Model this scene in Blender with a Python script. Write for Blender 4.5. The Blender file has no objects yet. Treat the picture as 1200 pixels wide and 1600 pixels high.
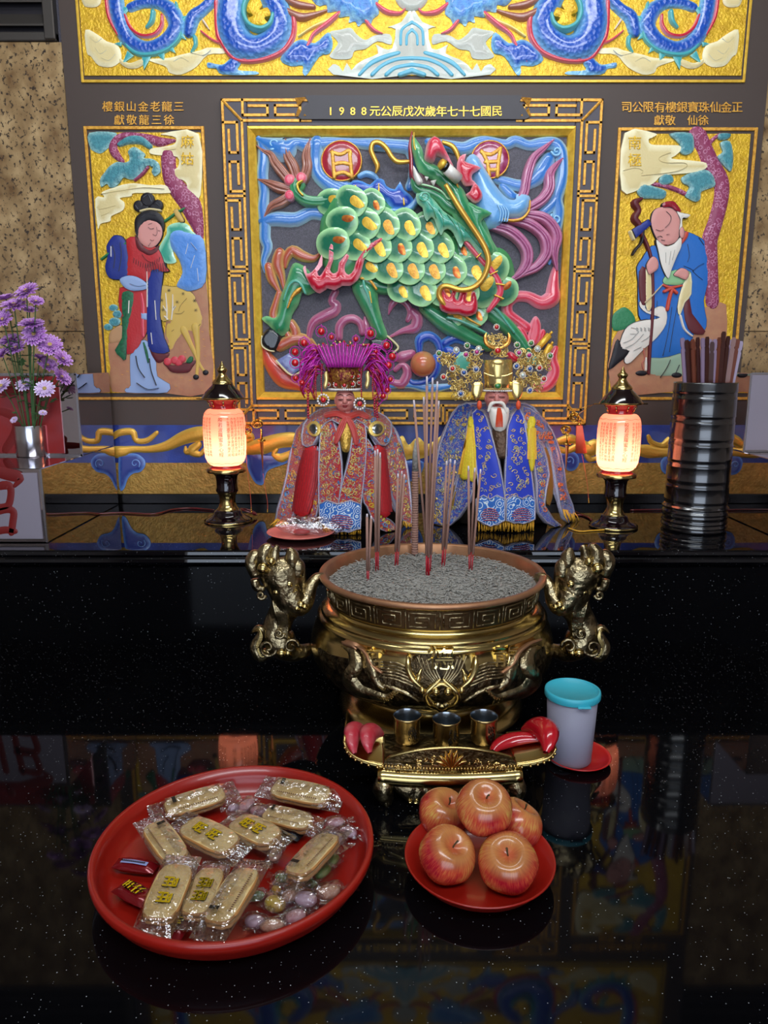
import bpy, math, random
import numpy as np
from mathutils import Vector, Matrix
from mathutils.geometry import delaunay_2d_cdt
random.seed(7)
sc = bpy.context.scene
COL = sc.collection
# ---------------------------------------------------------------- camera
F, PIT, HC = 1150.0, math.radians(11.5), 0.80      # focal length in pixels of a 1200 px wide frame, downward pitch, eye above the table
cam = bpy.data.cameras.new('camera'); cam.sensor_fit = 'HORIZONTAL'; cam.sensor_width = 36; cam.lens = F/1200*36
cam.clip_start = 0.02
camo = bpy.data.objects.new('camera', cam); COL.objects.link(camo)
camo.location = (0, 0, HC); camo.rotation_euler = (math.pi/2-PIT, 0, 0)
sc.camera = camo
# ---------------------------------------------------------------- world, lamps, exposure
w = bpy.data.worlds.new('world'); sc.world = w; w.use_nodes = True
w.node_tree.nodes['Background'].inputs[0].default_value = (.66, .76, .92, 1)
w.node_tree.nodes['Background'].inputs[1].default_value = 2.6
def area(name, loc, target, sx, sy, e, col):
    l = bpy.data.lights.new(name, 'AREA'); l.shape = 'RECTANGLE'; l.size = sx; l.size_y = sy; l.energy = e; l.color = col
    o = bpy.data.objects.new(name, l); COL.objects.link(o); o.location = loc
    o.rotation_euler = (Vector(target)-Vector(loc)).to_track_quat('-Z', 'Y').to_euler(); return o
area('front_fill', (0.2, -0.5, 2.50), (0.1, 2.7, 1.0), 2.6, 0.7, 56, (.86, .93, 1))  # added soft fill under the ceiling, standing in for daylight from behind the camera
area('ceiling_lamp', (0.1, 1.55, 2.58), (0.1, 2.7, 0.9), 2.0, .22, 17, (.95, .98, 1))
vs = sc.view_settings
vs.view_transform = 'Standard'; vs.look = 'None'; vs.gamma = 1; vs.use_curve_mapping = False
vs.exposure = 0.65
# ---------------------------------------------------------------- projection helpers: a pixel to a point of a real plane
cp, sp = math.cos(PIT), math.sin(PIT)
def ray(px, py):
    a, b = (px-600)/F, (800-py)/F
    return Vector((a, cp+b*sp, -sp+b*cp))
def V(px, py, Y):
    d = ray(px, py); t = Y/d.y
    return Vector((d.x*t, Y, HC+d.z*t))
def T(px, py, z=0.0):
    d = ray(px, py); t = (z-HC)/d.z
    return Vector((d.x*t, d.y*t, z))
YR = T(600, 1006, 0).y                 # the riser behind the table
H = V(600, 858, YR).z                  # height of the ledge
YW = T(600, 786, H).y                  # the wall
def mpp(Y, z):                         # metres per pixel there
    return (Y*cp+(HC-z)*sp)/F
def W(px, py, off=0.0): return V(px, py, YW-off)
def wall(off=0.0):
    def f(px, py): return W(px, py, off), Vector((0, -1, 0))
    f.s = mpp(YW-off, 1.1); return f
# ---------------------------------------------------------------- objects
ORG = {}
def link(o): COL.objects.link(o); return o
def tag(o, label=None, cat=None, group=None, kind=None):
    if label: o['label'] = label
    if cat: o['category'] = cat
    if group: o['group'] = group
    if kind: o['kind'] = kind
    return o
def thing(name, loc, label, cat, group=None):
    o = link(bpy.data.objects.new(name, None)); o.location = loc; o.empty_display_size = .02
    ORG[o] = Vector(loc); return tag(o, label, cat, group)
class MB:
    def __init__(s): s.v=[]; s.f=[]; s.m=[]; s.e=[]
    def add(s, vs, fs, mi=0, es=None):
        b = len(s.v); s.v += [tuple(x) for x in vs]; s.f += [tuple(i+b for i in f) for f in fs]; s.m += [mi]*len(fs)
        s.e += (list(es) if es is not None else [1.0]*len(vs)); return s
    def build(s, name, mats, parent=None, smooth=True, label=None, kind=None, cat=None, group=None):
        me = bpy.data.meshes.new(name)
        org = ORG.get(parent, Vector((0,0,0))) if parent else Vector((0,0,0))
        vv = np.array(s.v, dtype=float).reshape(-1,3) - np.array(org)
        me.from_pydata(vv.tolist(), [], s.f)
        if not isinstance(mats, (list, tuple)): mats = [mats]
        for m in mats: me.materials.append(m)
        me.polygons.foreach_set('material_index', s.m)
        me.polygons.foreach_set('use_smooth', [smooth]*len(s.f))
        a = me.attributes.new('e', 'FLOAT', 'POINT'); a.data.foreach_set('value', s.e)
        me.update()
        o = link(bpy.data.objects.new(name, me))
        if parent: o.parent = parent; ORG[o] = org
        else: ORG[o] = Vector((0,0,0))
        return tag(o, label, cat, group, kind)
def catmull(P, k=4, closed=False):
    P = [np.array(p, dtype=float) for p in P]; n = len(P); out = []
    rng = range(n) if closed else range(n-1)
    for i in rng:
        if closed: a,b,c,d = P[i-1],P[i],P[(i+1)%n],P[(i+2)%n]
        else: a,b,c,d = P[max(i-1,0)],P[i],P[i+1],P[min(i+2,n-1)]
        for j in range(k):
            t=j/k; out.append(.5*((2*b)+(-a+c)*t+(2*a-5*b+4*c-d)*t*t+(-a+3*b-3*c+d)*t**3))
    if not closed: out.append(P[-1])
    return out
def box(mb, x0,x1,y0,y1,z0,z1, mi=0, bev=0.0):
    if bev <= 0:
        vs=[(x,y,z) for x in (x0,x1) for y in (y0,y1) for z in (z0,z1)]
        mb.add(vs,[(0,1,3,2),(4,6,7,5),(0,4,5,1),(2,3,7,6),(0,2,6,4),(1,5,7,3)],mi); return mb
    b=bev; pts=[]; 
    for x,sx in ((x0,1),(x1,-1)):
        for y,sy in ((y0,1),(y1,-1)):
            for z,sz in ((z0,1),(z1,-1)):
                pts += [(x,y+sy*b,z+sz*b),(x+sx*b,y,z+sz*b),(x+sx*b,y+sy*b,z)]
    import bmesh
    bm=bmesh.new(); [bm.verts.new(p) for p in pts]; r=bmesh.ops.convex_hull(bm, input=bm.verts)
    bm.verts.index_update(); bm.faces.ensure_lookup_table()
    mb.add([v.co[:] for v in bm.verts],[[v.index for v in f.verts] for f in bm.faces],mi); bm.free(); return mb
def tube(mb, pts, rad, n=6, mi=0, k=0, cap=True, flat=None):
    if k: 
        if isinstance(rad,(list,tuple)):
            q=catmull([tuple(p)+(r,) for p,r in zip(pts,rad)],k); pts=[Vector(a[:3]) for a in q]; rad=[max(a[3],1e-5) for a in q]
        else: pts=[Vector(a) for a in catmull([tuple(p) for p in pts],k)]
    pts=[Vector(p) for p in pts]; m=len(pts)
    if not isinstance(rad,(list,tuple)): rad=[rad]*m
    up=None; vs=[]
    for i in range(m):
        t=(pts[min(i+1,m-1)]-pts[max(i-1,0)])
        if t.length<1e-9: t=Vector((0,0,1))
        t.normalize()
        if up is None:
            up = Vector((0,0,1)) if abs(t.z)<.9 else Vector((1,0,0))
        a=t.cross(up)
        if a.length<1e-6: a=t.orthogonal()
        a.normalize(); b=a.cross(t).normalized(); up=b
        for j in range(n):
            q=2*math.pi*j/n; vs.append(pts[i]+(a*math.cos(q)+b*math.sin(q))*rad[i])
    fs=[(i*n+j,i*n+(j+1)%n,(i+1)*n+(j+1)%n,(i+1)*n+j) for i in range(m-1) for j in range(n)]
    if cap: fs += [tuple(range(n))[::-1], tuple((m-1)*n+j for j in range(n))]
    mb.add(vs,fs,mi); return mb
def lathe(mb, c, prof, n=32, mi=0, close=False, wob=None):
    """prof: (r, z) pairs; repeated mi list allowed"""
    vs=[]; m=len(prof)
    for i,(r,z) in enumerate(prof):
        for j in range(n):
            a=2*math.pi*j/n; vs.append((c[0]+r*math.cos(a), c[1]+r*math.sin(a), c[2]+z))
    fs=[];ms=[]
    for i in range(m-1):
        for j in range(n): fs.append((i*n+j,i*n+(j+1)%n,(i+1)*n+(j+1)%n,(i+1)*n+j))
    b=len(mb.v); mb.v+=vs; mb.e+=[1.0]*len(vs); mb.f+=[tuple(q+b for q in f) for f in fs]
    mb.m += [ (mi[i] if isinstance(mi,(list,tuple)) else mi) for i in range(m-1) for j in range(n)]
    return mb
def ball(mb, c, r, nu=10, nv=7, mi=0, sx=1, sy=1, sz=1, rot=None):
    vs=[];
    for i in range(nv+1):
        t=math.pi*i/nv
        for j in range(nu):
            a=2*math.pi*j/nu; p=Vector((r*sx*math.sin(t)*math.cos(a), r*sy*math.sin(t)*math.sin(a), r*sz*math.cos(t)))
            if rot is not None: p=rot@p
            vs.append((c[0]+p.x,c[1]+p.y,c[2]+p.z))
    fs=[(i*nu+j,(i+1)*nu+j,(i+1)*nu+(j+1)%nu,i*nu+(j+1)%nu) for i in range(nv) for j in range(nu)]
    mb.add(vs,fs,mi); return mb
# ---------------------------------------------------------------- relief carving helpers (outlines in pixels of a plane, real depth)
def segdist(P, B):
    A=B; C=np.roll(B,-1,axis=0); d=np.full(len(P),1e9)
    for a,c in zip(A,C):
        ab=c-a; L=(ab**2).sum()
        if L<1e-12: continue
        t=np.clip(((P-a)@ab)/L,0,1); q=a+t[:,None]*ab; d=np.minimum(d,np.sqrt(((P-q)**2).sum(1)))
    return d
def inside(P,B):
    x,y=P[:,0],P[:,1]; r=np.zeros(len(P),bool); n=len(B)
    for i in range(n):
        x0,y0=B[i]; x1,y1=B[(i+1)%n]
        c=((y0>y)!=(y1>y)); 
        if y1!=y0: r ^= c & (x < (x1-x0)*(y-y0)/(y1-y0)+x0)
    return r
def puff(mb, poly, depth, surf, w=None, we=None, lift=.002, k=3, res=13, mi=0, skirt=True):
    B=np.array(catmull(poly,k,True)) if k>1 else np.array(poly,float)
    keep=[0]
    for i in range(1,len(B)):
        if np.hypot(*(B[i]-B[keep[-1]]))>.35: keep.append(i)
    B=B[keep]; n=len(B)
    lo,hi=B.min(0),B.max(0); s=max(1.2,min(math.sqrt((hi-lo).prod())/res,12))
    gx,gy=np.meshgrid(np.arange(lo[0]+s/2,hi[0],s),np.arange(lo[1]+s/2,hi[1],s)); gx=gx+((np.arange(gx.shape[0])%2)*s*.5)[:,None]
    G=np.stack([gx.ravel(),gy.ravel()],1); G=G[inside(G,B)] if len(G) else G
    if len(G): dg=segdist(G,B); G=G[dg>s*.4]; dg=dg[dg>s*.4]
    else: dg=np.zeros(0)
    P=np.vstack([B,G]) if len(G) else B
    r=delaunay_2d_cdt([Vector(p) for p in P],[(i,(i+1)%n) for i in range(n)],[],1,1e-5)
    vo,fo,orig=r[0],r[2],r[3]
    P2=np.array([tuple(v) for v in vo]); d=segdist(P2,B)
    mx=max(d.max(),.5); ww=w or mx; wee=we or mx*.45
    hh=lift+depth*np.sqrt(np.clip(1-(1-np.clip(d/ww,0,1))**2,0,1)); ee=np.clip(d/wee,0,1)
    vs=[]
    for p,h in zip(P2,hh):
        q,nn=surf(p[0],p[1]); vs.append(q+nn*h)
    fs=[]
    for f in fo:
        c=P2[list(f)]
        if len(f)==3 and abs(np.cross(c[1]-c[0],c[2]-c[0]))<1e-7: continue
        ar=0
        for i in range(len(f)): ar+=c[i][0]*c[(i+1)%len(f)][1]-c[(i+1)%len(f)][0]*c[i][1]
        fs.append(tuple(f) if ar<0 else tuple(f)[::-1])
    mb.add(vs,fs,mi,ee.tolist())
    if skirt:
        vs=[];
        for p in B:
            q,nn=surf(p[0],p[1]); vs += [q+nn*lift, q-nn*.001]
        mb.add(vs,[(2*i,2*i+1,2*((i+1)%n)+1,2*((i+1)%n)) for i in range(n)],mi,[0.0]*len(vs))
    return mb
def ribbon(mb, pts, surf, df=.8, lift=.002, k=4, nv=7, ridge=0, mi=0, rnd=True, closed=False, z0=None):
    """pts (px,py,half width px[,extra height m])"""
    q=catmull([(p[0],p[1],p[2],(p[3] if len(p)>3 else 0)) for p in pts],k,closed)
    q=[np.array([a[0],a[1],max(a[2],.15),a[3]]) for a in q]
    if rnd and not closed:
        def ext(a,b):
            d=a[:2]-b[:2]; L=np.hypot(*d) or 1; d=d/L; r=a[2]; o=[]
            for t in (.5,.87,1.0):
                o.append(np.array([a[0]+d[0]*r*t,a[1]+d[1]*r*t,max(r*math.sqrt(max(1-t*t,0)),.05),a[3]]))
            return o
        if q[0][2]>1: q=ext(q[0],q[1])[::-1]+q
        if q[-1][2]>1: q=q+ext(q[-1],q[-2])
    m=len(q); vs=[]; es=[]
    for i in range(m):
        a=q[(i-1)%m] if closed else q[max(i-1,0)]; b=q[(i+1)%m] if closed else q[min(i+1,m-1)]
        d=b[:2]-a[:2]; L=np.hypot(*d) or 1; nx,ny=-d[1]/L,d[0]/L; r=q[i][2]
        for j in range(nv):
            v=-1+2*j/(nv-1); x=q[i][0]+nx*r*v; y=q[i][1]+ny*r*v
            h=lift+q[i][3]+df*r*surf.s*(math.sqrt(max(1-v*v,0)) + ridge*(math.cos(v*math.pi*3.0)-.2)*(1-v*v))
            if j in (0,nv-1): h=-.001
            P,nn=surf(x,y); vs.append(P+nn*h); es.append(min(1,(1-abs(v))*1.6))
    fs=[(i*nv+j,(i+1)%m*nv+j,(i+1)%m*nv+j+1,i*nv+j+1) for i in range(m if closed else m-1) for j in range(nv-1)]
    mb.add(vs,fs,mi,es); return mb
def ell(cx,cy,rx,ry=None,n=14,rot=0):
    ry=ry or rx; c,s=math.cos(rot),math.sin(rot)
    return [(cx+rx*math.cos(t)*c-ry*math.sin(t)*s, cy+rx*math.cos(t)*s+ry*math.sin(t)*c) for t in [2*math.pi*i/n for i in range(n)]]
GL={}
def glyph(ch):
    if ch in GL: return GL[ch]
    c=bpy.data.curves.new('g','FONT'); c.body=ch; c.resolution_u=2
    o=link(bpy.data.objects.new('g',c)); dg=bpy.context.evaluated_depsgraph_get(); me=o.evaluated_get(dg).to_mesh()
    vs=np.array([v.co[:2] for v in me.vertices]).reshape(-1,2); fs=[tuple(p.vertices) for p in me.polygons]
    if len(vs): lo,hi=vs.min(0),vs.max(0); cen=(lo+hi)/2; vs=vs-cen
    o.evaluated_get(dg).to_mesh_clear(); bpy.data.objects.remove(o); bpy.data.curves.remove(c)
    GL[ch]=(vs,fs); return GL[ch]
def char(mb, ch, cx, cy, size, surf, h=.0015, mi=0, sx=1.0, bold=0, rot=0):
    """a raised character; size in px (em)"""
    vs,fs=glyph(ch); c,s=math.cos(rot),math.sin(rot)
    offs=[(0,0)] if not bold else [(-bold,0),(bold,0),(0,bold)]
    for n,(ox,oy) in enumerate(offs):
        out=[]
        for x,y in vs:
            X,Y=x*size*sx,-y*size
            P,nn=surf(cx+ox+X*c-Y*s,cy+oy+X*s+Y*c); out.append(P+nn*(h+n*1e-4))
        mb.add(out,fs,mi)
    return mb
# ---------------------------------------------------------------- materials
def lin(h):
    c=[int(h[i:i+2],16)/255 for i in (0,2,4)]
    return tuple(x/12.92 if x<=.04045 else ((x+.055)/1.055)**2.4 for x in c)+(1,)
MT={}
def mat(name, col, rough=.4, metal=0.0, rim=None, coat=0.0, bump=None, var=None, emit=None, spec=.5, trans=0, alpha=1, sheen=0, ior=1.45, sub=0):
    if name in MT: return MT[name]
    m=bpy.data.materials.new(name); m.use_nodes=True; nt=m.node_tree; b=nt.nodes['Principled BSDF']; N=nt.nodes.new; L=nt.links.new
    c=lin(col) if isinstance(col,str) else tuple(col)+((1,) if len(col)==3 else ())
    b.inputs['Base Color'].default_value=c; b.inputs['Roughness'].default_value=rough; b.inputs['Metallic'].default_value=metal
    b.inputs['Coat Weight'].default_value=coat; b.inputs['Coat Roughness'].default_value=.08; b.inputs['IOR'].default_value=ior
    b.inputs['Specular IOR Level'].default_value=spec; b.inputs['Transmission Weight'].default_value=trans; b.inputs['Alpha'].default_value=alpha
    out=None
    tc=N('ShaderNodeTexCoord')
    if rim:
        at=N('ShaderNodeAttribute'); at.attribute_name='e'
        r=N('ShaderNodeValToRGB'); r.color_ramp.elements[0].color=lin(rim); r.color_ramp.elements[0].position=.12
        r.color_ramp.elements[1].color=c; r.color_ramp.elements[1].position=.95
        L(at.outputs['Fac'],r.inputs[0]); out=r.outputs[0]
    if var:      # (hex, scale, amount)
        n=N('ShaderNodeTexNoise'); n.inputs['Scale'].default_value=var[1]; n.inputs['Detail'].default_value=4; L(tc.outputs['Object'],n.inputs['Vector'])
        r2=N('ShaderNodeValToRGB'); r2.color_ramp.elements[0].position=.5-.12; r2.color_ramp.elements[1].position=.5+.15
        r2.color_ramp.elements[1].color=(var[2],)*3+(1,); L(n.outputs['Fac'],r2.inputs[0])
        mx=N('ShaderNodeMix'); mx.data_type='RGBA'; L(r2.outputs[0],mx.inputs[0])
        if out: L(out,mx.inputs[6])
        else: mx.inputs[6].default_value=c
        mx.inputs[7].default_value=lin(var[0]); out=mx.outputs[2]
    if out: L(out,b.inputs['Base Color'])
    if bump:     # (scale, strength[, distance])
        n=N('ShaderNodeTexNoise'); n.inputs['Scale'].default_value=bump[0]; n.inputs['Detail'].default_value=3; L(tc.outputs['Object'],n.inputs['Vector'])
        bp=N('ShaderNodeBump'); bp.inputs['Strength'].default_value=bump[1]; bp.inputs['Distance'].default_value=bump[2] if len(bump)>2 else .002
        L(n.outputs['Fac'],bp.inputs['Height']); L(bp.outputs[0],b.inputs['Normal'])
    if emit:
        b.inputs['Emission Color'].default_value=lin(emit[0]); b.inputs['Emission Strength'].default_value=emit[1]
    if sheen: b.inputs['Sheen Weight'].default_value=sheen
    MT[name]=m; return m
def nodes(m): return m.node_tree, m.node_tree.nodes, m.node_tree.links, m.node_tree.nodes['Principled BSDF']
def enamel(name,col,rim,**k): return mat(name,col,rough=.28,rim=rim,coat=.6,bump=(160,.35,.002),**k)
BROWN=mat('brown_lacquer_stone','41352f',rough=.55,bump=(700,.3,.001),var=('4a3d38',900,.8))
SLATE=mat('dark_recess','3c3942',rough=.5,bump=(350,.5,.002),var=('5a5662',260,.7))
GOLD=mat('gold_leaf_ground','e0b52e',rough=.36,metal=.3,bump=(130,.9,.004),var=('b98a1e',40,.6))
GOLDL=mat('gold_line','e6ac44',rough=.34,metal=.3,bump=(260,.6,.002),var=('a4611c',110,.6))
GOLDB=mat('gold_bright','ecc048',rough=.3,metal=.35,bump=(220,.4,.002),var=('c28d22',60,.5))
GOLDD=mat('gold_sand_ground','b08a42',rough=.5,metal=.35,bump=(120,1.0,.004),var=('8d6a2c',50,.7))
BLUE=enamel('sky_blue_enamel','2f72bd','a9cfe0')
NAVYE=enamel('deep_blue_enamel','1c3fa8','5f9be0')
GREEN=enamel('green_enamel','23774c','7fc084',var=('3f9a6a',25,.5))
SCALE=enamel('scale_green_enamel','12664a','a9dea0')
TEAL=enamel('teal_enamel','3c9c84','a6dcb8')
RED=enamel('flame_red_enamel','bf1230','ec9aa6')
REDP=enamel('rose_red_enamel','d0344c','ef9fae')
MAUVE=enamel('mauve_enamel','a24a72','d390a6')
TEND=enamel('tendril_purple_enamel','9c4a78','c987a2',var=('b5658c',60,.6))
TAN=enamel('tail_brown_enamel','8f5848','ad7a5a',var=('a8695a',60,.6))
RUST=enamel('rust_leaf_enamel','b0503a','d3ad6a')
LTBLUE=enamel('pale_blue_enamel','6aa4d8','9cc6e6')
PINK=enamel('pink_bulb_enamel','d83a5c','f0a4b0')
BLACKE=enamel('black_enamel','0c0d10','20232a')
WHITEE=enamel('white_enamel','d8d4cc','e8e4dc')
MAROON=enamel('maroon_enamel','8e1324','a8283a')
MOUTH=mat('mouth_dark','3a0c18',rough=.4)
CREAM=mat('cream_cloud','d6c48e',rough=.45,rim='efe6bd',bump=(200,.3,.002))
GREYC=mat('grey_cloud','a9aaa0',rough=.4,rim='c4cabf',coat=.3,bump=(200,.4,.002))
TEALL=mat('teal_foliage','4a929c',rough=.45,rim='9cc9c6',coat=.2,bump=(300,.8,.003),var=('2f6f7e',110,.7))
BARK=mat('purple_bark','8e3a5c',rough=.45,var=('c07c9b',120,.6),bump=(150,.6,.003))
INK=mat('ink_line','17131a',rough=.5)
SKIN=mat('painted_skin','cf8f87',rough=.5)
NAVY=mat('navy_robe','1f2f80',rough=.45,bump=(120,.3,.002))
ROBE=mat('blue_robe','2468b8',rough=.45,bump=(120,.3,.002))
PRED=mat('painted_red','b3262b',rough=.45,bump=(140,.4,.002))
PALEB=mat('pale_robe','8fa6cf',rough=.5)
DGREEN=mat('green_sash','1f6a45',rough=.5,var=('123f2b',150,.7))
EARTH=mat('earth_ground','a87358',rough=.55,bump=(90,.3,.002),var=('b88a63',30,.5))
DEER=mat('deer_coat','c9a752',rough=.5)
ROCKB=mat('blue_rock','4f86d0',rough=.45,bump=(60,.8,.004),rim='78a4e0')
MAROONP=mat('maroon_paint','5e2026',rough=.5)
WHITEP=mat('white_paint','ddd6cb',rough=.5)
DRB=enamel('dragon_blue','1f4fae','7db8dd')
CYAN=mat('wave_cyan','4ba3bf',rough=.4,rim='8fcbd8',coat=.3)
DTEAL=mat('dragon_teal','3c9ca2',rough=.4,rim='7cc4bd',coat=.3)
nt,N,L,b=nodes(DRB)   # scaly dragon skin relief
_v=N.new('ShaderNodeTexVoronoi'); _v.inputs['Scale'].default_value=75; _t=N.new('ShaderNodeTexCoord'); L.new(_t.outputs['Object'],_v.inputs['Vector'])
_b=N.new('ShaderNodeBump'); _b.inputs['Strength'].default_value=.9; _b.inputs['Distance'].default_value=.004; L.new(_v.outputs['Distance'],_b.inputs['Height']); L.new(_b.outputs[0],b.inputs['Normal'])
nt,N,L,b=nodes(BARK)  # ringed bark
_v=N.new('ShaderNodeTexVoronoi'); _v.inputs['Scale'].default_value=70; _t=N.new('ShaderNodeTexCoord'); L.new(_t.outputs['Object'],_v.inputs['Vector'])
_r=N.new('ShaderNodeValToRGB'); e=_r.color_ramp.elements; e[0].position=.32; e[0].color=lin('8e3a5c'); e[1].position=.5; e[1].color=lin('8e3a5c'); x=_r.color_ramp.elements.new(.41); x.color=lin('c98aa8')
L.new(_v.outputs['Distance'],_r.inputs[0]); L.new(_r.outputs[0],b.inputs['Base Color'])
BRASS=mat('polished_brass','bda66c',rough=.2,metal=1.0)
BRASSD=mat('antique_brass','aa9a76',rough=.28,metal=1.0,var=('3a2c1c',45,.75),bump=(60,.9,.005))
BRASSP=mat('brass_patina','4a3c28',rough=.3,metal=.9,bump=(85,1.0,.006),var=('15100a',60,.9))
BRIM=mat('copper_rim','a57a5a',rough=.42,metal=.75,var=('8f5f42',30,.5))
STEEL=mat('brushed_steel','c4c4cc',rough=.2,metal=1.0,bump=(40,.1,.001))
MIRROR=mat('mirror_steel','c2b8ba',rough=.03,metal=1.0)
PEWTER=mat('pewter_inside','9aa0a6',rough=.22,metal=1.0)
SILV=mat('silver_braid','b9b4c2',rough=.35,metal=.5,bump=(900,.8,.001),var=('6b6a8a',600,.8))
PLRED=mat('red_plastic','90170d',rough=.32,coat=.25)
PLRED2=mat('red_saucer_plastic','b81c1c',rough=.3,coat=.25)
PLPINK=mat('pink_plastic','e0786c',rough=.35,coat=.25)
BLK=mat('black_lacquer','07060a',rough=.12,coat=.8)
BLKM=mat('black_bamboo','08070b',rough=.25,coat=1.0,spec=.9,bump=(60,.15,.001))
WHITE=mat('white_pearl','e8e4e0',rough=.2,coat=.5)
def galaxy(name, base, sheen):
    m=mat(name,base,rough=.045,coat=0,spec=.22,ior=1.45); nt,N,L,b=nodes(m)
    tc=N.new('ShaderNodeTexCoord'); acc=None
    for sc_,th,seed in ((110,.10,.0),(230,.15,3.1)):
        mp=N.new('ShaderNodeMapping'); mp.inputs['Location'].default_value=(seed,seed*2,seed*.7); L.new(tc.outputs['Object'],mp.inputs[0])
        v=N.new('ShaderNodeTexVoronoi'); v.inputs['Scale'].default_value=sc_; L.new(mp.outputs[0],v.inputs['Vector'])
        lt=N.new('ShaderNodeMath'); lt.operation='LESS_THAN'; lt.inputs[1].default_value=th; L.new(v.outputs['Distance'],lt.inputs[0])
        sx=N.new('ShaderNodeSeparateColor'); L.new(v.outputs['Color'],sx.inputs[0])
        g=N.new('ShaderNodeMath'); g.operation='GREATER_THAN'; g.inputs[1].default_value=.84; L.new(sx.outputs[0],g.inputs[0])
        mu=N.new('ShaderNodeMath'); mu.operation='MULTIPLY'; L.new(lt.outputs[0],mu.inputs[0]); L.new(g.outputs[0],mu.inputs[1])
        mu2=N.new('ShaderNodeMath'); mu2.operation='MULTIPLY'; L.new(mu.outputs[0],mu2.inputs[0]); L.new(sx.outputs[1],mu2.inputs[1])
        if acc is None: acc=mu2
        else:
            a=N.new('ShaderNodeMath'); a.operation='MAXIMUM'; L.new(acc.outputs[0],a.inputs[0]); L.new(mu2.outputs[0],a.inputs[1]); acc=a
    mx=N.new('ShaderNodeMix'); mx.data_type='RGBA'; L.new(acc.outputs[0],mx.inputs[0]); mx.inputs[6].default_value=lin(base); mx.inputs[7].default_value=lin('b8bcc0')
    L.new(mx.outputs[2],b.inputs['Base Color']); return m
GALAXY=galaxy('black_speckled_granite','060608',0)
LEDGE=galaxy('polished_black_ledge','050508',0); LEDGE.node_tree.nodes['Principled BSDF'].inputs['IOR'].default_value=2.0; LEDGE.node_tree.nodes['Principled BSDF'].inputs['Roughness'].default_value=.02
GRAN=mat('tan_granite','a68c66',rough=.3); nt,N,L,b=nodes(GRAN)
tc=N.new('ShaderNodeTexCoord'); mp=N.new('ShaderNodeMapping'); mp.inputs['Scale'].default_value=(1,1,.8); mp.inputs['Rotation'].default_value=(0,.5,0); L.new(tc.outputs['Object'],mp.inputs[0])
n1=N.new('ShaderNodeTexNoise'); n1.inputs['Scale'].default_value=14; n1.inputs['Detail'].default_value=6; L.new(mp.outputs[0],n1.inputs['Vector'])
r1=N.new('ShaderNodeValToRGB'); e=r1.color_ramp.elements; e[0].position=.3; e[0].color=lin('6a4f33'); e[1].position=.7; e[1].color=lin('b89c72'); x=e.new(.5); x.color=lin('957a55'); L.new(n1.outputs['Fac'],r1.inputs[0])
n2=N.new('ShaderNodeTexNoise'); n2.inputs['Scale'].default_value=75; n2.inputs['Detail'].default_value=5; n2.inputs['Roughness'].default_value=.65; L.new(mp.outputs[0],n2.inputs['Vector'])
r2=N.new('ShaderNodeValToRGB'); e=r2.color_ramp.elements; e[0].position=.55; e[0].color=(0,0,0,1); e[1].position=.60; e[1].color=(1,1,1,1); L.new(n2.outputs['Fac'],r2.inputs[0])
mx=N.new('ShaderNodeMix'); mx.data_type='RGBA'; L.new(r2.outputs[0],mx.inputs[0]); L.new(r1.outputs[0],mx.inputs[6]); mx.inputs[7].default_value=lin('3a3029'); L.new(mx.outputs[2],b.inputs['Base Color'])
# ================================================================ SETTING
X0, X1 = -2.2, 2.2
def S(name, mb, m, **k): return mb.build(name, m, smooth=False, kind='structure', **k)
zt = 2.62
xl, xr = W(121,380).x, W(1176,380).x
S('wall_back', box(MB(), xl, xr, YW, YW+.12, H-.3, zt), BROWN)
# granite slabs either side, one object per slab
def slabs(side, xa, xb):
    root = box(MB(), xa, xb, YW+.03, YW+.12, H-.3, zt).build('wall_'+side, SLATE, smooth=False, kind='structure')
    zj = W(60 if side=='left' else 1180, 518, -.012).z; ztop = W(50,66,-.012).z
    for za, zb in ((H-.02, zj-.0012), (zj+.0012, ztop)):
        n = 2; wd = (xb-xa)/n
        for i in range(n):
            box(MB(), xa+i*wd+.001, xa+(i+1)*wd-.001, YW+.010, YW+.032, za, zb, bev=.0015).build('granite_slab', GRAN, root, smooth=False)
    return root, ztop
wl, ztop = slabs('left', xl-1.3, xl-.004)
wr, _ = slabs('right', xr+.004, xr+1.3)
S('ceiling', box(MB(), X0-.4, X1+.4, -3.3, YW+.12, zt, zt+.05), mat('ceiling_paint','8f8a82',rough=.8))
HALL=mat('hall_wall_paint','a08f82',rough=.6,var=('83705f',3,.5))
S('wall_side_1', box(MB(), X0-.45, X0-.4, -3.3, YW+.1, -.78, zt), HALL); S('wall_side_2', box(MB(), X1+.4, X1+.45, -3.3, YW+.1, -.78, zt), HALL)
for xa,xb,za,zb in ((X0-.4,-2.0,-.78,zt),(2.0,X1+.4,-.78,zt),(-2.0,2.0,1.9,zt)): S('wall_front', box(MB(), xa, xb, -3.3, -3.2, za, zb), HALL)
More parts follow.
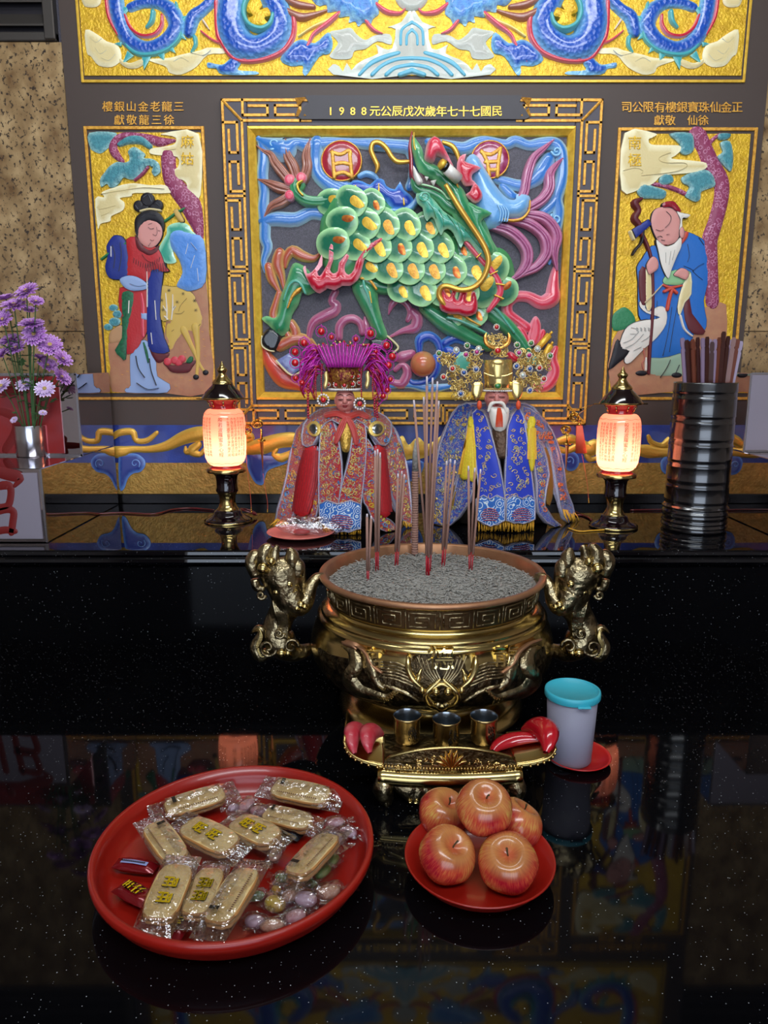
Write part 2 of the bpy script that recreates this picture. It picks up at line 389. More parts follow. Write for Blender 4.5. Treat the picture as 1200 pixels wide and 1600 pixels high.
# metal louvre over each granite strip
LOUV=mat('grey_louvre_metal','55504c',rough=.4,metal=.6)
for nm,xa,xb,lab in (('left',xl-1.3,xl-.02,'dark grey metal louvre at the top left, above the tan granite'),('right',xr+.02,xr+1.3,'dark grey metal louvre at the top right corner above the granite')):
    lv = thing('wall_louvre', ((xa+xb)/2, YW, ztop), lab, 'louvre')
    box(MB(), xa, xb, YW+.005, YW+.035, ztop+.002, ztop+.03, bev=.003).build('bottom_rail', LOUV, lv, smooth=False)
    if nm=='left': box(MB(), xb-.035, xb, YW-.004, YW+.035, ztop+.004, ztop+.60, bev=.003).build('side_rail', LOUV, lv, smooth=False)
    box(MB(), xa, xb, YW+.028, YW+.036, ztop, ztop+.6).build('back_plate', INK, lv, smooth=False)
    for i in range(8):
        z=ztop+.045+i*.07; m_=MB(); vs=[(xa,YW-.0,z),(xb-.02,YW-.0,z),(xb-.02,YW+.028,z+.04),(xa,YW+.028,z+.04),(xa,YW-.0,z+.006),(xb-.02,YW-.0,z+.006),(xb-.02,YW+.028,z+.046),(xa,YW+.028,z+.046)]
        m_.add(vs,[(0,1,2,3),(7,6,5,4),(0,4,5,1),(1,5,6,2),(2,6,7,3),(3,7,4,0)]).build('slat', LOUV, lv, smooth=False)
# ---------------------------------------------------------------- tables
tb = thing('offering_table', (0.1, 1.0, 0), 'large polished black speckled granite offering table in the foreground', 'table')
box(MB(), X0, X1, .18, YR+.02, -.06, 0, bev=.004).build('granite_top', GALAXY, tb, smooth=False)
box(MB(), X0+.03, X1-.03, .24, YR, -.72, -.061).build('base_cabinet', GALAXY, tb, smooth=False)
S('floor', box(MB(), X0-.4, X1+.4, -5, YW+.1, -.78, -.74), mat('floor_tile','6a625a',rough=.3))
lg = thing('altar_ledge', (0.1, YR+.3, 0), 'raised black granite altar ledge behind the incense burner', 'ledge')
box(MB(), X0, X1, YR, YR+.03, .0, H-.05).build('riser_panel', GALAXY, lg, smooth=False)
lipz = V(600,882,YR).z
m_=MB(); prof=[(YR-.012,H),(YR-.018,H-.004),(YR-.020,H-.012),(YR-.016,H-.018),(YR-.012,H-.020),(YR-.016,H-.026),(YR-.018,H-.034),(YR-.014,H-.042),(YR-.006,H-.05),(YW-.001,H-.05),(YW-.001,H)]
n=len(prof); m_.add([(X0,y,z) for y,z in prof]+[(X1,y,z) for y,z in prof],[(i,(i+1)%n,n+(i+1)%n,n+i) for i in range(n)]+[tuple(range(n))[::-1],tuple(range(n,2*n))]).build('moulded_top', LEDGE, lg, smooth=False)
# black plinth strip at the wall foot
zpl = W(600,771,.0).z
S('trim_1', box(MB(), xl, xr, YW-.012, YW+.01, H+.0005, zpl, bev=.002), mat('black_plinth','0b090a',rough=.25))
# ================================================================ RELIEF PANELS
sw = wall(.004)
def rectpx(x0,y0,x1,y1): return [(x0,y0),(x1,y0),(x1,y1),(x0,y1)]
def wbox(mb, p0, p1, o0, o1, mi=0, bev=0):
    """box on the wall between two world (x,z) corners, standing from offset o0 to o1"""
    return box(mb, min(p0[0],p1[0]),max(p0[0],p1[0]),YW-o1,YW-o0,min(p0[1],p1[1]),max(p0[1],p1[1]),mi,bev)
def xz(px,py,off=.004): q=W(px,py,off); return q.x,q.z
def frame_bars(parent, name, a, b, wd, o0, o1, m, sides='LRTB'):
    """rectangular moulding, one bar per side; a = top left, b = bottom right (x,z)"""
    (xa,za),(xb,zb)=a,b
    R={'L':((xa,zb),(xa+wd,za)),'R':((xb-wd,zb),(xb,za)),'T':((xa+wd,za-wd),(xb-wd,za)),'B':((xa+wd,zb),(xb-wd,zb+wd))}
    for s_ in sides:
        wbox(MB(), *R[s_], o0, o1, 0, .0015).build(name, m, parent, smooth=False)
def P(parent, name, m, fn, **k):
    mb=MB(); fn(mb); return mb.build(name, m, parent, **k)
def PF(parent, name, m, poly, depth=.004, off=.004, w=4, we=None, k=3, res=11, lift=.003, outline=None, label=None, ridge=0):
    mb=MB(); puff(mb, poly, depth, wall(off), w=w, we=we, k=k, res=res, lift=lift)
    o=mb.build(name, m, parent, label=label)
    if outline:
        mb=MB(); ribbon(mb, [(x,y,outline) for x,y in poly], wall(off), df=.3, lift=lift+.0012, k=k, nv=3, closed=True)
        mb.build('ink_outline', INK, o)
    return o
def RB(parent, name, m, pts, off=.004, df=.8, lift=.003, ridge=0, nv=7, k=4, label=None, outline=None, rnd=True):
    mb=MB(); ribbon(mb, pts, wall(off), df=df, lift=lift, ridge=ridge, nv=nv, k=k, rnd=rnd)
    return mb.build(name, m, parent, label=label)
def inks(parent, lines, off=.004, lift=.008, r=.7, m=None):
    mb=MB()
    for l in lines: ribbon(mb, [(p[0],p[1],(p[2] if len(p)>2 else r)) for p in l], wall(off), df=.5, lift=lift, nv=3, k=4, rnd=False)
    return mb.build('ink_lines', m or INK, parent, kind='stuff')
def curl(cx,cy,r,turns=1.4,a0=0,dirn=1,hw=2,n=12,r0=.15):
    o=[]
    for i in range(n):
        t=i/(n-1); rr=r*(r0+(1-r0)*t); a=a0+dirn*turns*2*math.pi*t; o.append((cx+rr*math.cos(a),cy+rr*math.sin(a),hw*(.6+.4*t)))
    return o
# ---------------------------------------------------------------- TOP DRAGON PANEL
tp = thing('dragon_relief_panel', W(643,130), 'wide gold relief panel with two blue dragons and clouds, at the top', 'relief panel')
gxl, gxr = W(132,118,.004).x, W(1158,118,.004).x; gz=W(600,118,.004).z
wbox(MB(), (gxl,gz),(gxr,2.45),.001,.004).build('gold_ground', GOLD, tp, smooth=False)
a=(W(128,130).x,2.48); bq=(W(1163,130).x,W(600,130).z)
frame_bars(tp,'gold_fillet',a,bq,.009,.001,.007,GOLDB)
MX=lambda p,mir: [( (1287-q[0]) if mir else q[0],)+tuple(q[1:]) for q in p]
for mir in (False,True):
    lab='left blue dragon' if not mir else 'right blue dragon'
    mb=MB()
    ribbon(mb, MX([(178,-90,12),(181,-30,13),(181,0,13),(188,35,13),(203,64,13),(230,76,12),(260,66,14),(276,42,14),(268,18,13),(250,6,10),(225,5,9),(205,12,8)],mir), wall(.004), df=.55, nv=9)
    dr=mb.build('dragon_body', DRB, tp, label=lab)
    for nm,m_,pts,d in (('dragon_loop',DRB,[(345,-60,10),(340,-20,10),(332,0,10),(318,15,10),(302,28,12),(296,50,10)],.6),
        ('dragon_coil',DRB,[(360,-70,20),(362,-5,22),(360,36,25),(373,68,26),(402,76,22),(430,60,22),(438,30,20),(425,0,20),(410,-20,14)],.5),
        ('belly_scales',RED,[(196,25,2),(205,45,3),(222,57,3),(242,55,3),(253,42,3),(254,25,2)],.8),
        ('belly_scales',RED,[(163,-40,3),(167,0,3),(172,30,3),(185,55,2.5)],.8),
        ('belly_scales',RED,[(338,-30,3.5),(338,0,3.5),(340,50,4),(347,68,4),(362,90,3),(380,97,3),(410,95,3.5),(440,83,4),(455,65,4.5),(460,45,4.5),(458,22,4)],.8),
        ('spine_fin',DTEAL,[(186,-40,2.5),(190,5,2.5),(192,35,2.5),(197,68,3),(215,85,3.5),(240,86,3.5),(263,78,3),(281,60,3),(282,35,2.5),(276,6,2)],.8),
        ('claw_fin',DTEAL,[(240,20,4),(238,34,4),(230,44,2)],.8),('claw_fin',DTEAL,[(305,60,4),(306,72,3),(299,83,1)],.8),
        ('mane_flame',REDP,[(315,50,1.5),(335,65,2),(355,70,2.5),(370,72,3),(375,88,2.5),(385,95,2)],.9),
        ('mane_flame',REDP,[(465,97,1.5),(480,75,2.5),(490,55,3),(512,38,4),(530,22,3)],.9),
        ('mane_flame',REDP,[(342,52,1),(356,58,2),(366,72,2),(369,62,.8)],.9),
        ('brown_mane',TAN,[(427,9,2),(445,17,5),(470,28,7),(492,24,4),(510,18,2)],.7),
        ('brown_mane',TAN,[(440,-4,3),(465,8,6),(490,12,4)],.7),
        ('gold_whisker',mat('pale_whisker','e6d382',rough=.4),[(467,58,1.5),(488,44,2),(515,32,2.5),(543,15,2),(552,-6,2)],.9),
        ('front_claw',REDP,[(572,34,3),(584,48,3),(598,54,1)],.8),('front_claw',REDP,[(588,8,3),(605,20,4),(625,22,2.5),(633,15,1)],.8),
        ('dragon_claw',mat('pale_claw','d9c7b0',rough=.4),[(318,33,2),(324,42,1.5),(328,48,.6)],.8)):
        RB(tp,nm,m_,MX(pts,mir),df=d,lift=.004 if nm in('dragon_coil','dragon_loop') else .009)
    RB(tp,'spine_ring',DTEAL,MX([(396,-5,4),(385,10,4),(383,28,4),(392,44,4),(410,50,4),(424,42,4),(428,28,3)],mir),lift=.03,df=.8)
    PF(tp,'gold_scroll',GOLD,MX([(388,24),(392,8),(404,2),(412,14),(408,22),(420,18),(425,30),(415,34),(421,44),(408,46),(396,44),(390,36),(398,30)],mir),off=.004,lift=.03)
    for spk in ([(192,66),(180,69),(190,74)],[(200,80),(192,101),(210,88)],[(222,88),(226,110),(237,89)],[(246,86),(257,96),(258,82)],[(262,78),(275,84),(270,72)],[(281,60),(292,63),(284,50)],[(283,40),(299,24),(281,28)],[(192,30),(205,12),(190,12)]):
        mb=MB(); puff(mb,MX(spk,mir),.003,wall(.004),k=1,lift=.006); mb.build('fin_spike',DTEAL,tp)
    PF(tp,'dragon_leg',DRB,MX([(438,93),(456,70),(472,62),(492,68),(513,51),(520,68),(515,84),(499,89),(480,117),(473,114),(473,103),(455,104)],mir),.012,w=8)
    PF(tp,'dragon_foot',DRB,MX([(325,98),(340,101),(351,100),(367,86),(377,98),(372,110),(400,112),(400,117),(349,117),(338,108),(325,106)],mir),.010,w=6)
    hd=PF(tp,'dragon_head',mat('dragon_head_cyan','3f8fd0',rough=.35,rim='9fd0e6',coat=.4,var=('1f4fae',60,.6),bump=(90,.8,.004)),MX([(480,-30),(592,-30),(590,5),(592,22),(583,30),(578,40),(568,36),(560,42),(555,34),(545,36),(546,26),(530,28),(528,18),(512,20),(510,8),(494,8)],mir),.02,w=14)
    for cl in ([(134,47),(155,56),(167,65),(185,72),(190,93),(176,105),(155,103),(143,89),(136,82)],[(128,-10),(155,-6),(158,4),(152,11),(140,12),(131,8)],[(265,91),(283,86),(314,79),(325,75),(351,77),(351,84),(325,86),(307,105),(283,117),(265,114),(260,105),(241,98),(232,93)],[(186,90),(195,96),(205,99),(222,93),(230,97),(215,107),(200,107),(188,99)],[(540,-60),(470,-75),(400,-70),(420,-95),(520,-100)],[(130,-60),(150,-70),(160,-50),(150,-30),(134,-35)]):
        PF(tp,'cloud',CREAM,MX(cl,mir),.006,w=7)
    inks(tp,[MX(l,mir) for l in ([(142,60),(152,68),(160,62)],[(150,76),(158,86),(168,80)],[(160,92),(172,96),(182,86)],[(272,98),(284,92),(296,98)],[(300,84),(318,88),(330,80)])],lift=.010,r=.8,m=GREYC)
    PF(tp,'grey_cloud',GREYC,MX([(515,51),(532,47),(548,44),(557,54),(571,63),(585,56),(609,54),(611,70),(590,65),(571,77),(554,80),(548,92),(525,93),(515,88),(522,78),(528,66)],mir),.006,w=6)
    # wave crests
    PF(tp,'wave_foam',GREYC,MX([(643,117),(521,117),(520,101),(530,104),(536,112),(542,99),(549,110),(556,102),(570,93),(591,84),(587,70),(598,76),(613,76),(618,46),(606,43),(627,35),(639,17),(643.5,22)],mir),.004,w=5,k=2)
    for pts in ([(562,117,3),(580,100,5),(602,90,5),(622,84,4)],[(582,117,4),(598,103,4),(620,94,4),(643.5,92,4)],[(604,117,4),(618,107,4),(643.5,102,4)],[(625,117,4),(643.5,111,5)],[(626,70,3),(627,50,3),(634,42,3),(643.5,36,3)],[(635,70,3),(636,56,3),(643.5,48,3)]):
        RB(tp,'wave_arc',CYAN,MX(pts,mir),lift=.006,df=.4)
# upper part of the panel, beyond the frame of the photograph: more cloud and dragon, seen in the polished stone
for mir in (False,True):
    RB(tp,'dragon_body',DRB,MX([(360,-70,20),(400,-110,22),(470,-120,20),(520,-80,16)],mir),df=.5)
PF(tp,'flaming_pearl',GREYC,ell(643,-6,26,24),.012)
# ---------------------------------------------------------------- LINTEL TEXT
lt = thing('gilded_inscription', W(225,182), 'gilded two-line Chinese inscription on brown stone above the left figure panel', 'inscription')
def line(parent, s, xa, xb, y, size, m=GOLDL, off=.001, sx=1.0, h=.0025):
    n=len(s)
    for i,ch in enumerate(s):
        if ch==' ': continue
        mb=MB(); char(mb,ch,xa+(xb-xa)*(i+.5)/n,y,size,wall(off),h,0,sx,bold=.25); mb.build('character', m, parent, smooth=False)
line(lt,'樓銀山金老龍三',159,289,166.5,17)
line(lt,'獻敬龍三徐',177,274,187.5,17)
rt = thing('gilded_inscription', W(1066,182), 'gilded two-line Chinese inscription on brown stone above the right figure panel', 'inscription')
line(rt,'司公限有樓銀寶珠仙金正',970,1160,167.5,18)
line(rt,'獻敬 仙徐',1021,1107,188,17)
# ---------------------------------------------------------------- KIRIN PANEL
kp = thing('kirin_relief_panel', W(643,655), 'large central carved relief of a green scaled kirin in a gold key-pattern frame', 'relief panel')
KF = .020
A1=xz(345,155); A2=xz(914,664); A1=(A1[0],A1[1]); A2=(xz(940,160)[0]+.004,A2[1])
I1=xz(388,200); I2=(xz(897,205)[0],xz(800,624)[1])     # gold bevel outer
R1=xz(401,214); R2=(xz(886,214)[0],xz(800,612)[1])     # recess
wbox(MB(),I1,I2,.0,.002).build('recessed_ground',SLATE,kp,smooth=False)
# frame board: four boards round the recess
for (p0,p1) in (((A1[0],A2[1]),(I1[0],A1[1])),((I2[0],A2[1]),(A2[0],A1[1])),((I1[0],I1[1]),(I2[0],A1[1])),((I1[0],A2[1]),(I2[0],I2[1]))):
    wbox(MB(),p0,p1,.0,KF,0,.003).build('frame_board',mat('frame_board','4a454c',rough=.5,bump=(500,.4,.001)),kp,smooth=False)
bw=(R1[0]-I1[0])
for s_ in range(4):      # sloping gold bevel
    o=[(I1[0],I1[1]),(I2[0],I1[1]),(I2[0],I2[1]),(I1[0],I2[1])]; i_=[(R1[0],R1[1]),(R2[0],R1[1]),(R2[0],R2[1]),(R1[0],R2[1])]
    a,b2=o[s_],o[(s_+1)%4]; c,d=i_[(s_+1)%4],i_[s_]
    mid=lambda p,q,t: (p[0]+(q[0]-p[0])*t,p[1]+(q[1]-p[1])*t)
    vs=[(a[0],YW-KF-.006,a[1]),(b2[0],YW-KF-.006,b2[1])]
    e1,e2=mid(a,d,.3),mid(b2,c,.3); vs+=[(e1[0],YW-KF-.008,e1[1]),(e2[0],YW-KF-.008,e2[1])]
    e1,e2=mid(a,d,.9),mid(b2,c,.9); vs+=[(e1[0],YW-.012,e1[1]),(e2[0],YW-.012,e2[1])]
    vs+=[(d[0],YW-.002,d[1]),(c[0],YW-.002,c[1]),(a[0],YW-KF+.002,a[1]),(b2[0],YW-KF+.002,b2[1])]
    MB().add(vs,[(0,1,3,2),(2,3,5,4),(4,5,7,6),(8,9,1,0)]).build('gilt_bevel',GOLDB,kp,smooth=False)
# key fret
KX0,KX1=A1[0]+.008,I1[0]-.014; lw=.0092
O=(A1[0]+.008,A1[1]-.008); Q=(A2[0]-.008,A2[1]+.008); wF=I1[0]-A1[0]-.026
def bar(mb,x0,z0,x1,z1,wd=lw):
    if abs(x0-x1)<1e-6 or abs(z0-z1)<1e-6:
        wbox(mb,(min(x0,x1)-wd/2,min(z0,z1)-wd/2),(max(x0,x1)+wd/2,max(z0,z1)+wd/2),KF-.002,KF+.0035,0,.001)
    else: tube(mb,[(x0,YW-KF-.001,z0),(x1,YW-KF-.001,z1)],wd*.55,6)
def poly_bars(name,pts,wd=lw):
    mb=MB()
    for a,b2 in zip(pts,pts[1:]): bar(mb,a[0],a[1],b2[0],b2[1],wd)
    return mb.build(name,GOLDL,kp,smooth=False)
plx0,plx1=xz(481,170)[0],xz(812,170)[0]
for (xa,xb,s1) in ((O[0],O[0]+wF,1),(Q[0]-wF,Q[0],-1)):
    poly_bars('fret_rail',[(xa,O[1]-(0 if s1>0 else wF)),(xa,Q[1]+(0 if s1>0 else wF))]); poly_bars('fret_rail',[(xb,O[1]-(wF if s1>0 else 0)),(xb,Q[1]+(wF if s1>0 else 0))])
poly_bars('fret_rail',[(O[0],Q[1]),(Q[0],Q[1])]); poly_bars('fret_rail',[(O[0]+wF,Q[1]+wF),(Q[0]-wF,Q[1]+wF)])
for xa,xb in ((O[0],plx0),(plx1,Q[0])): poly_bars('fret_rail',[(xa,O[1]),(xb,O[1])])
for xa,xb in ((O[0]+wF,plx0+.01),(plx1-.01,Q[0]-wF)): poly_bars('fret_rail',[(xa,O[1]-wF),(xb,O[1]-wF)])
for (cx_,cz_,sx_,sz_) in ((O[0],O[1],1,-1),(Q[0],O[1],-1,-1),(O[0],Q[1],1,1),(Q[0],Q[1],-1,1)):
    poly_bars('fret_mitre',[(cx_,cz_),(cx_+sx_*wF,cz_+sz_*wF)])
def spiral(org,ax,ay,L_,Wd,fl):
    """one key: starts on the rail, turns inwards; ax along, ay across (unit x,z)"""
    g=Wd
    pts=[(0,0),(0,.73),(1,.73),(1,.28),(.26,.28)]
    if fl: pts=[(a,1-b_) for a,b_ in pts]
    return [(org[0]+ax[0]*a*L_+ay[0]*b_*g, org[1]+ax[1]*a*L_+ay[1]*b_*g) for a,b_ in pts]
def run(org,ax,ay,total,n,start=0):
    u=total/n
    for i in range(n):
        a0=i*u+u*.15; L_=u*.76
        o=(org[0]+ax[0]*a0,org[1]+ax[1]*a0)
        if i%2==start: poly_bars('fret_key',spiral(o,ax,ay,L_,wF,False))
        else:
            o=(org[0]+ax[0]*(a0+L_),org[1]+ax[1]*(a0+L_)); poly_bars('fret_key',spiral(o,(-ax[0],-ax[1]),ay,L_,wF,True))
        if i%2==1 and i<n-1:
            e=(org[0]+ax[0]*(i+1.03)*u,org[1]+ax[1]*(i+1.03)*u); poly_bars('fret_divider',[e,(e[0]+ay[0]*wF,e[1]+ay[1]*wF)])
Lv=(O[1]-Q[1]-2*wF)
run((O[0],O[1]-wF*.8),(0,-1),(1,0),Lv+wF*.6,8); run((Q[0],O[1]-wF*.8),(0,-1),(-1,0),Lv+wF*.6,8)
Lh=(Q[0]-O[0]-2*wF); run((O[0]+wF*.8,Q[1]),(1,0),(0,1),Lh+wF*.4,10)
tl=plx0-O[0]-wF; run((O[0]+wF*.8,O[1]),(1,0),(0,-1),tl-.002,2); run((Q[0]-wF*.8,O[1]),(-1,0),(0,-1),tl-.002,2)
# title plaque
pl = thing('title_plaque', W(646,190,.02), 'dark pointed plaque with gilded date inscription above the kirin', 'plaque')
mb=MB(); P0=xz(472,154); P1=xz(818,190); zc=(P0[1]+P1[1])/2; hh=(P0[1]-P1[1])/2
o=[(P0[0]+.012,P0[1]+.002),(P1[0]-.012,P0[1]+.002),(P1[0]-.02,P0[1]-.02),(P1[0]-.004,zc),(P1[0]+.016,P1[1]+.006),(P1[0]+.0,P1[1]),(P0[0]-.0,P1[1]),(P0[0]-.012,P1[1]+.006),(P0[0]+.004,zc),(P0[0]+.024,P0[1]-.02)]
n=len(o); mb.add([(x,YW-KF-.010,z) for x,z in o]+[(x,YW-KF+.001,z) for x,z in o],[tuple(range(n)),tuple(range(n,2*n))[::-1]]+[(i,n+i,n+(i+1)%n,(i+1)%n) for i in range(n)])
mb.build('board',mat('plaque_board','3a373c',rough=.5,bump=(600,.4,.001)),pl,smooth=False)
line(pl,'1988元公辰戊次歲年七十七國民',508,785,174,17.5,off=KF+.010,m=GOLDB)
for sx_,xx in ((1,P0[0]),(-1,P1[0])):
    for zz,s2 in ((P0[1]-.004,-1),(P1[1]+.010,1)):
        MB().add([(xx-sx_*.022,YW-KF-.004,zz),(xx+sx_*.016,YW-KF-.012,zz),(xx-sx_*.012,YW-KF-.004,zz+s2*.028)],[(0,1,2),(2,1,0)]).build('gilt_corner',GOLDL,pl,smooth=False)
# blue cloud border
KO=.004
def K(name,m,pts,**k): return RB(kp,name,m,pts,off=k.pop('off',KO),**k)
cb=K('cloud_border',BLUE,[(404,214,3),(411,232,8),(412,250,9),(410,275,9),(413,300,8),(411,325,9),(414,350,9),(414,372,9),(418,387,8),(412,408,5),(415,425,3)],df=.5)
for pts in ([(404,218,4),(425,228,12),(445,234,17),(462,224,8),(480,228,10),(492,226,9),(510,224,9),(540,221,5),(560,224,7),(590,226,9),(620,228,9),(640,232,10),(648,250,9),(646,275,7),(640,292,6)],
            [(495,225,11),(493,250,9),(498,272,10),(515,288,11),(532,297,10),(545,302,7)],[(505,262,6),(520,280,8),(540,290,8)],[(413,345,8),(432,342,10),(462,343,10),(485,333,9),(506,335,9)],
            [(670,222,6),(700,228,8),(725,232,9),(745,224,9),(760,220,7),(790,226,7),(805,220,8),(825,227,7),(845,225,9),(865,224,9),(876,235,9),(879,260,9),(877,285,9),(870,310,8),(873,330,8),(871,350,7),(869,372,4)],
            [(856,250,10),(845,270,12),(830,284,9),(812,290,8),(790,284,7),(775,280,6)],[(848,332,6),(862,320,8),(874,300,7)],[(786,292,6),(798,305,7),(808,308,4)],
            [(610,604,3),(640,601,5),(672,607,6),(700,604,4)],[(870,372,3),(866,395,3),(858,412,2)]):
    ribbon_o=MB(); ribbon(ribbon_o,[(a,b_,c*1.18) for a,b_,c in pts],wall(KO),df=.5,lift=.003); ribbon_o.build('cloud_branch',BLUE,cb)
for c_ in ((428,227,9,0),(652,236,8,2),(868,238,8,1),(867,343,9,2)):
    mb=MB(); ribbon(mb,curl(c_[0],c_[1],c_[2],1.3,c_[3],1,2.6),wall(KO),df=.9,lift=.016); mb.build('cloud_curl',mat('cloud_curl_enamel','7fb6dc',rough=.25,coat=.6),cb)
# sun and moon discs
for (cx,cy,r,m_,lab,gl) in ((534,253,31,MAROON,'red disc with gold sun character','日'),(765,251,29,mat('moon_disc','8a2347',rough=.25,coat=.6,var=('b86a9a',40,.5)),'purple disc with gold moon character','月')):
    d_=PF(kp,'emblem_disc',m_,ell(cx,cy,r,r),.008,off=KO,lift=.014,w=10,label=lab)
    RB(d_,'disc_rim',GOLDL,[(x,y,1.3) for x,y in ell(cx,cy,r,r,20)]+[(cx+r,cy,1.3)],off=KO,lift=.016,rnd=False)
    mb=MB(); s_=.85
    if gl=='日': q=[[(520,241),(523,278)],[(547,243),(550,278)],[(520,241),(533,244),(545,238),(548,242)],[(523,259),(536,257),(548,260)],[(524,275),(537,272),(549,277)]]
    else: q=[[(752,240),(760,256),(763,276)],[(780,238),(777,258),(776,276)],[(752,241),(766,244),(780,235)],[(758,256),(777,255)],[(762,268),(776,268)]]
    for l in q: ribbon(mb,[(x,y,4.2) for x,y in l],wall(KO),df=.5,lift=.022)
    mb.build('gold_glyph',GOLDL,d_)
# mountain fin behind the back
PF(kp,'back_fin',NAVYE,[(540,296),(552,283),(567,285),(578,290),(587,281),(593,280),(600,283),(604,292),(617,297),(625,285),(631,298),(640,305),(647,315),(645,326),(630,329),(613,328),(603,316),(590,308),(575,304),(560,304),(545,304)],.016,off=KO,lift=.012,w=9,k=2)
K('back_fin',LTBLUE,[(562,276,4),(572,272,5),(585,276,5),(592,286,3),(596,300,3)],lift=.014); K('back_fin',LTBLUE,[(610,330,3),(630,331,5),(645,322,6),(655,306,4),(655,295,2)],lift=.02)
K('gold_flame',GOLDB,[(556,294,2),(560,302,1)],lift=.03);K('gold_flame',GOLDB,[(592,290,1),(592,306,2.5)],lift=.03);K('gold_flame',GOLDB,[(630,312,1),(631,322,2)],lift=.03)
# tail
for pts in ([(454,285,8),(441,269,9),(430,255,8),(424,243,6),(412,237,3),(401,228,.8)],[(464,280,7),(459,262,9),(450,245,8),(447,228,5),(447,218,.8)],[(475,281,8),(481,262,9),(479,245,8),(482,230,5),(486,217,.8)],[(454,298,7),(437,294,9),(420,287,6),(403,281,.8)],[(456,306,8),(441,316,9),(426,323,7),(418,333,3),(410,345,.8)]):
    K('tail_plume',TAN,pts,df=.9,lift=.01,ridge=.22,nv=13)
for cx,cy,r in ((454,284,9),(472,281,9),(454,308,8.5)):
    o_=PF(kp,'tail_bud',PINK,ell(cx,cy,r,r*1.05),.016,off=KO,lift=.022)
    mb=MB(); ribbon(mb,curl(cx,cy,r*.55,1.2,0,1,.7),wall(KO),lift=.038,nv=3); mb.build('bud_curl',REDP,o_)
K('tail',GREEN,[(532,312,10),(515,314,9),(500,317,9),(480,315,9),(467,306,9),(461,296,8),(463,287,7),(470,285,5),(474,291,4),(471,298,2)],df=.8,lift=.022,ridge=.1,nv=11)
K('tail_gold',GOLDB,[(474,287,1.5),(467,292,2),(469,302,2),(475,309,1.5)],lift=.045)
# legs
def leg(pts=None,poly=None,**k):
    return PF(kp,'leg',GREEN,poly,.03,off=KO,lift=.012,w=11,res=14) if poly else K('leg',GREEN,pts,df=1.0,lift=.014,nv=11)
for pts in ([(502,395,2),(490,404,6),(472,400,9),(457,392,9),(448,403,7),(446,417,3)],[(437,396,9),(434,412,10),(440,432,6),(444,452,2.5)],[(420,418,8),(425,436,8),(434,452,4),(441,465,1.5)],[(436,458,5),(431,475,6),(427,492,7),(432,506,6)],[(455,505,7),(462,520,8),(456,532,7),(448,520,5)],[(438,540,10),(460,530,10),(480,532,8),(494,544,4)]):
    K('scroll_leaf',RUST,pts,df=.7,lift=.006)
K('scroll_cloud',mat('orange_red_enamel','c5412f',rough=.3,rim='c9764a',coat=.6),[(412,540,4),(420,562,10),(434,580,15),(448,592,16),(468,602,9),(486,610,4)],df=.5)
leg(poly=[(458,413),(473,415),(487,428),(500,450),(482,462),(473,458),(467,477),(457,493),(455,508),(450,519),(442,525),(430,524),(424,512),(410,499),(418,494),(433,495),(438,468),(447,443)])
leg(poly=[(550,448),(570,435),(588,452),(592,477),(598,502),(606,525),(600,533),(588,532),(582,517),(573,497),(560,473)])
leg(pts=[(560,432,11),(585,446,12),(612,452,10),(628,455,8)])
leg(pts=[(664,482,10),(698,506,15),(730,525,12),(762,541,9)]); leg(pts=[(756,480,11),(786,504,12),(808,527,10),(823,548,8)])
K('leg_trim',TEAL,[(446,470,1.5),(454,448,3),(464,441,3.5),(473,447,3),(479,460,2)],lift=.045); K('leg_trim',GOLDL,[(452,482,1.5),(459,465,3),(467,456,4),(472,452,2)],lift=.044)
K('leg_trim',TEAL,[(568,438,2),(570,450,3),(576,465,2),(580,480,1)],lift=.045); K('leg_trim',GOLDL,[(566,437,3),(578,440,3),(588,453,2.5)],lift=.046); K('leg_trim',GOLDB,[(578,458,1.5),(581,475,1)],lift=.048)
K('leg_trim',TEAL,[(698,498,3),(715,502,3),(738,512,3),(758,522,2)],lift=.055); K('leg_trim',GOLDL,[(700,492,2.5),(718,493,2.5),(735,503,2),(748,510,1)],lift=.058); K('leg_trim',TEAL,[(762,482,2),(772,484,3),(785,500,2.5),(800,520,2)],lift=.045)
PF(kp,'hoof',BLACKE,[(423,512),(441,526),(430,550),(412,541),(409,527)],.02,off=KO,lift=.01); K('hoof_rim',mat('ivory_rim','d8cf9f',rough=.4),[(411,526,1.5),(411,540,1.5),(420,547,1.5),(429,549,1.5)],lift=.025)
PF(kp,'hoof',BLACKE,[(578,530),(604,530),(616,545),(600,552),(582,548)],.015,off=KO,lift=.01); K('hoof_rim',mat('ivory_rim','d8cf9f'),[(606,526,2),(622,542,2),(615,551,2)],lift=.02)
# torso
body=[(515,306),(530,301),(553,298),(573,299),(597,312),(612,325),(635,332),(655,335),(680,342),(705,360),(725,385),(745,400),(760,390),(780,388),(795,400),(803,425),(800,448),(788,472),(770,485),(745,490),(720,492),(700,487),(680,489),(660,478),(632,468),(612,450),(590,434),(573,424),(560,430),(545,443),(520,440),(508,420),(501,398),(500,370),(502,345)]
tor=PF(kp,'torso',mat('body_green','1f6a45',rough=.35,rim='4f9a5c',coat=.5),body,.045,off=KO,lift=.012,w=24,res=18)
BD=np.array(body,float)
def bodyh(x,y):
    d=segdist(np.array([[x,y]],float),BD)[0]; return .012+.045*math.sqrt(max(0,1-(1-min(d/24,1))**2))
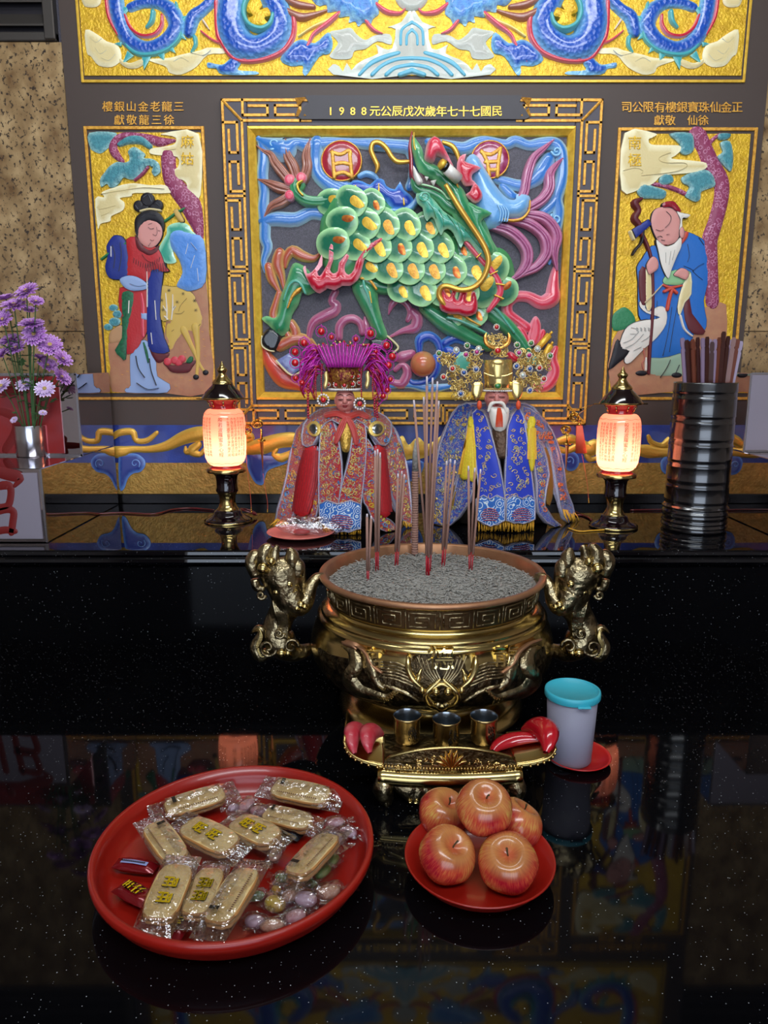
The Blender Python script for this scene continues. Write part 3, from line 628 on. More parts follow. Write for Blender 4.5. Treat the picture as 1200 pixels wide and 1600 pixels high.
# one scale, three sizes of gold eye; local frame: +y away from the wall
def scale_mesh(var):
    mb=MB(); u=mpp(YW-.05,1.2)
    def loc(px,py): return Vector((px*u,0,-py*u)), Vector((0,-1,0))
    loc.s=u
    poly=[(-21,0),(-17,-13),(-6,-20),(8,-17),(19,-7),(22,5),(14,18),(0,21),(-13,15)]
    puff(mb,poly,.0065,loc,w=6,we=9,lift=.003,k=3,res=7)
    g=[(1,-3),(7,-5),(14,2),(18,10),(11,12),(4,8),(0,3)] if var!=2 else [(3,-1),(8,-3),(14,3),(16,9),(10,10),(5,6)]
    puff(mb,g,.0012,loc,lift=.0094,k=3,res=5,mi=1)
    me=mb.build('scale',[SCALE,(GOLDB,GOLDL,mat('copper_leaf','b5542a',rough=.3,metal=.6,var=('e0a040',90,.5)))[var]],tor).data
    o=bpy.data.objects['scale'] if False else [x for x in COL.objects if x.data==me][0]; COL.objects.unlink(o); bpy.data.objects.remove(o); return me
SM=[scale_mesh(i) for i in range(3)]
# meshes were shifted by the parent's origin: undo
for me in SM:
    og=np.array(ORG[tor]); co=np.zeros(len(me.vertices)*3); me.vertices.foreach_get('co',co); co=(co.reshape(-1,3)+og).ravel(); me.vertices.foreach_set('co',co); me.update()
rr=random.Random(3); BP=BD
headpoly=np.array([(640,212),(700,212),(800,260),(775,375),(762,410),(745,398),(700,362),(690,362),(660,338),(646,315)],float)
cnt=0
for j in range(-3,7):
    for i in range(-9,10):
        x=575+33*i+19*j-8; y=353+1.0*i+34*j-4
        p=np.array([[x,y]])
        if not inside(p,BP)[0] : continue
        d=segdist(p,BP)[0]
        if d<2 or inside(p,headpoly)[0] or (x<548 and y>408): continue
        rot=math.radians(18)
        if x<545: rot=math.radians(-45)
        elif x<575: rot=math.radians(-8)
        if x>752: rot=math.radians(-95)
        s_=1.24 if d>14 else 1.02
        me=SM[(0,0,1,1,2)[rr.randrange(5)] if y<430 else (1,2,2,0)[rr.randrange(4)]]
        o=link(bpy.data.objects.new('scale',me)); o.parent=tor
        q=W(x,y,.05); h=bodyh(x,y)-.002+cnt*0
        o.location=Vector((q.x,YW-KO-h,q.z))-ORG[tor]
        # tilt: free (upper left) edge stands proud, lower right tucks under the next
        tilt=Matrix.Rotation(.24,4,Vector((.35,0,.9)).normalized())@Matrix.Rotation(.16,4,'X')
        o.matrix_basis=Matrix.Translation(o.location)@Matrix.Rotation(rot,4,'Y')@Matrix.Rotation(-.22,4,'Z')@Matrix.Rotation(-.12,4,'X')@Matrix.Scale(s_*rr.uniform(.96,1.05),4)
        cnt+=1
# chest plates
K('chest_cord',REDP,[(725,384,4),(736,396,5),(750,412,6),(762,426,7),(772,440,7),(777,456,7),(772,470,7),(760,487,4)],lift=.066,df=.9)
for x,y,dx,dy in ((744,404,4,-4),(766,431,6,-3),(776,448,7,1),(774,467,7,3)): K('cord_band',GOLDB,[(x-dx,y-dy,1.4),(x+dx,y+dy,1.4)],lift=.085,rnd=False)
# head crest and mane
HO=.05
def Hd(name,m,pts,**k): return RB(kp,name,m,pts,off=k.pop('off',HO),**k)
for pts in ([(808,322,8),(818,303,8),(821,287,8),(825,268,8),(833,248,7),(848,234,5),(865,219,.8)],[(822,328,8),(845,314,9),(857,296,9),(858,274,8),(868,259,5),(879,248,.8)],[(816,335,6),(845,340,9),(862,354,9),(869,372,9),(865,390,8),(866,405,5),(869,422,2)],[(796,345,6),(822,349,9),(843,363,9),(853,380,10),(852,399,9),(838,417,8),(818,427,6),(800,436,4),(782,443,1)],[(768,355,6),(790,360,10),(809,373,10),(822,392,10),(822,412,9),(812,428,7),(798,438,3)]):
    Hd('mane_tendril',TEND,pts,off=.012,df=1.0,lift=.012,ridge=.16,nv=13)
PF(kp,'horn_crest',LTBLUE,[(737,242),(747,248),(757,265),(773,290),(787,307),(797,313),(805,312),(807,305),(822,305),(828,313),(825,330),(813,342),(797,343),(787,344),(780,356),(768,359),(757,357),(752,347),(740,330),(738,300),(732,275),(727,253)],.035,off=HO-.03,lift=.012,w=18,res=14)
for i in range(4): Hd('crest_fold',mat('crest_fold','8fc0e6',rough=.25,coat=.6),[(776+i*4,322+i,1),(781+i*4,334,1.3),(779+i*4,348,1)],off=HO,lift=.022)
Hd('crest_trim',GOLDL,[(787,343,2.2),(800,345,2.5),(815,342,2.5),(826,330,2),(828,313,1)],off=HO,lift=.006)
neck=PF(kp,'neck',GREEN,[(700,330),(725,320),(745,325),(757,345),(768,375),(778,395),(768,415),(755,408),(740,385),(720,362),(702,350)],.03,off=.03,lift=.012,w=14)
PF(kp,'beard_frill',TEAL,[(650,303),(667,303),(680,315),(692,330),(706,340),(722,352),(738,365),(753,383),(762,402),(757,408),(743,392),(733,379),(725,378),(720,388),(715,380),(708,365),(700,358),(693,361),(689,368),(683,358),(678,343),(673,340),(667,346),(662,337),(660,325),(652,318)],.022,off=HO+.02,lift=.01,w=8,k=2,res=16)
mb=MB()
for l in ([(668,322,.6),(676,333,.9),(680,345,.5)],[(684,332,.6),(690,345,.9),(692,358,.5)],[(697,340,.6),(706,352,.9),(712,364,.5)],[(712,352,.6),(718,366,1),(722,380,.5)],[(724,362,.6),(736,376,1),(748,392,.5)]): ribbon(mb,l,wall(HO),lift=.054,nv=5)
mb.build('frill_vein',GREEN,kp)
PF(kp,'beard_curl',TEAL,ell(662,312,11,10),.02,off=HO,lift=.03); 
mb=MB(); ribbon(mb,curl(662,312,8,1.4,0,1,1.2),wall(HO),lift=.051,nv=5); mb.build('curl_line',GREEN,kp)
PF(kp,'cheek_spikes',GREEN,[(728,316),(745,323),(768,334),(754,343),(752,352),(762,368),(772,392),(762,398),(745,377),(738,352),(730,335)],.02,off=HO+.02,lift=.01,w=8,k=2)
PF(kp,'mouth',MOUTH,[(654,272),(668,280),(682,290),(692,300),(702,315),(698,322),(686,314),(676,304),(662,299),(654,290)],.004,off=HO+.02,lift=.018,w=6)
PF(kp,'upper_jaw',GREEN,[(643,212),(652,222),(660,235),(664,252),(674,256),(682,260),(692,268),(704,280),(714,288),(724,298),(730,312),(738,330),(745,345),(756,368),(764,392),(758,400),(744,380),(728,362),(712,346),(704,334),(700,322),(697,310),(690,298),(680,288),(672,282),(660,278),(654,270),(649,258),(644,240),(641,225)],.04,off=HO+.015,lift=.012,w=13,res=18)
mb=MB(); ribbon(mb,[(645,283,4),(649,294,6),(660,301,7),(674,304,7),(688,312,8),(698,322,9),(712,330,10),(728,342,9)],wall(HO+.015),df=1,lift=.018); mb.build('lower_jaw',GREEN,kp)
Hd('lip_line',mat('lip_light','a9d8a4',rough=.3,coat=.5),[(646,282,1.4),(652,292,1.8),(664,295,1.8),(678,299,1.8),(690,306,1.8),(698,316,1.8),(704,316,1.2)],lift=.052)
Hd('snout_edge',MAROON,[(643,212,1.5),(640,230,2.5),(642,252,3),(643,275,3.5),(648,288,2)],lift=.04); Hd('snout_line',GOLDB,[(646,214,.8),(646,232,1),(650,246,1)],lift=.05)
PF(kp,'tooth',WHITEE,[(645,262),(652,273),(659,284),(659,290),(652,292),(646,280)],.012,off=HO+.03,lift=.03,k=2); PF(kp,'tooth',WHITEE,[(672,286),(681,284),(677,294)],.008,off=HO+.03,lift=.03,k=1);PF(kp,'tooth',WHITEE,[(663,279),(669,280),(666,286)],.006,off=HO+.03,lift=.03,k=1)
PF(kp,'brow_crest',REDP,[(663,250),(664,238),(668,223),(677,215),(687,219),(694,232),(703,250),(709,264),(703,264),(692,250),(682,246),(678,254),(670,256)],.035,off=HO+.04,lift=.01,w=9)
mb=MB(); a_=W(716,280,HO+.07); b_=W(688,254,HO+.11); tube(mb,[a_,a_.lerp(b_,.7)],[.019,.018],14); tube(mb,[a_.lerp(b_,.7),a_.lerp(b_,.85)],[.0185,.0185],14,1); tube(mb,[a_.lerp(b_,.85),b_],[.018,.014],14,2); mb.build('bulging_eye',[WHITEE,BLACKE,GOLDB],kp)
Hd('ear_ring',GOLDL,[(703,284,2),(709,290,3),(713,298,2)],lift=.055)
for poly in ([(717,247),(728,242),(725,253),(738,258),(751,264),(738,273),(737,282),(743,288),(727,292),(720,283),(713,265)],[(741,286),(752,301),(752,312),(742,319),(732,312),(727,305),(734,300)]):
    PF(kp,'red_frill',RED,poly,.016,off=HO+.02,lift=.012,w=8,k=2)
# whiskers: free-standing gilt rods
def wh(pts,offs,r): 
    mb=MB(); tube(mb,[W(x,y,o_) for (x,y),o_ in zip(pts,offs)],[r*q for q in ([.8]+[1]*(len(pts)-2)+[.35])],8,k=5); mb.build('gilt_whisker',mat('whisker_gilt','dba948',rough=.3,metal=.55),kp)
wh([(696,288),(715,320),(735,350),(752,376),(761,395),(763,412),(755,434),(740,449),(720,453),(698,447),(688,451),(686,462),(692,472),(699,481)],[.13,.13,.125,.12,.12,.12,.115,.11,.105,.10,.095,.09,.09,.09],.0095)
wh([(642,252),(622,253),(612,245),(604,232),(593,223),(583,224),(580,235),(586,250),(590,260),(587,271)],[.05]*10,.0085); wh([(690,222),(706,228),(715,242),(717,256)],[.05]*4,.0085)
# flames
PF(kp,'haunch_flame',RED,[(474,420),(478,416),(480,428),(488,425),(497,414),(503,398),(504,415),(496,425),(500,432),(507,422),(514,408),(514,390),(521,376),(523,395),(520,410),(516,422),(521,428),(528,424),(530,411),(542,396),(544,378),(548,366),(550,383),(547,400),(540,413),(539,424),(545,430),(553,422),(558,403),(567,388),(583,378),(605,368),(593,383),(577,396),(569,408),(565,425),(559,438),(547,447),(535,447),(523,454),(512,451),(500,459),(490,453),(483,443),(478,432)],.02,off=.052,lift=.012,w=7,we=3,k=2,res=20)
PF(kp,'shoulder_flame',RED,[(690,448),(694,455),(701,464),(706,454),(714,451),(711,464),(715,469),(719,456),(725,452),(730,458),(728,468),(733,470),(735,458),(742,456),(746,476),(743,490),(728,495),(716,491),(704,491),(690,486),(686,474)],.02,off=.066,lift=.01,w=8,we=3,k=2,res=16)
# scarf and lower clouds
K('red_scarf',REDP,[(869,412,3),(866,430,7),(864,450,10),(862,466,13),(845,473,11),(825,464,9),(805,464,9),(793,475,9),(794,490,9),(808,501,8),(822,512,9)],df=.7,lift=.008)
for poly in ([(824,535),(826,512),(832,497),(838,495),(844,506),(843,525),(836,540)],[(806,512),(816,513),(824,525),(826,540),(815,532)],[(845,515),(852,520),(845,535),(838,540)]): PF(kp,'red_petal',REDP,poly,.015,off=KO,lift=.012)
K('pink_cloud',REDP,[(868,545,5),(862,560,9),(867,580,10),(858,598,10),(845,606,8),(835,602,5)],df=.7)
K('red_bead',RED,[(797,556,7),(803,560,7)],df=1,lift=.02)
for pts in ([(524,456,6),(518,470,6),(525,477,8),(522,486,9),(508,493,9),(492,502,8),(485,515,6),(483,530,4)],[(530,528,6),(530,512,7),(538,501,7),(552,498,7),(563,506,6),(566,520,5)],[(607,492,.8),(612,477,5),(622,467,6),(635,475,5),(641,488,5),(637,500,4)],[(610,526,2),(630,517,5),(648,512,9),(652,498,9),(645,488,8)],[(575,525,5),(572,510,6),(570,496,2)],[(615,560,4),(628,558,9),(643,553,7)],[(612,597,5),(628,600,8),(637,583,8),(629,570,5),(618,578,4)]):
    K('mauve_scroll',MAUVE,pts,df=.7,lift=.006)
for pts in ([(655,548,5),(656,531,8),(670,525,8),(683,533,7),(688,546,6)],[(695,536,7),(712,528,8),(735,534,9),(752,545,6)],[(683,560,8),(678,582,9),(663,596,6),(645,598,5),(638,590,3)],[(700,548,8),(715,556,8),(722,570,6)]):
    K('blue_ribbon',NAVYE,pts,df=.7,lift=.006)
mb=MB(); q=W(661,569,.03); ball(mb,(q.x,q.y,q.z),20*mpp(YW,.9),18,12); mb.build('jewel_ball',mat('ball_enamel','cf5a48',rough=.3,coat=.6,var=('a99a55',9,.9)),kp)
PF(kp,'book',mat('book_blue','7a86b8',rough=.35,coat=.5,var=('4d5a8a',60,.6)),[(433,563),(452,552),(481,569),(457,586)],.004,off=KO+.03,lift=.014,k=1); K('book_edge',mat('ivory_rim','d8cf9f'),[(433,564,2),(456,586,2),(475,577,1.5)],off=KO+.03,lift=.014)
for a_,b_ in (((833,552),(863,518)),((843,567),(864,534))):
    mb=MB(); p,q=W(*a_,.03),W(*b_,.05); tube(mb,[p,p.lerp(q,.85)],.0115,12); tube(mb,[p.lerp(q,.85),p.lerp(q,.87)],[.0115,.004],12); tube(mb,[p.lerp(q,.87),q],.0045,8); mb.build('gilt_scroll_tube',GOLDB,kp)
# teal arm pieces low behind the crown
PF(kp,'teal_pad',TEAL,ell(722,566,13,16),.015,off=KO,lift=.01); PF(kp,'teal_pad',TEAL,ell(833,560,12,12),.015,off=KO,lift=.01)
# ---------------------------------------------------------------- SIDE FIGURE PANELS
def figpanel(label, gTL, gBR, tTL, tBR):
    t=thing('figure_relief_panel', W((gTL[0]+gBR[0])/2,gBR[1]), label, 'relief panel')
    a=xz(*gTL); b_=xz(*gBR); c=xz(*tTL); d=xz(*tBR)
    wbox(MB(),c,d,0,.004).build('gold_ground',GOLD,t,smooth=False)
    frame_bars(t,'gilt_fillet',a,b_,.0105,0,.006,GOLDL)
    return t
def poly(t,name,m,pts,outline=None,lift=.003,depth=.003,**k): return PF(t,name,m,pts,depth,outline=outline,lift=lift,off=.004,**k)
lp=figpanel('painted relief panel of a lady with a deer, left of the kirin',(130,197),(338,625),(139,207),(332,614))
poly(lp,'earth',EARTH,[(322,438),(300,455),(286,456),(262,468),(258,520),(225,526),(195,534),(170,536),(173,575),(176,612),(255,614),(331,613),(327,520)],k=2)
poly(lp,'teal_foliage',TEALL,[(140,208),(182,208),(177,223),(171,230),(162,238),(155,240),(146,236),(141,230)])
RB(lp,'branch',BARK,[(191,252,4),(180,240,7),(177,228,7),(188,214,6),(212,212,5),(235,217,7),(250,222,8),(272,220,3)],df=.4,lift=.004)
RB(lp,'tree_trunk',BARK,[(263,244,12),(264,262,12),(268,280,13),(280,298,15),(296,317,17),(304,338,14),(310,358,9),(314,378,4)],df=.25,lift=.004)
RB(lp,'leaf_spray',TEALL,[(188,226,4),(204,219,7),(222,220,7),(234,229,5)],df=.5,lift=.007)
poly(lp,'pine_cluster',TEALL,[(159,293),(158,280),(165,270),(172,261),(184,254),(195,255),(203,252),(203,244),(201,238),(206,232),(213,231),(221,236),(228,242),(226,248),(238,249),(247,254),(251,262),(251,270),(243,276),(238,269),(240,261),(230,260),(225,268),(215,280),(203,281),(194,278),(188,286),(182,292),(173,294),(168,288)],lift=.008,depth=.006)
RB(lp,'twig',BARK,[(212,282,2),(224,272,2.5),(232,262,2)],lift=.009)
inks(lp,[[(x,y),(x+dx,y+dy)] for x,y,dx,dy in [(205,262,-2,12),(212,258,0,14),(219,256,2,12),(226,254,4,10),(180,262,-4,12),(188,260,-1,14),(196,260,2,14),(168,276,-4,10),(176,274,0,12),(184,276,4,10),(243,258,0,12),(236,254,2,8),(208,238,2,8),(216,240,2,8)]],lift=.017,r=.6,m=mat('foliage_line','2c6f80',rough=.5))
for c_ in ([(252,210),(311,210),(314,304),(303,303),(294,296),(292,287),(284,281),(267,279),(257,274),(261,267),(278,263),(278,246),(248,243),(235,240),(237,233),(256,230),(273,226),(276,217),(268,213)],
           [(160,301),(178,294),(193,289),(212,287),(235,290),(259,290),(267,302),(212,302),(206,307),(188,310),(195,317),(193,329),(175,338),(173,346),(158,350),(154,357),(150,311),(164,309)]):
    poly(lp,'cloud_bank',CREAM,c_,lift=.006,we=2.5)
inks(lp,[[(158,304,.8),(190,299,.8),(225,294,.8),(258,296,.6)],[(156,328,.8),(168,326,.8),(182,322,.8)],[(160,338,.7),(172,333,.7)],[(282,292,.8),(290,290,.8)],[(262,236,.8),(276,234,.7)]],lift=.010,m=mat('cloud_line','b39c63',rough=.5))
for i,ch in enumerate('麻姑'):
    mb=MB(); char(mb,ch,293,221+27*i,21,wall(.014),.003,bold=.3); mb.build('gold_character',GOLD,lp,smooth=False)
RB(lp,'bamboo_pole',mat('bamboo_green','2e7a4a',rough=.4),[(160,405,2.2),(182,390,2.2),(255,348,2.2),(275,334,2.2),(294,324,2.2)],lift=.007,df=1)
poly(lp,'straw_basket',mat('straw','c9a55a',rough=.6),[(272,332),(278,327),(284,336),(289,346),(284,348),(278,342)],outline=.4,lift=.01)
poly(lp,'teal_shrub',TEAL,[(248,392),(254,378),(261,366),(262,356),(270,350),(285,348),(296,353),(301,362),(318,374),(318,384),(300,372),(281,368),(270,376),(272,398),(276,410),(262,412),(252,404)],lift=.006)
poly(lp,'blue_rock',ROCKB,[(267,366),(281,360),(300,366),(319,376),(322,440),(299,455),(286,452),(277,446),(286,427),(282,409),(276,398),(268,385)],lift=.008,depth=.008)
poly(lp,'left_rock',mat('tan_rock','b58b63',rough=.5),[(172,520),(180,512),(190,508),(194,520),(190,533),(172,536)],outline=.4)
for x,y,r in ((178,481,7),(185,491,8),(180,503,9),(170,511,7)): poly(lp,'teal_shrub',TEALL,ell(x,y,r,r*.75),lift=.006)
poly(lp,'deer_body',DEER,[(250,450),(268,448),(286,449),(302,459),(313,478),(318,500),(316,512),(305,520),(292,519),(284,526),(276,535),(272,545),(266,548),(262,540),(260,525),(261,508),(266,502),(251,498)],outline=.6,lift=.005)
for l in ([(288,516,7),(297,535,5),(305,552,4),(313,570,3),(322,583,2.5)],[(306,512,8),(309,535,5),(310,560,4),(308,588,3)]): RB(lp,'deer_leg',DEER,l,df=.3,lift=.007)
for e_ in ((322,582),(307,589)): poly(lp,'deer_hoof',INK,ell(e_[0],e_[1],4.5,4),lift=.009)
for l in ([(262,500,1),(262,482,1.2),(260,458,.6)],[(262,488,1),(256,478,.6)],[(269,500,1),(271,482,1.2),(271,460,.6)],[(271,486,1),(276,478,.6)],[(258,494,1),(264,500,1)]): RB(lp,'antler',WHITEP,l,lift=.011)
spots=[]
for x,y in ((287,459),(305,470),(278,472),(307,485),(254,469),(256,484),(265,454),(272,481)):
    for a in (0,1.05,2.1): spots.append([(x-3*math.cos(a),y-3*math.sin(a),.6),(x+3*math.cos(a),y+3*math.sin(a),.6)])
inks(lp,spots+[[(293,466),(283,478),(280,487)],[(274,490),(284,490),(289,486)],[(300,509),(308,512),(314,506)],[(269,518,1),(273,515,1)],[(263,540),(266,541)],[(290,520),(298,538),(305,556)]],lift=.010)
poly(lp,'fruit_basket',MAROONP,[(256,566),(272,571),(306,563),(301,574),(294,582),(271,582),(262,574)],outline=.4,lift=.008)
for x,y in ((263,565),(274,563),(285,561),(280,566)): poly(lp,'peach',mat('peach_red','c6404c',rough=.4),ell(x,y,6,6),lift=.009)
poly(lp,'peach_leaf',DGREEN,[(292,566),(298,557),(303,559),(300,567)],lift=.012)
poly(lp,'white_underskirt',PALEB,[(222,532),(232,534),(240,556),(245,567),(247,588),(266,600),(262,613),(230,614),(198,613),(198,606),(205,602),(204,556),(217,541)],outline=.7,lift=.006,k=2)
poly(lp,'red_underskirt',PRED,[(188,450),(232,450),(232,514),(222,532),(218,541),(200,554),(191,500)],outline=.6,lift=.007,k=2)
poly(lp,'green_sash',DGREEN,[(192,455),(211,457),(209,482),(201,517),(198,561),(190,558),(181,547),(192,528),(192,492)],outline=.6,lift=.009,k=2)
RB(lp,'red_ribbon',REDP,[(222,460,2),(225,480,3),(224,500,3),(225,525,2)],lift=.010,df=.4)
poly(lp,'jade_belt',PALEB,[(222,489),(231,490),(231,500),(222,499)],lift=.011,k=1); RB(lp,'green_tassel',DGREEN,[(226,536,1.5),(230,550,2.5),(233,566,1.5)],lift=.011)
poly(lp,'maroon_hem',MAROONP,[(232,540),(247,550),(266,552),(258,563),(248,567),(240,558)],outline=.4,lift=.007)
poly(lp,'navy_sleeve',NAVY,[(234,424),(255,416),(254,446),(251,492),(258,528),(266,549),(247,552),(233,541),(231,492),(233,448)],outline=.8,lift=.010,k=2)
poly(lp,'navy_sleeve',NAVY,[(170,400),(168,386),(176,372),(183,368),(193,371),(200,384),(203,402),(203,430),(189,437),(172,434),(166,418)],outline=.8,lift=.010)
poly(lp,'red_cape',PRED,[(199,375),(215,371),(223,384),(237,385),(248,388),(256,405),(259,416),(266,424),(254,425),(240,422),(232,441),(215,434),(200,430),(202,402)],outline=.8,lift=.012,k=2)
fr=[]
for i in range(12): x=212+i*3.6; fr.append([(x,404+8*math.sin(i*.3),.6),(x-1,412+8*math.sin(i*.3),.5)])
for i in range(9): x=230+i*3.8; fr.append([(x,414-i*.3,.6),(x+1.5,426,.5)])
inks(lp,fr,lift=.019)
poly(lp,'pale_cuff',PALEB,[(189,437),(203,431),(218,434),(232,444),(231,452),(211,455),(197,450)],outline=.7,lift=.013)
poly(lp,'face',SKIN,[(228,344),(246,345),(255,358),(254,372),(246,384),(236,388),(226,384),(219,376),(216,362),(220,352)],outline=.4,lift=.013)
poly(lp,'collar',MAROONP,[(213,368),(219,376),(226,386),(236,392),(245,388),(250,384),(247,394),(236,400),(226,396),(216,388)],lift=.015)
poly(lp,'hair',INK,[(213,362),(213,344),(222,334),(236,330),(250,334),(258,346),(257,362),(252,352),(240,346),(228,348),(220,358),(217,370)],lift=.015)
for x,y,rx,ry in ((232,313,11,11),(218,323,8,9),(248,322,8,9),(226,326,8,5),(242,324,7,5)): poly(lp,'hair_bun',INK,ell(x,y,rx,ry),lift=.012)
mb=MB()
for l in ([(222,342,.6),(232,336,.6),(246,338,.6)],[(226,310,.5),(234,306,.5),(239,316,.5)],[(214,322,.5),(218,328,.5)],[(246,318,.5),(252,324,.5)],[(226,318,.5),(232,322,.5)]): ribbon(mb,l,wall(.004),lift=.019,nv=3)
mb.build('hair_sheen',mat('hair_sheen','6b6f7c',rough=.4),lp)
RB(lp,'hair_ribbon',CREAM,[(222,331,2),(236,328,2),(252,330,2)],lift=.016)
inks(lp,[[(234,356,.7),(238,359,.9),(243,358,.6)],[(234,352,.5),(240,350,.4)],[(249,361,.6),(253,362,.8)],[(247,356,.5),(248,364,.5),(246,369,.6),(241,367,.5)],[(224,398),(232,408),(244,412)],[(178,384),(182,400),(180,420)],[(190,380),(192,400),(188,425)],[(238,380,.4),(234,386,.4)],
  [(214,556),(218,575),(228,590)],[(235,560),(238,580),(246,602)],[(215,598),(232,608),(250,606)],[(205,444),(218,448),(230,446)]],lift=.0185)
inks(lp,[[(237,375,.8),(240,377,1.1),(243,376,.8)]],lift=.019,m=MAROON)
inks(lp,[[(176,386,.8),(176,402,.6)],[(244,470,.6),(246,500,.6)],[(238,520,.6),(240,538,.6)],[(204,470,.6),(203,490,.6)],[(232,425,.7),(232,480,.7)],[(300,380,.8),(310,392,.6)],[(306,400,.8),(300,420,.6)],[(296,382,.6),(292,398,.7)],[(310,420,.7),(312,440,.7)]],lift=.020,m=WHITEP)
dots=[]
for x,y in ((317,518),(319,530),(320,541),(321,556),(290,550),(285,590),(298,594),(316,594),(275,603),(200,580),(192,585)): dots.append([(x-1.6,y,1.3),(x+1.8,y+.6,1.1)])
inks(lp,dots,lift=.007,m=GOLDL)
# right panel
rp=figpanel('painted relief panel of a white-bearded old man with a crane, right of the kirin',(966,199),(1145,625),(975,209),(1136,614))
R_=lambda n,m,p,**k: poly(rp,n,m,p,**k)
R_('earth',EARTH,[(958,530),(975,514),(1000,500),(1060,490),(1110,478),(1134,476),(1134,540),(1130,612),(1050,612),(955,612)],k=2)
R_('green_bush',mat('bush_green','2f7d52',rough=.5,bump=(120,.6,.003)),[(958,516),(957,494),(966,484),(975,480),(985,486),(992,498),(990,508),(978,514)])
RB(rp,'tree_trunk',BARK,[(1090,212,15),(1101,232,13),(1111,256,14),(1126,282,13),(1127,309,12),(1118,346,12),(1109,375,13),(1110,405,12),(1112,440,11),(1113,472,11)],df=.25,lift=.004)
RB(rp,'branch',BARK,[(1014,287,3),(1035,290,4),(1055,296,4),(1070,303,4)],df=.4,lift=.005); RB(rp,'branch',BARK,[(1104,228,4),(1116,216,3),(1124,210,2)],df=.4,lift=.005)
for p_ in ([(1045,210),(1078,209),(1083,225),(1081,238),(1070,243),(1061,238),(1060,225)],[(1064,278),(1080,270),(1100,266),(1112,273),(1115,282),(1115,292),(1095,300),(1093,311),(1086,316),(1076,312),(1069,306),(1076,293),(1066,287)],[(994,300),(1000,290),(1010,289),(1023,293),(1035,297),(1040,302),(1036,311),(1018,311),(1002,310)],[(1028,282),(1036,273),(1048,275),(1051,284),(1042,289),(1032,289)],[(1124,224),(1139,222),(1144,245),(1141,268),(1132,262),(1120,246),(1128,238)],[(1122,210),(1140,210),(1136,218),(1122,219)]):
    R_('pine_cluster',TEALL,p_,lift=.008,depth=.006)
R_('cloud_bank',CREAM,[(975,209),(1023,210),(1018,216),(1012,219),(1016,227),(1040,228),(1060,229),(1062,236),(1054,244),(1048,249),(1078,252),(1102,256),(1100,265),(1078,271),(1055,273),(1032,276),(1020,287),(1000,296),(970,298)],lift=.010,we=2.5)
inks(rp,[[(1046,240,.8),(1030,246,.8),(1028,252,.8),(1040,256,.8),(1066,256,.8),(1070,262,.8),(1050,270,.8),(1000,276,.8)],[(972,268,.8),(990,264,.8),(1002,268,.8),(1000,273,.8)]],lift=.0145,m=MT['cloud_line'])
for i,ch in enumerate('南極'):
    mb=MB(); char(mb,ch,991.5,223+27*i,22,wall(.016),.003,bold=.3); mb.build('gold_character',GOLD,rp,smooth=False)
R_('pale_underskirt',mat('celadon','93ad95',rough=.5),[(1012,557),(1044,556),(1066,548),(1080,560),(1082,584),(1047,588),(1012,584)],outline=.7,lift=.005)
R_('blue_robe',ROBE,[(1062,362),(1082,366),(1104,381),(1108,405),(1108,430),(1098,470),(1103,500),(1099,517),(1085,512),(1078,545),(1072,552),(1060,552),(1044,557),(1016,559),(1015,540),(1018,500),(1000,500),(996,480),(996,440),(994,418),(1002,405),(1013,388),(1024,384),(1042,395),(1058,378)],outline=.8,lift=.007,k=2)
R_('maroon_sleeve_lining',MAROONP,[(997,425),(1007,419),(1010,465),(1005,478),(998,468)],lift=.012,k=2); R_('cream_sleeve_lining',CREAM,[(1007,420),(1015,430),(1017,478),(1009,486),(1006,465)],lift=.013,k=2,outline=.4)
RB(rp,'gnarled_staff',MAROONP,[(1000,312,3),(990,318,6),(996,330,5),(990,342,6),(997,352,5),(1001,366,4),(1008,380,3),(1014,398,3),(1017,420,3),(1018,480,3),(1014,540,3),(1012,583,2.5)],df=.8,lift=.013)
R_('scroll_bundle',NAVY,[(985,360),(1010,344),(1015,352),(991,373)],lift=.02,k=1,outline=.5); RB(rp,'scroll_end',CREAM,[(983,363,2),(988,375,2)],lift=.02); RB(rp,'dark_ribbon',INK,[(1003,362,1.5),(1000,380,2),(990,392,2),(986,400,1)],lift=.02)
R_('hand',SKIN,[(1010,428),(1007,415),(1016,402),(1024,407),(1025,420),(1014,429)],outline=.5,lift=.02)
R_('green_drape',mat('celadon_green','86b883',rough=.5),[(1034,437),(1044,426),(1056,422),(1077,426),(1064,444),(1048,446),(1036,444)],outline=.6,lift=.013)
R_('cream_sleeve_lining',CREAM,[(1064,446),(1077,426),(1078,460),(1068,473),(1060,494),(1056,479)],outline=.5,lift=.013,k=2)
R_('maroon_sleeve_lining',MAROONP,[(1066,482),(1075,464),(1079,490),(1100,518),(1088,523),(1073,514)],lift=.013,k=2); RB(rp,'white_hem',WHITEP,[(1061,494,2),(1067,514,2),(1079,525,1.5)],lift=.014)
RB(rp,'red_belt',mat('belt_red','c04a38',rough=.5),[(1034,446,2),(1045,450,3),(1062,447,2)],lift=.017); RB(rp,'belt_bow',MT['belt_red'],[(1036,456,3),(1046,452,3),(1054,458,3)],lift=.018); RB(rp,'belt_tie',MT['belt_red'],[(1047,454,3),(1043,468,3),(1040,484,3)],lift=.018)
R_('hand',SKIN,[(1049,430),(1060,420),(1070,423),(1073,430),(1068,438),(1057,434)],outline=.5,lift=.02)
R_('head',SKIN,[(1015,345),(1019,331),(1029,325),(1045,326),(1057,334),(1061,350),(1060,366),(1052,380),(1034,384),(1024,374),(1017,358)],outline=.5,lift=.014)
R_('white_hair',WHITEP,[(1054,332),(1061,334),(1075,337),(1070,342),(1063,343),(1063,362),(1061,372),(1058,360),(1060,345)],outline=.4,lift=.018)
R_('red_cap',MAROON,[(1033,325),(1034,318),(1048,316),(1055,322),(1061,332),(1053,331),(1045,325)],outline=.5,lift=.018)
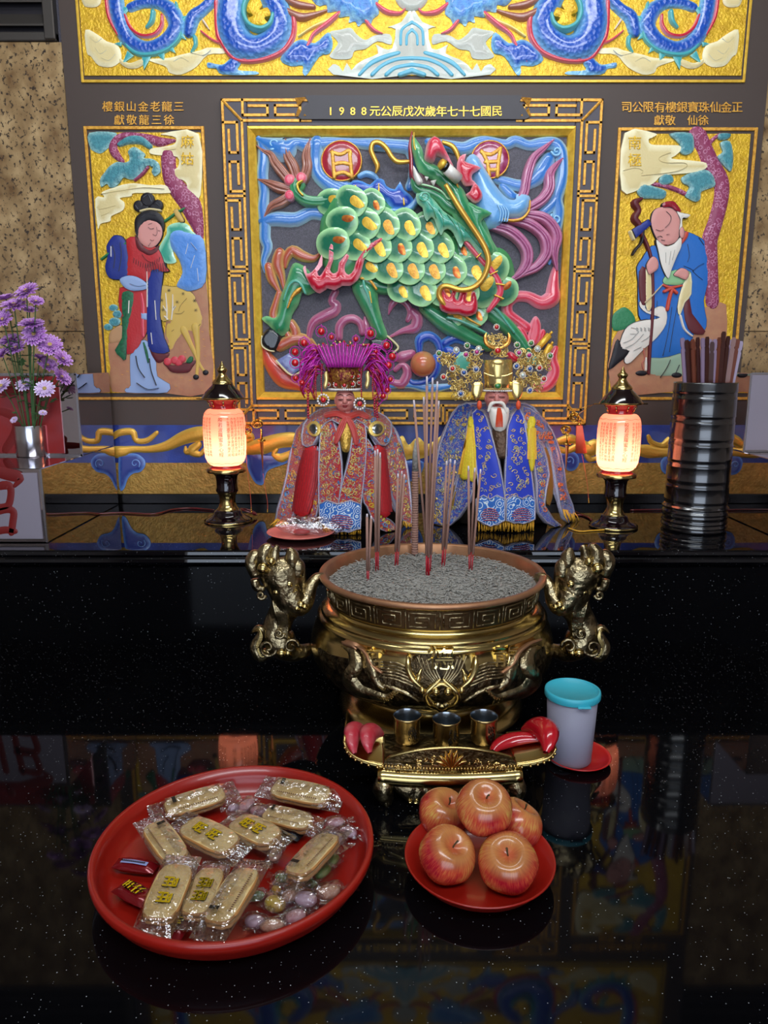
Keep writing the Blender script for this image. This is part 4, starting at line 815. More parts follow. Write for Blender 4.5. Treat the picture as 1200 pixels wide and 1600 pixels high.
R_('ear',SKIN,ell(1062,365,4,9),outline=.4,lift=.02); R_('collar',MT['belt_red'],[(1061,380),(1066,365),(1073,364),(1070,374),(1060,385)],lift=.016)
R_('white_beard',WHITEP,[(1022,376),(1030,382),(1038,386),(1050,382),(1060,372),(1061,386),(1054,402),(1050,412),(1046,422),(1041,436),(1034,425),(1029,411),(1026,396)],outline=.4,lift=.02)
inks(rp,[[(1038,332,.6),(1045,340,.6),(1043,350,.6),(1036,357,.6)],[(1022,360,.6),(1028,362,.6),(1034,360,.6)],[(1024,372,.7),(1028,370,.9),(1032,372,.6)],[(1038,368,.7),(1043,367,.9)],[(1030,376,.7),(1036,377,.8)]],lift=.021)
inks(rp,[[(1034,384,.9),(1039,384,.9)]],lift=.026,m=MAROON)
inks(rp,[[(1036,396,.4),(1036,412,.4)],[(1044,394,.4),(1041,415,.4)],[(1050,392,.4),(1046,408,.4)]],lift=.027,m=mat('beard_line','9a958e',rough=.5))
inks(rp,[[(1072,382),(1075,400),(1072,410)],[(1090,372),(1098,384)],[(1066,416),(1076,420),(1082,424)],[(1080,424),(1090,416),(1098,412)],[(1080,424),(1088,432),(1096,438)],[(1048,480),(1042,520),(1034,556)],[(1060,462),(1052,500),(1044,550)],[(1025,470),(1024,500)],[(1030,590,.5),(1040,575,.8),(1046,562,.6)],[(1053,585),(1060,570)],[(1036,440),(1050,445),(1058,440)]],lift=.0135)
R_('shoe',INK,ell(1001,583,9,4),lift=.008); R_('shoe',INK,ell(1056,586,8,4),lift=.008); RB(rp,'robe_edge',WHITEP,[(1008,560,2),(1008,578,2)],lift=.009)
cr=R_('crane_body',WHITEP,[(993,503),(1008,500),(1020,499),(1029,496),(1020,493),(1008,489),(999,481),(997,473),(1002,469),(1007,473),(1006,481),(1013,487),(1024,480),(1034,479),(1040,488),(1039,506),(1030,521),(1020,532),(1007,543),(995,555),(984,566),(976,568),(974,560),(982,548),(966,548),(968,532),(975,515),(984,507)],outline=.7,lift=.012,k=2)
inks(rp,[[(972,536),(985,530),(996,518)],[(975,544),(990,536),(1003,522)],[(984,512),(992,514)],[(1016,514),(1012,526),(1000,534)],[(982,522),(992,522)],[(988,548),(1000,542)]]+[[(992+6*i,512+2*j),(995+6*i,514+2*j)] for i in range(4) for j in range(3)],lift=.0175,r=.5)
RB(rp,'crane_beak',mat('beak','b7a888',rough=.4),[(1006,473,1.6),(1020,459,1.2),(1034,444,.5)],lift=.018)
R_('crane_tail',INK,[(964,530),(972,540),(982,548),(976,558),(966,566),(950,578),(955,556),(959,540)],lift=.011,k=2)
RB(rp,'crane_leg',mat('leg_pink','b06a5a',rough=.5),[(1004,545,2),(1006,560,1.2),(1002,568,1.2),(1004,577,1.2)],lift=.01)
# ---------------------------------------------------------------- FRIEZE
fz=thing('cloud_scroll_frieze', W(643,770), 'blue frieze with gold scrolling clouds over a band of textured gold, along the wall foot', 'frieze')
zA,zB,zC=W(600,664).z,W(600,722).z,W(600,771).z
xA,xB=W(130,720).x-.0,W(1160,720).x
wbox(MB(),(xl+.004,zB-.002),(xr-.004,zA),.001,.005).build('blue_band',mat('frieze_blue','1c2b72',rough=.4,rim=None,coat=.3,bump=(200,.3,.002),var=('2c4aa8',14,.5)),fz,smooth=False)
wbox(MB(),(xl+.004,zC),(xr-.004,zB-.002),.001,.005).build('textured_gold_band',GOLDD,fz,smooth=False)
GC=mat('scroll_gold','d09a38',rough=.35,metal=.45,rim='e9c45c',bump=(120,.4,.002))
BLB=mat('frieze_lobe','1c3180',rough=.4,rim='5d86c8',coat=.3)
scr=[[(60,697,5),(100,700,7),(133,702,8),(160,706,7),(190,706,7),(207,702,5),(233,702,5),(260,697,6),(287,684,8),(310,678,9),(330,676,7)],[(163,677,3),(173,684,4),(187,676,5),(207,675,5),(213,688,4),(230,688,4),(245,676,3)],[(300,704,5),(291,706,4),(290,699,2)],[(310,695,5),(300,704,6),(312,710,4),(320,702,3)],
     [(378,682,4),(386,680,6),(394,684,4),(384,690,4)],[(330,700,6),(355,698,6),(385,702,8),(410,697,10),(435,689,9),(457,687,9),(470,690,7)],[(457,708,5),(440,716,6),(428,710,4),(432,703,3)],[(470,700,8),(455,714,5)],
     [(990,701,5),(1010,705,8),(1035,707,6),(1060,706,6),(1100,706,6),(1140,706,7),(1160,702,8),(1172,692,8),(1182,703,7),(1205,710,6)],[(1013,682,3),(1018,691,4),(1033,696,4),(1046,690,6),(1060,680,5)],[(1125,688,3),(1138,690,4),(1141,683,3)],
     [(872,690,5),(890,686,6),(905,690,5),(920,702,9),(930,696,8),(938,700,6)],[(868,700,5),(885,705,5),(900,698,5)],[(918,712,5),(922,718,4),(932,716,3)]]
for s_ in scr: RB(fz,'gold_cloud_scroll',GC,[(a,b_,c*(1.35 if c>5 else 1.15)) for a,b_,c in s_],df=.35,lift=.004,off=.005)
PF(fz,'gold_cloud_scroll',GC,[(618,694),(622,685),(630,681),(638,695),(648,686),(656,684),(668,694),(690,680),(700,668),(712,668),(700,685),(680,705),(660,716),(640,717),(622,722)],.004,off=.005,w=4)
for p_,nm in (([(186,712),(195,708),(205,708),(216,710),(226,718),(227,728),(220,737),(208,740),(200,748),(194,764),(187,762)],0),([(380,697),(400,706),(413,712),(450,714),(452,722),(422,733),(415,743),(411,757),(400,755),(391,741),(384,720)],0),([(622,724),(640,720),(662,722),(655,745),(640,752),(628,746)],0),([(872,712),(890,704),(903,712),(904,726),(896,735),(884,733)],0),([(1032,722),(1040,712),(1052,712),(1058,722),(1054,738),(1044,742),(1034,736)],0)):
    PF(fz,'blue_lobe',BLB,p_,.003,off=.006,w=4,we=5)
mb=MB()
for c_ in ((212,724,8),(1044,726,7),(889,719,7)): ribbon(mb,curl(c_[0],c_[1],c_[2],1.1,0,1,1.2),wall(.006),lift=.008,nv=5)
mb.build('lobe_curl',mat('lobe_curl','6f95cf',rough=.4),fz)
# ================================================================ POLISHED STEEL CABINETS
REDCH=mat('red_painted_character','6e1210',rough=.45)
def cab(label, sgn, xe_up, xe_lo, yfu, yfl, ztu, ztl):
    t=thing('steel_cabinet',(xe_up+sgn*.5,YW-.2,H),label,'cabinet')
    x2=xe_up+sgn*1.0
    a,b_=sorted((xe_up,x2)); box(MB(),a,b_,yfu,YW-.02,ztl+.001 if ztl else H+.001,ztu,0,.002).build('upper_case',MIRROR,t,smooth=False)
    e=.004
    for z in (ztu-e,(ztl or H+.01)+.004): box(MB(),a,b_,yfu-.003,yfu+.004,z-.002,z+.003).build('edge_strip',STEEL,t,smooth=False)
    box(MB(),xe_up-(.003 if sgn<0 else .003),xe_up+.003,yfu-.003,yfu+.004,(ztl or H+.01),ztu).build('edge_strip',STEEL,t,smooth=False)
    return t
# left cabinet: lower block in front, upper case set back on it; its inner side is a mirror for the wall
pF=T(75,848,H); yl=pF.y; xc=pF.x
ztl=V(62,720,yl).z
# upper case: front edge at px x ~ 129, standing on the lower block
t_=(xc)/((129-600)/F); q_=ray(129,712); yu=xc/q_.x*q_.y
ztl=V(129,712,yu).z
ztu=V(120,584,yu).z
lc=thing('steel_cabinet',(xc-.3,YW-.2,H),'mirror-polished steel cabinet at the left with a red painted character','cabinet')
box(MB(),xc-.62,xc,yl,YW-.034,H+.001,ztl,0,.002).build('lower_case',MIRROR,lc,smooth=False)
box(MB(),xc-.62,xc,yu,YW-.034,ztl+.001,ztu,0,.002).build('upper_case',MIRROR,lc,smooth=False)
box(MB(),xc-.60,xc-.012,yl-.003,yl-.0005,H+.012,ztl-.012,0,.001).build('front_plate',mat('satin_steel','a39aa6',rough=.42,metal=.65,bump=(30,.08,.001)),lc,smooth=False)
def stf(Y):
    def f(px,py): return V(px,py,Y),Vector((0,-1,0))
    f.s=mpp(Y,.4); return f
for a_,b_ in (((yu-.002),ztu),):
    box(MB(),xc-.61,xc+.001,yu-.003,yu+.003,ztu-.005,ztu+.002).build('edge_strip',STEEL,lc,smooth=False)
    box(MB(),xc-.005,xc+.002,yu-.003,yu+.003,ztl,ztu).build('edge_strip',STEEL,lc,smooth=False)
    box(MB(),xc-.61,xc-.0,yu-.003,yu+.003,ztl,ztl+.005).build('edge_strip',STEEL,lc,smooth=False)
    box(MB(),xc-.004,xc+.002,yl-.004,yl+.003,H+.002,ztl).build('edge_strip',STEEL,lc,smooth=False)
mb=MB()   # the visible right half of the big red character
for l in ([(-60,735,6),(-20,735,6),(10,742,7),(25,745,7),(32,748,5),(24,758,3)],[(-12,762,5),(10,758,6),(17,765,5),(15,785,5),(8,792,5),(-12,795,6)],[(-12,802,5),(10,796,5),(21,800,5),(20,816,5),(18,830,5)],[(-12,832,5),(8,828,5),(22,830,4)],[(-40,720,5),(-42,728,5)],[(-12,760,5),(-13,830,5)],[(-40,762,5),(-40,835,5)]): ribbon(mb,[(a,b_,c*1.5) for a,b_,c in l],stf(yl-.003),df=.0,lift=.0012,nv=5)
mb.build('red_character',REDCH,lc,label='large red painted Chinese character on the steel front')
mb=MB()   # red reflection in the upper case put into a coloured face, behind a darker stroke
qb=V(100,700,yu-.004); box(mb,xc-.60,qb.x,yu-.0035,yu-.001,ztl+.008,ztu-.008); mb.build('red_reflection_face',mat('red_reflection_tint','a83434',rough=.25,metal=.5,coat=.4,var=('8f5560',6,.6)),lc,smooth=False)
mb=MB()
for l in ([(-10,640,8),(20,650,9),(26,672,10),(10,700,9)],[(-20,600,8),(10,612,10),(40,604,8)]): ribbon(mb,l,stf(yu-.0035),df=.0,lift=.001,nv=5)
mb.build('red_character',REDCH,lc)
# right cabinet
q_=ray(1161,706); xr_=0.5*( T(1130,803,H).x+T(1195,835,H).x ); yr_=xr_/q_.x*q_.y; zr0=V(1161,706,yr_).z; zr1=V(1178,583,yr_).z
rc=thing('steel_cabinet',(xr_+.3,YW-.2,H),'mirror-polished steel cabinet at the right edge beside the black bamboo holder','cabinet')
box(MB(),xr_,xr_+.62,yr_,YW-.034,zr0,zr1,0,.002).build('upper_case',MIRROR,rc,smooth=False)
box(MB(),xr_,xr_+.62,T(1200,838,H).y,YW-.034,H+.001,zr0-.001,0,.002).build('lower_case',MIRROR,rc,smooth=False)
box(MB(),xr_-.002,xr_+.004,yr_-.003,yr_+.003,zr0,zr1).build('edge_strip',STEEL,rc,smooth=False)
box(MB(),xr_+.004,xr_+.6,yr_-.003,yr_+.003,zr1-.004,zr1+.002).build('edge_strip',STEEL,rc,smooth=False); box(MB(),xr_+.004,xr_+.6,yr_-.003,yr_+.003,zr0,zr0+.004).build('edge_strip',STEEL,rc,smooth=False)
box(MB(),xr_+.006,xr_+.6,yr_-.002,yr_-.0003,zr0+.006,zr1-.006).build('front_plate',MT['satin_steel'],rc,smooth=False)
# ================================================================ THINGS ON THE LEDGE
def lz(px,Y,pts): # [(py, radius px)] -> lathe profile relative to the ledge
    out=[]
    for py,r in pts:
        z=V(px,py,Y).z; out.append((r*mpp(Y,z), z-H))
    return out
LACQ=mat('oxblood_lacquer','12060a',rough=.1,coat=.8)
REDGL=mat('red_glass_collar','7a1018',rough=.12,coat=.6,emit=('7a1414',.5))
SHADE=bpy.data.materials.new('lit_porcelain_shade'); SHADE.use_nodes=True
nt=SHADE.node_tree; N=nt.nodes; L=nt.links; N.clear()
o_=N.new('ShaderNodeOutputMaterial'); a_=N.new('ShaderNodeAddShader'); m1=N.new('ShaderNodeMixShader'); tr=N.new('ShaderNodeBsdfTranslucent'); df=N.new('ShaderNodeBsdfDiffuse'); gl=N.new('ShaderNodeBsdfGlossy'); m2=N.new('ShaderNodeMixShader')
tr.inputs[0].default_value=lin('f39c88'); df.inputs[0].default_value=lin('f2b8a0'); gl.inputs[0].default_value=(1,1,1,1); gl.inputs[1].default_value=.06
m1.inputs[0].default_value=.25; L.new(tr.outputs[0],m1.inputs[1]); L.new(df.outputs[0],m1.inputs[2]); m2.inputs[0].default_value=.05; L.new(m1.outputs[0],m2.inputs[1]); L.new(gl.outputs[0],m2.inputs[2]); L.new(m2.outputs[0],o_.inputs[0])
SUTRA='觀自在菩薩行深般若波羅蜜多時照見五蘊皆空度一切苦厄舍利子色不異空空不異色色即是空空即是色受想行識亦復如是舍利子是諸法空相不生不滅不垢不淨不增不減是故空中無色無受想行識無眼耳鼻舌身意無色聲香味觸法無眼界乃至無意識界無無明亦無無明盡乃至無老死亦無老死盡無苦集滅道無智亦無得以無所得故'
def lantern(cx, py_base, label, dpx):
    base=T(cx,py_base,H); Y=base.y; k=dpx
    t=thing('temple_lantern',(base.x,Y,H),label,'lamp','lit porcelain temple lanterns')
    c=(base.x,Y,H); D=k
    def pr(l): return lz(cx,Y,[(y+D,r) for y,r in l])
    lathe(MB(),c,[(0,.0005)]+[(r,max(z,.0005)) for r,z in pr([(817,33),(815,36),(811,36.5),(808,34),(806,30),(803,25),(800,22),(796,21),(793,17)])]+[(0,V(cx,793+D,Y).z-H)],40).build('base_foot',LACQ,t)
    lathe(MB(),c,pr([(812.5,36.6),(811.8,37.2),(810.2,37.2),(809.5,36.6)]),40).build('foot_ring',BRASS,t)
    lathe(MB(),c,pr([(794,17.5),(793,17.5),(791,15),(786,13),(780,12),(772,13),(766,16),(765,17),(764,17)]),32).build('brass_waist',BRASS,t)
    lathe(MB(),c,pr([(765,17),(762,17.5),(758,16.5),(748,16.5),(741,17.5),(737,21),(735,28),(734,30)]),32).build('lacquer_column',LACQ,t)
    lathe(MB(),c,pr([(735,30),(733,30.5),(730,30),(729,26),(726,22),(724,23)]),32,mi=[0,0,0,1,1]).build('collar',[BRASS,REDGL],t)
    prof=pr([(725,20),(723,24),(719,28),(712,31),(700,32.5),(680,33),(662,33),(650,32),(643,30),(639,27),(637,24),(636.5,20)])
    sh=lathe(MB(),c,prof,48).build('porcelain_shade',SHADE,t,label='glowing pink and cream shade with rows of dark characters')
    # writing on the shade
    def rad(z):
        for (r0,z0),(r1,z1) in zip(prof,prof[1:]):
            if z0<=z<=z1: return r0+(r1-r0)*(z-z0)/(z1-z0)
        return prof[5][0]
    rm=prof[5][0]; z0=prof[0][1]; z1=prof[-1][1]; Hh=z1-z0; mb=MB(); mb2=MB(); mb3=MB()
    def put(m,ch,ang,zz,size):
        vs_,fs=glyph(ch); out=[]
        for x,y in vs_:
            z=zz+y*size; a=ang+(x*size)/rm; r=rad(z)+.0006; out.append((c[0]+r*math.sin(a),c[1]-r*math.cos(a),c[2]+z))
        m.add(out,fs)
    si=0; front=0.02
    for i,ch in enumerate('般若波羅蜜多心經'): put(mb,ch,front,z0+Hh*(.83-.085*i),.0155)
    cols=[-1.25,-1.08,-.90,-.72,-.54,.36,.54,.71,.88,1.05,1.22]
    for a in cols[::-1]:
        for r in range(12):
            put(mb2,SUTRA[si%len(SUTRA)],front+a,z0+Hh*(.84-.056*r),.0105); si+=1
    mb.build('title_characters',mat('sutra_ink','2a0604',rough=.7,spec=.1),sh,smooth=False); mb2.build('sutra_characters',MT['sutra_ink'],sh,smooth=False,kind='stuff')
    for zz,am in ((.93,1),(.055,-1)):
        pts=[]
        for i in range(73):
            a=2*math.pi*i/72; z=z0+Hh*(zz-.012*am*abs(math.sin(a*6))*1.6); r=rad(z)+.0004; pts.append((c[0]+r*math.cos(a),c[1]+r*math.sin(a),c[2]+z))
        tube(mb3,pts,.0006,4); 
    mb3.build('scallop_border',mat('border_pink','c0503c',rough=.5),sh)
    lathe(MB(),c,pr([(637,20),(634,18),(628,20),(623,24),(622,25)]),24,mi=[0,0,0,0]).build('red_neck',REDGL,t)
    m_=MB()
    for i in range(8):
        a=i*math.pi/4+.2; q=pr([(634,19),(624,25)]); tube(m_,[(c[0]+r*math.cos(a),c[1]+r*math.sin(a),c[2]+z) for r,z in q],.0022,5)
    m_.build('neck_ribs',BRASS,t)
    lathe(MB(),c,pr([(623,24),(622.5,30),(621.5,33),(620,33.5),(619,33)]),40).build('cap_rim',BRASS,t)
    lathe(MB(),c,pr([(619.5,33),(617,31.5),(610,27),(604,21),(600,17),(597,15)]),40).build('lacquer_cap',LACQ,t)
    lathe(MB(),c,pr([(598,16),(596,16),(593,14),(589,10),(584,6.5),(581,5.5),(579,7),(577,8),(575,8),(573,6),(571,4),(569,3.5),(566,2),(562,.3)]),24).build('brass_finial',BRASS,t)
    z=V(cx,621+D,Y).z; wv=42*mpp(Y,z)
    tube(MB(),[(c[0]-wv,Y,z),(c[0]+wv,Y,z)],.0022,6).build('hanger_rod',BRASS,t)
    l=bpy.data.lights.new('lantern_bulb','POINT'); l.energy=LAMP; l.color=(1,.74,.52); l.shadow_soft_size=.016
    lo=link(bpy.data.objects.new('lantern_bulb',l)); lo.parent=t; lo.location=(0,0,z0+Hh*.30)
    return t,base,(c[0]-wv,Y,z),(c[0]+wv,Y,z)
LAMP=.8
lanL,bL,lLl,lLr=lantern(357,814,'lit temple lantern with pink shade left of the red-robed statue',2)
lanR,bR,lRl,lRr=lantern(958,823,'lit temple lantern with pink shade beside the black bamboo holder',10)
# sword charms hanging from the lantern rods
CHG=mat('gilt_metal','d6a648',rough=.22,metal=1.0)
def charm(hang, px, py, label, tassel=None, blade=None, string=None):
    Y=hang[1]; t=thing('sword_charm',hang,label,'ornament')
    g=lambda x,y: V(x,y,Y)
    rr=random.Random(int(px)); tube(MB(),[hang,g(px,py-8)],.0007,5).build('hanging_thread',CHG,t)
    m_=MB()
    for i in range(14):
        a=rr.uniform(0,6.28); b_=rr.uniform(0,6.28); r=rr.uniform(3,9); q=[]
        for k in range(6):
            th=a+k*.7; q.append(g(px+r*math.cos(th),py+4+r*.9*math.sin(th))+Vector((0,.008*math.sin(b_+k),0)))
        tube(m_,q,.0013,5,k=2)
    m_.build('gilt_knot',CHG,t)
    if blade:
        (x0,y0),(x1,y1)=blade; a,b_=g(x0,y0),g(x1,y1); m_=MB(); tube(m_,[a,a.lerp(b_,.25)],.0035,8)
        tube(m_,[a.lerp(b_,.25)-Vector((.012,0,0)),a.lerp(b_,.25)+Vector((.012,0,0))],.003,8); m_.build('sword_hilt',CHG,t)
        c_=a.lerp(b_,.28); d=(b_-c_); s_=.006
        MB().add([c_+Vector((-s_,0,0)),c_+Vector((0,-.002,0)),c_+Vector((s_,0,0)),c_+Vector((0,.002,0)),b_],[(0,1,4),(1,2,4),(2,3,4),(3,0,4),(3,2,1,0)]).build('sword_blade',mat('copper_blade','b5683c',rough=.25,metal=1.0),t,smooth=False)
    if tassel:
        (x0,y0),(x1,y1),w_=tassel; m_=MB()
        for i in range(26):
            u=(i%13-6)/6; v=(-1 if i<13 else 1); a=g(x0+u*w_*.5,y0); b_=g(x1+u*w_,y1); tube(m_,[a+Vector((0,v*.003,0)),b_+Vector((0,v*.006*(1-u*u),0))],.0016,4)
        m_.build('silk_tassel',mat('orange_silk','d8563a',rough=.6,sheen=.4),t)
        m_=MB(); ball(m_,g(x0,y0-2),.006,8,6); m_.build('tassel_knot',CHG,t)
    if string:
        q=[g(*p) for p in string]; m_=MB(); tube(m_,q,.0007,5,k=3); m_.build('string',mat('orange_silk','d8563a'),t)
        m_=MB(); 
        for i in range(3): ball(m_,q[-1].lerp(q[-2],.1*i),.0028,6,5)
        m_.build('bead',CHG,t)
    return t
charm(lLr,402,658,'gilt sword charm with an orange thread, hanging right of the left lantern',blade=((408,670),(411,742)),string=[(411,740),(414,762),(418,785),(418,800)])
charm((lLr[0]-.016,lLr[1],lLr[2]),386,668,'thin orange thread with a gilt bead, right of the left lantern',string=[(384,680),(386,730),(391,770),(393,800)])
charm((lRl[0]+.005,lRl[1],lRl[2]),899,648,'gilt charm with an orange silk tassel, left of the right lantern',tassel=((905,665),(908,708),8),string=[(909,710),(914,735),(918,760),(920,785)])
charm((lRl[0]-.0,lRl[1],lRl[2]),884,668,'gilt charm with a copper sword blade, beside the orange tassel',blade=((887,678),(884,742)))
# ---------------------------------------------------------------- bamboo holder
q=T(1083,826,H); Yb=q.y; bx_=q.x
bh=thing('divination_stick_holder',(bx_,Yb,H),'tall black ribbed bamboo-shaped holder full of divination sticks, right of the right lantern','holder')
R0=47*mpp(Yb,H); hb=V(1100,597,Yb).z-H
pf=[(0,.0005),(R0*.99,.0005)]; 
zr=[.004,.016,.027,.045,.058,.072]
for i,z in enumerate(zr): pf+=[(R0*(1.0+.03*math.sin(i*2.1)),z),(R0*(1.03),z+.003),(R0*.995,z+.0065)]
rings=[.155,.245,.33,.41]; top=hb
for f in (.19,.33,.47,.61,.76,.92):
    z=hb*f; r=R0*(.985-.02*f)
    pf+=[(r,z-.014),(r*1.012,z-.011),(r*.992,z-.008),(r*.99,z+.006),(r*1.014,z+.009),(r,z+.013)]
pf+=[(R0*.965,top-.004),(R0*.955,top),(R0*.88,top),(R0*.87,top-.02),(R0*.87,top-.10),(0,top-.10)]
pf=[pf[0],pf[1]]+sorted(pf[2:-6],key=lambda a:a[1])+pf[-6:]
lathe(MB(),(bx_,Yb,H),pf,56).build('ribbed_bamboo_body',BLKM,bh)
DW=[mat('dark_stick_wood','3c1c18',rough=.35,coat=.3),mat('violet_stick_wood','857088',rough=.35,coat=.3),mat('brown_stick_wood','6a3626',rough=.35,coat=.3)]
rr=random.Random(5); st=[]
txs=[(1066,528),(1073,531),(1082,530),(1090,527),(1098,528),(1105,526),(1113,534),(1117,530),(1124,527),(1131,518),(1138,525),(1147,527),(1153,530),(1158,533),(1070,535),(1078,533),(1087,534),(1101,534),(1110,530),(1128,532),(1135,532),(1143,531),(1150,536)]
for i,(tx,ty) in enumerate(txs):
    back = i>=14
    dy= (.035 if back else -.030)*(1-((tx-1112)/62)**2)
    tp_=V(tx,ty,Yb+dy*1.3); f=(tx-1108)/52; bt=Vector((bx_+f*R0*.72,Yb+dy,H+hb-.08)); 
    w_=.0065; d_=.0022; ax=(tp_-bt).normalized(); rt=Vector((1,0,0)); rt=(rt-ax*rt.dot(ax)).normalized(); nn=ax.cross(rt)
    ang=rr.uniform(-.5,.5); r2=rt*math.cos(ang)+nn*math.sin(ang); n2=nn*math.cos(ang)-rt*math.sin(ang)
    m_=MB()
    def sect(P,w,d): return [P-r2*w-n2*d,P+r2*w-n2*d,P+r2*w+n2*d,P-r2*w+n2*d]
    L_=(tp_-bt).length; S_=[(0,1),(L_-.034,1),(L_-.032,.72),(L_-.027,.72),(L_-.025,1),(L_-.006,1),(L_,.6)]
    vs_=[];
    for l_,k_ in S_: vs_+=sect(bt+ax*l_,w_*k_,d_)
    fs=[(0,3,2,1)]+[(4*a+j,4*a+(j+1)%4,4*a+4+(j+1)%4,4*a+4+j) for a in range(len(S_)-1) for j in range(4)]+[tuple(4*(len(S_)-1)+j for j in range(4))]
    m_.add(vs_,fs)
    s_=m_.build('divination_stick',DW[(1,0,2,0,1,0,0,1,2,0,0,2,2,1)[i%14]],smooth=False)
    names=['leftmost in front','second from left in front','third from left in front','fourth from left in front','fifth from left in front','sixth from left in front','seventh from left in front','eighth from left in front','ninth from left in front','tallest','beside the tallest one','third from right in front','second from right in front','rightmost and most tilted']
    lab=('notched flat wooden divination stick, %s of the black holder'%names[i]) if i<14 else ['short notched stick in the back row, behind the leftmost front stick','short notched stick in the back row, between second and third front sticks','short notched stick in the back row, behind the third front stick','short notched stick in the back row, behind the sixth front stick','short notched stick in the back row, just left of the seventh front stick','short notched stick in the back row, left of the tallest stick','short notched stick in the back row, just right of the tallest stick','short notched stick in the back row, third from the right','short notched stick in the back row, nearest the rightmost front stick'][i-14]
    tag(s_,lab,'stick','divination sticks in the black holder' if i<14 else 'back row of divination sticks')
# ---------------------------------------------------------------- flowers in a steel vase
vq=T(52,712,ztl); vY=vq.y; vx=vq.x; rv=24*mpp(vY,ztl); hv=V(50,664,vY).z-ztl
va=thing('flower_vase',(vx,vY,ztl+.0005),'plain steel cylinder vase of purple chrysanthemums on the left cabinet','vase')
lathe(MB(),(vx,vY,ztl+.0005),[(0,.003),(rv*.98,.0),(rv,.002),(rv,hv-.002),(rv*.985,hv),(rv*.96,hv-.002),(rv*.96,.01),(0,.01)],40).build('steel_cylinder',STEEL,va)
PETP=mat('purple_petal','9448ac',rough=.55,rim='d0a0dc'); PETL=mat('lilac_petal','b98fd0',rough=.55,rim='e6d6ee'); STEM=mat('flower_stem','3f5f35',rough=.6); LEAF=mat('flower_leaf','35562f',rough=.6,var=('4e7040',60,.5)); YC=mat('flower_centre','b59a5a',rough=.7)
def flower_mesh(name,m,R,n,layers,cup):
    mb=MB(); r_=random.Random(n)
    for L_ in range(layers):
        el=cup+.38*L_; Rl=R*(1-.22*L_)
        for i in range(n-3*L_):
            a=2*math.pi*(i+.5*(L_%2)+r_.uniform(-.2,.2))/(n-3*L_); e_=el+r_.uniform(-.12,.12)
            d=Vector((math.cos(a),math.sin(a),0)); s_=Vector((-math.sin(a),math.cos(a),0)); up=Vector((0,0,1)); w_=R*.13
            pts=[]
            for t,ww in ((.12,.4),(.45,.9),(.8,1),(1,.35)):
                p=d*(Rl*t*math.cos(e_))+up*(Rl*t*math.sin(e_)*(1.1-.35*t)); pts.append((p,ww*w_))
            vs_=[];es=[]
            for p,ww in pts: vs_+=[p-s_*ww+up*.0012,p-up*.0006,p+s_*ww+up*.0012]; es+=[.2,1,.2]
            es[-3:]=[0,0,0]
            fs=[(3*k+j,3*k+j+1,3*k+4+j,3*k+3+j) for k in range(3) for j in range(2)]
            mb.add(vs_,fs,0,es)
    ball(mb,(0,0,R*.16),R*.2,8,5,1,sz=.6)
    o=mb.build(name,[m,YC]); me=o.data; bpy.data.objects.remove(o); return me
FM=[flower_mesh('flower_head',PETP,.040,22,3,.12),flower_mesh('flower_head',PETL,.034,18,2,.05),flower_mesh('flower_head',PETP,.034,20,3,.35)]
fl=[(42,456,0,-.3,.7,'highest purple chrysanthemum of the bunch'),(10,468,2,-.2,.3,'purple chrysanthemum at the upper left edge'),(22,478,0,.1,.5,'purple chrysanthemum just below the highest bloom'),(5,500,2,0,1.0,'rounded lilac-purple chrysanthemum at the left edge'),(56,472,2,.5,.6,'small purple chrysanthemum right of the highest bloom'),(46,486,2,.3,.4,'half-hidden purple chrysanthemum under the upper right bloom'),
    (49,507,0,.1,.4,'purple chrysanthemum above the large centre bloom'),(54,523,0,.2,1.1,'large bright purple chrysanthemum in the middle of the bunch'),(16,533,0,-.2,.5,'wide purple chrysanthemum left of the centre bloom'),(26,545,2,-.1,.8,'purple chrysanthemum tucked below the left wide bloom'),(78,540,0,.6,.9,'purple chrysanthemum leaning right beside the centre bloom'),(97,562,2,1.0,.4,'purple chrysanthemum furthest right, drooping'),(74,572,2,.7,.5,'purple chrysanthemum below the right leaning bloom'),(62,560,2,.3,.2,'small purple chrysanthemum deep in the bunch'),(95,590,2,1.1,.3,'lowest right drooping purple chrysanthemum'),
    (39,600,1,-.1,.8,'pale lilac chrysanthemum low in front'),(70,608,1,.4,.9,'pale lilac chrysanthemum low on the right'),(3,604,1,-.5,.7,'pale lilac chrysanthemum low at the left edge'),(4,556,2,-.5,.6,'purple chrysanthemum at the left edge, mid height'),(22,656,1,-.2,.9,'small white chrysanthemum bud at the vase rim'),(67,645,1,.4,.6,'small lilac bud right of the vase rim')]
rr=random.Random(11)
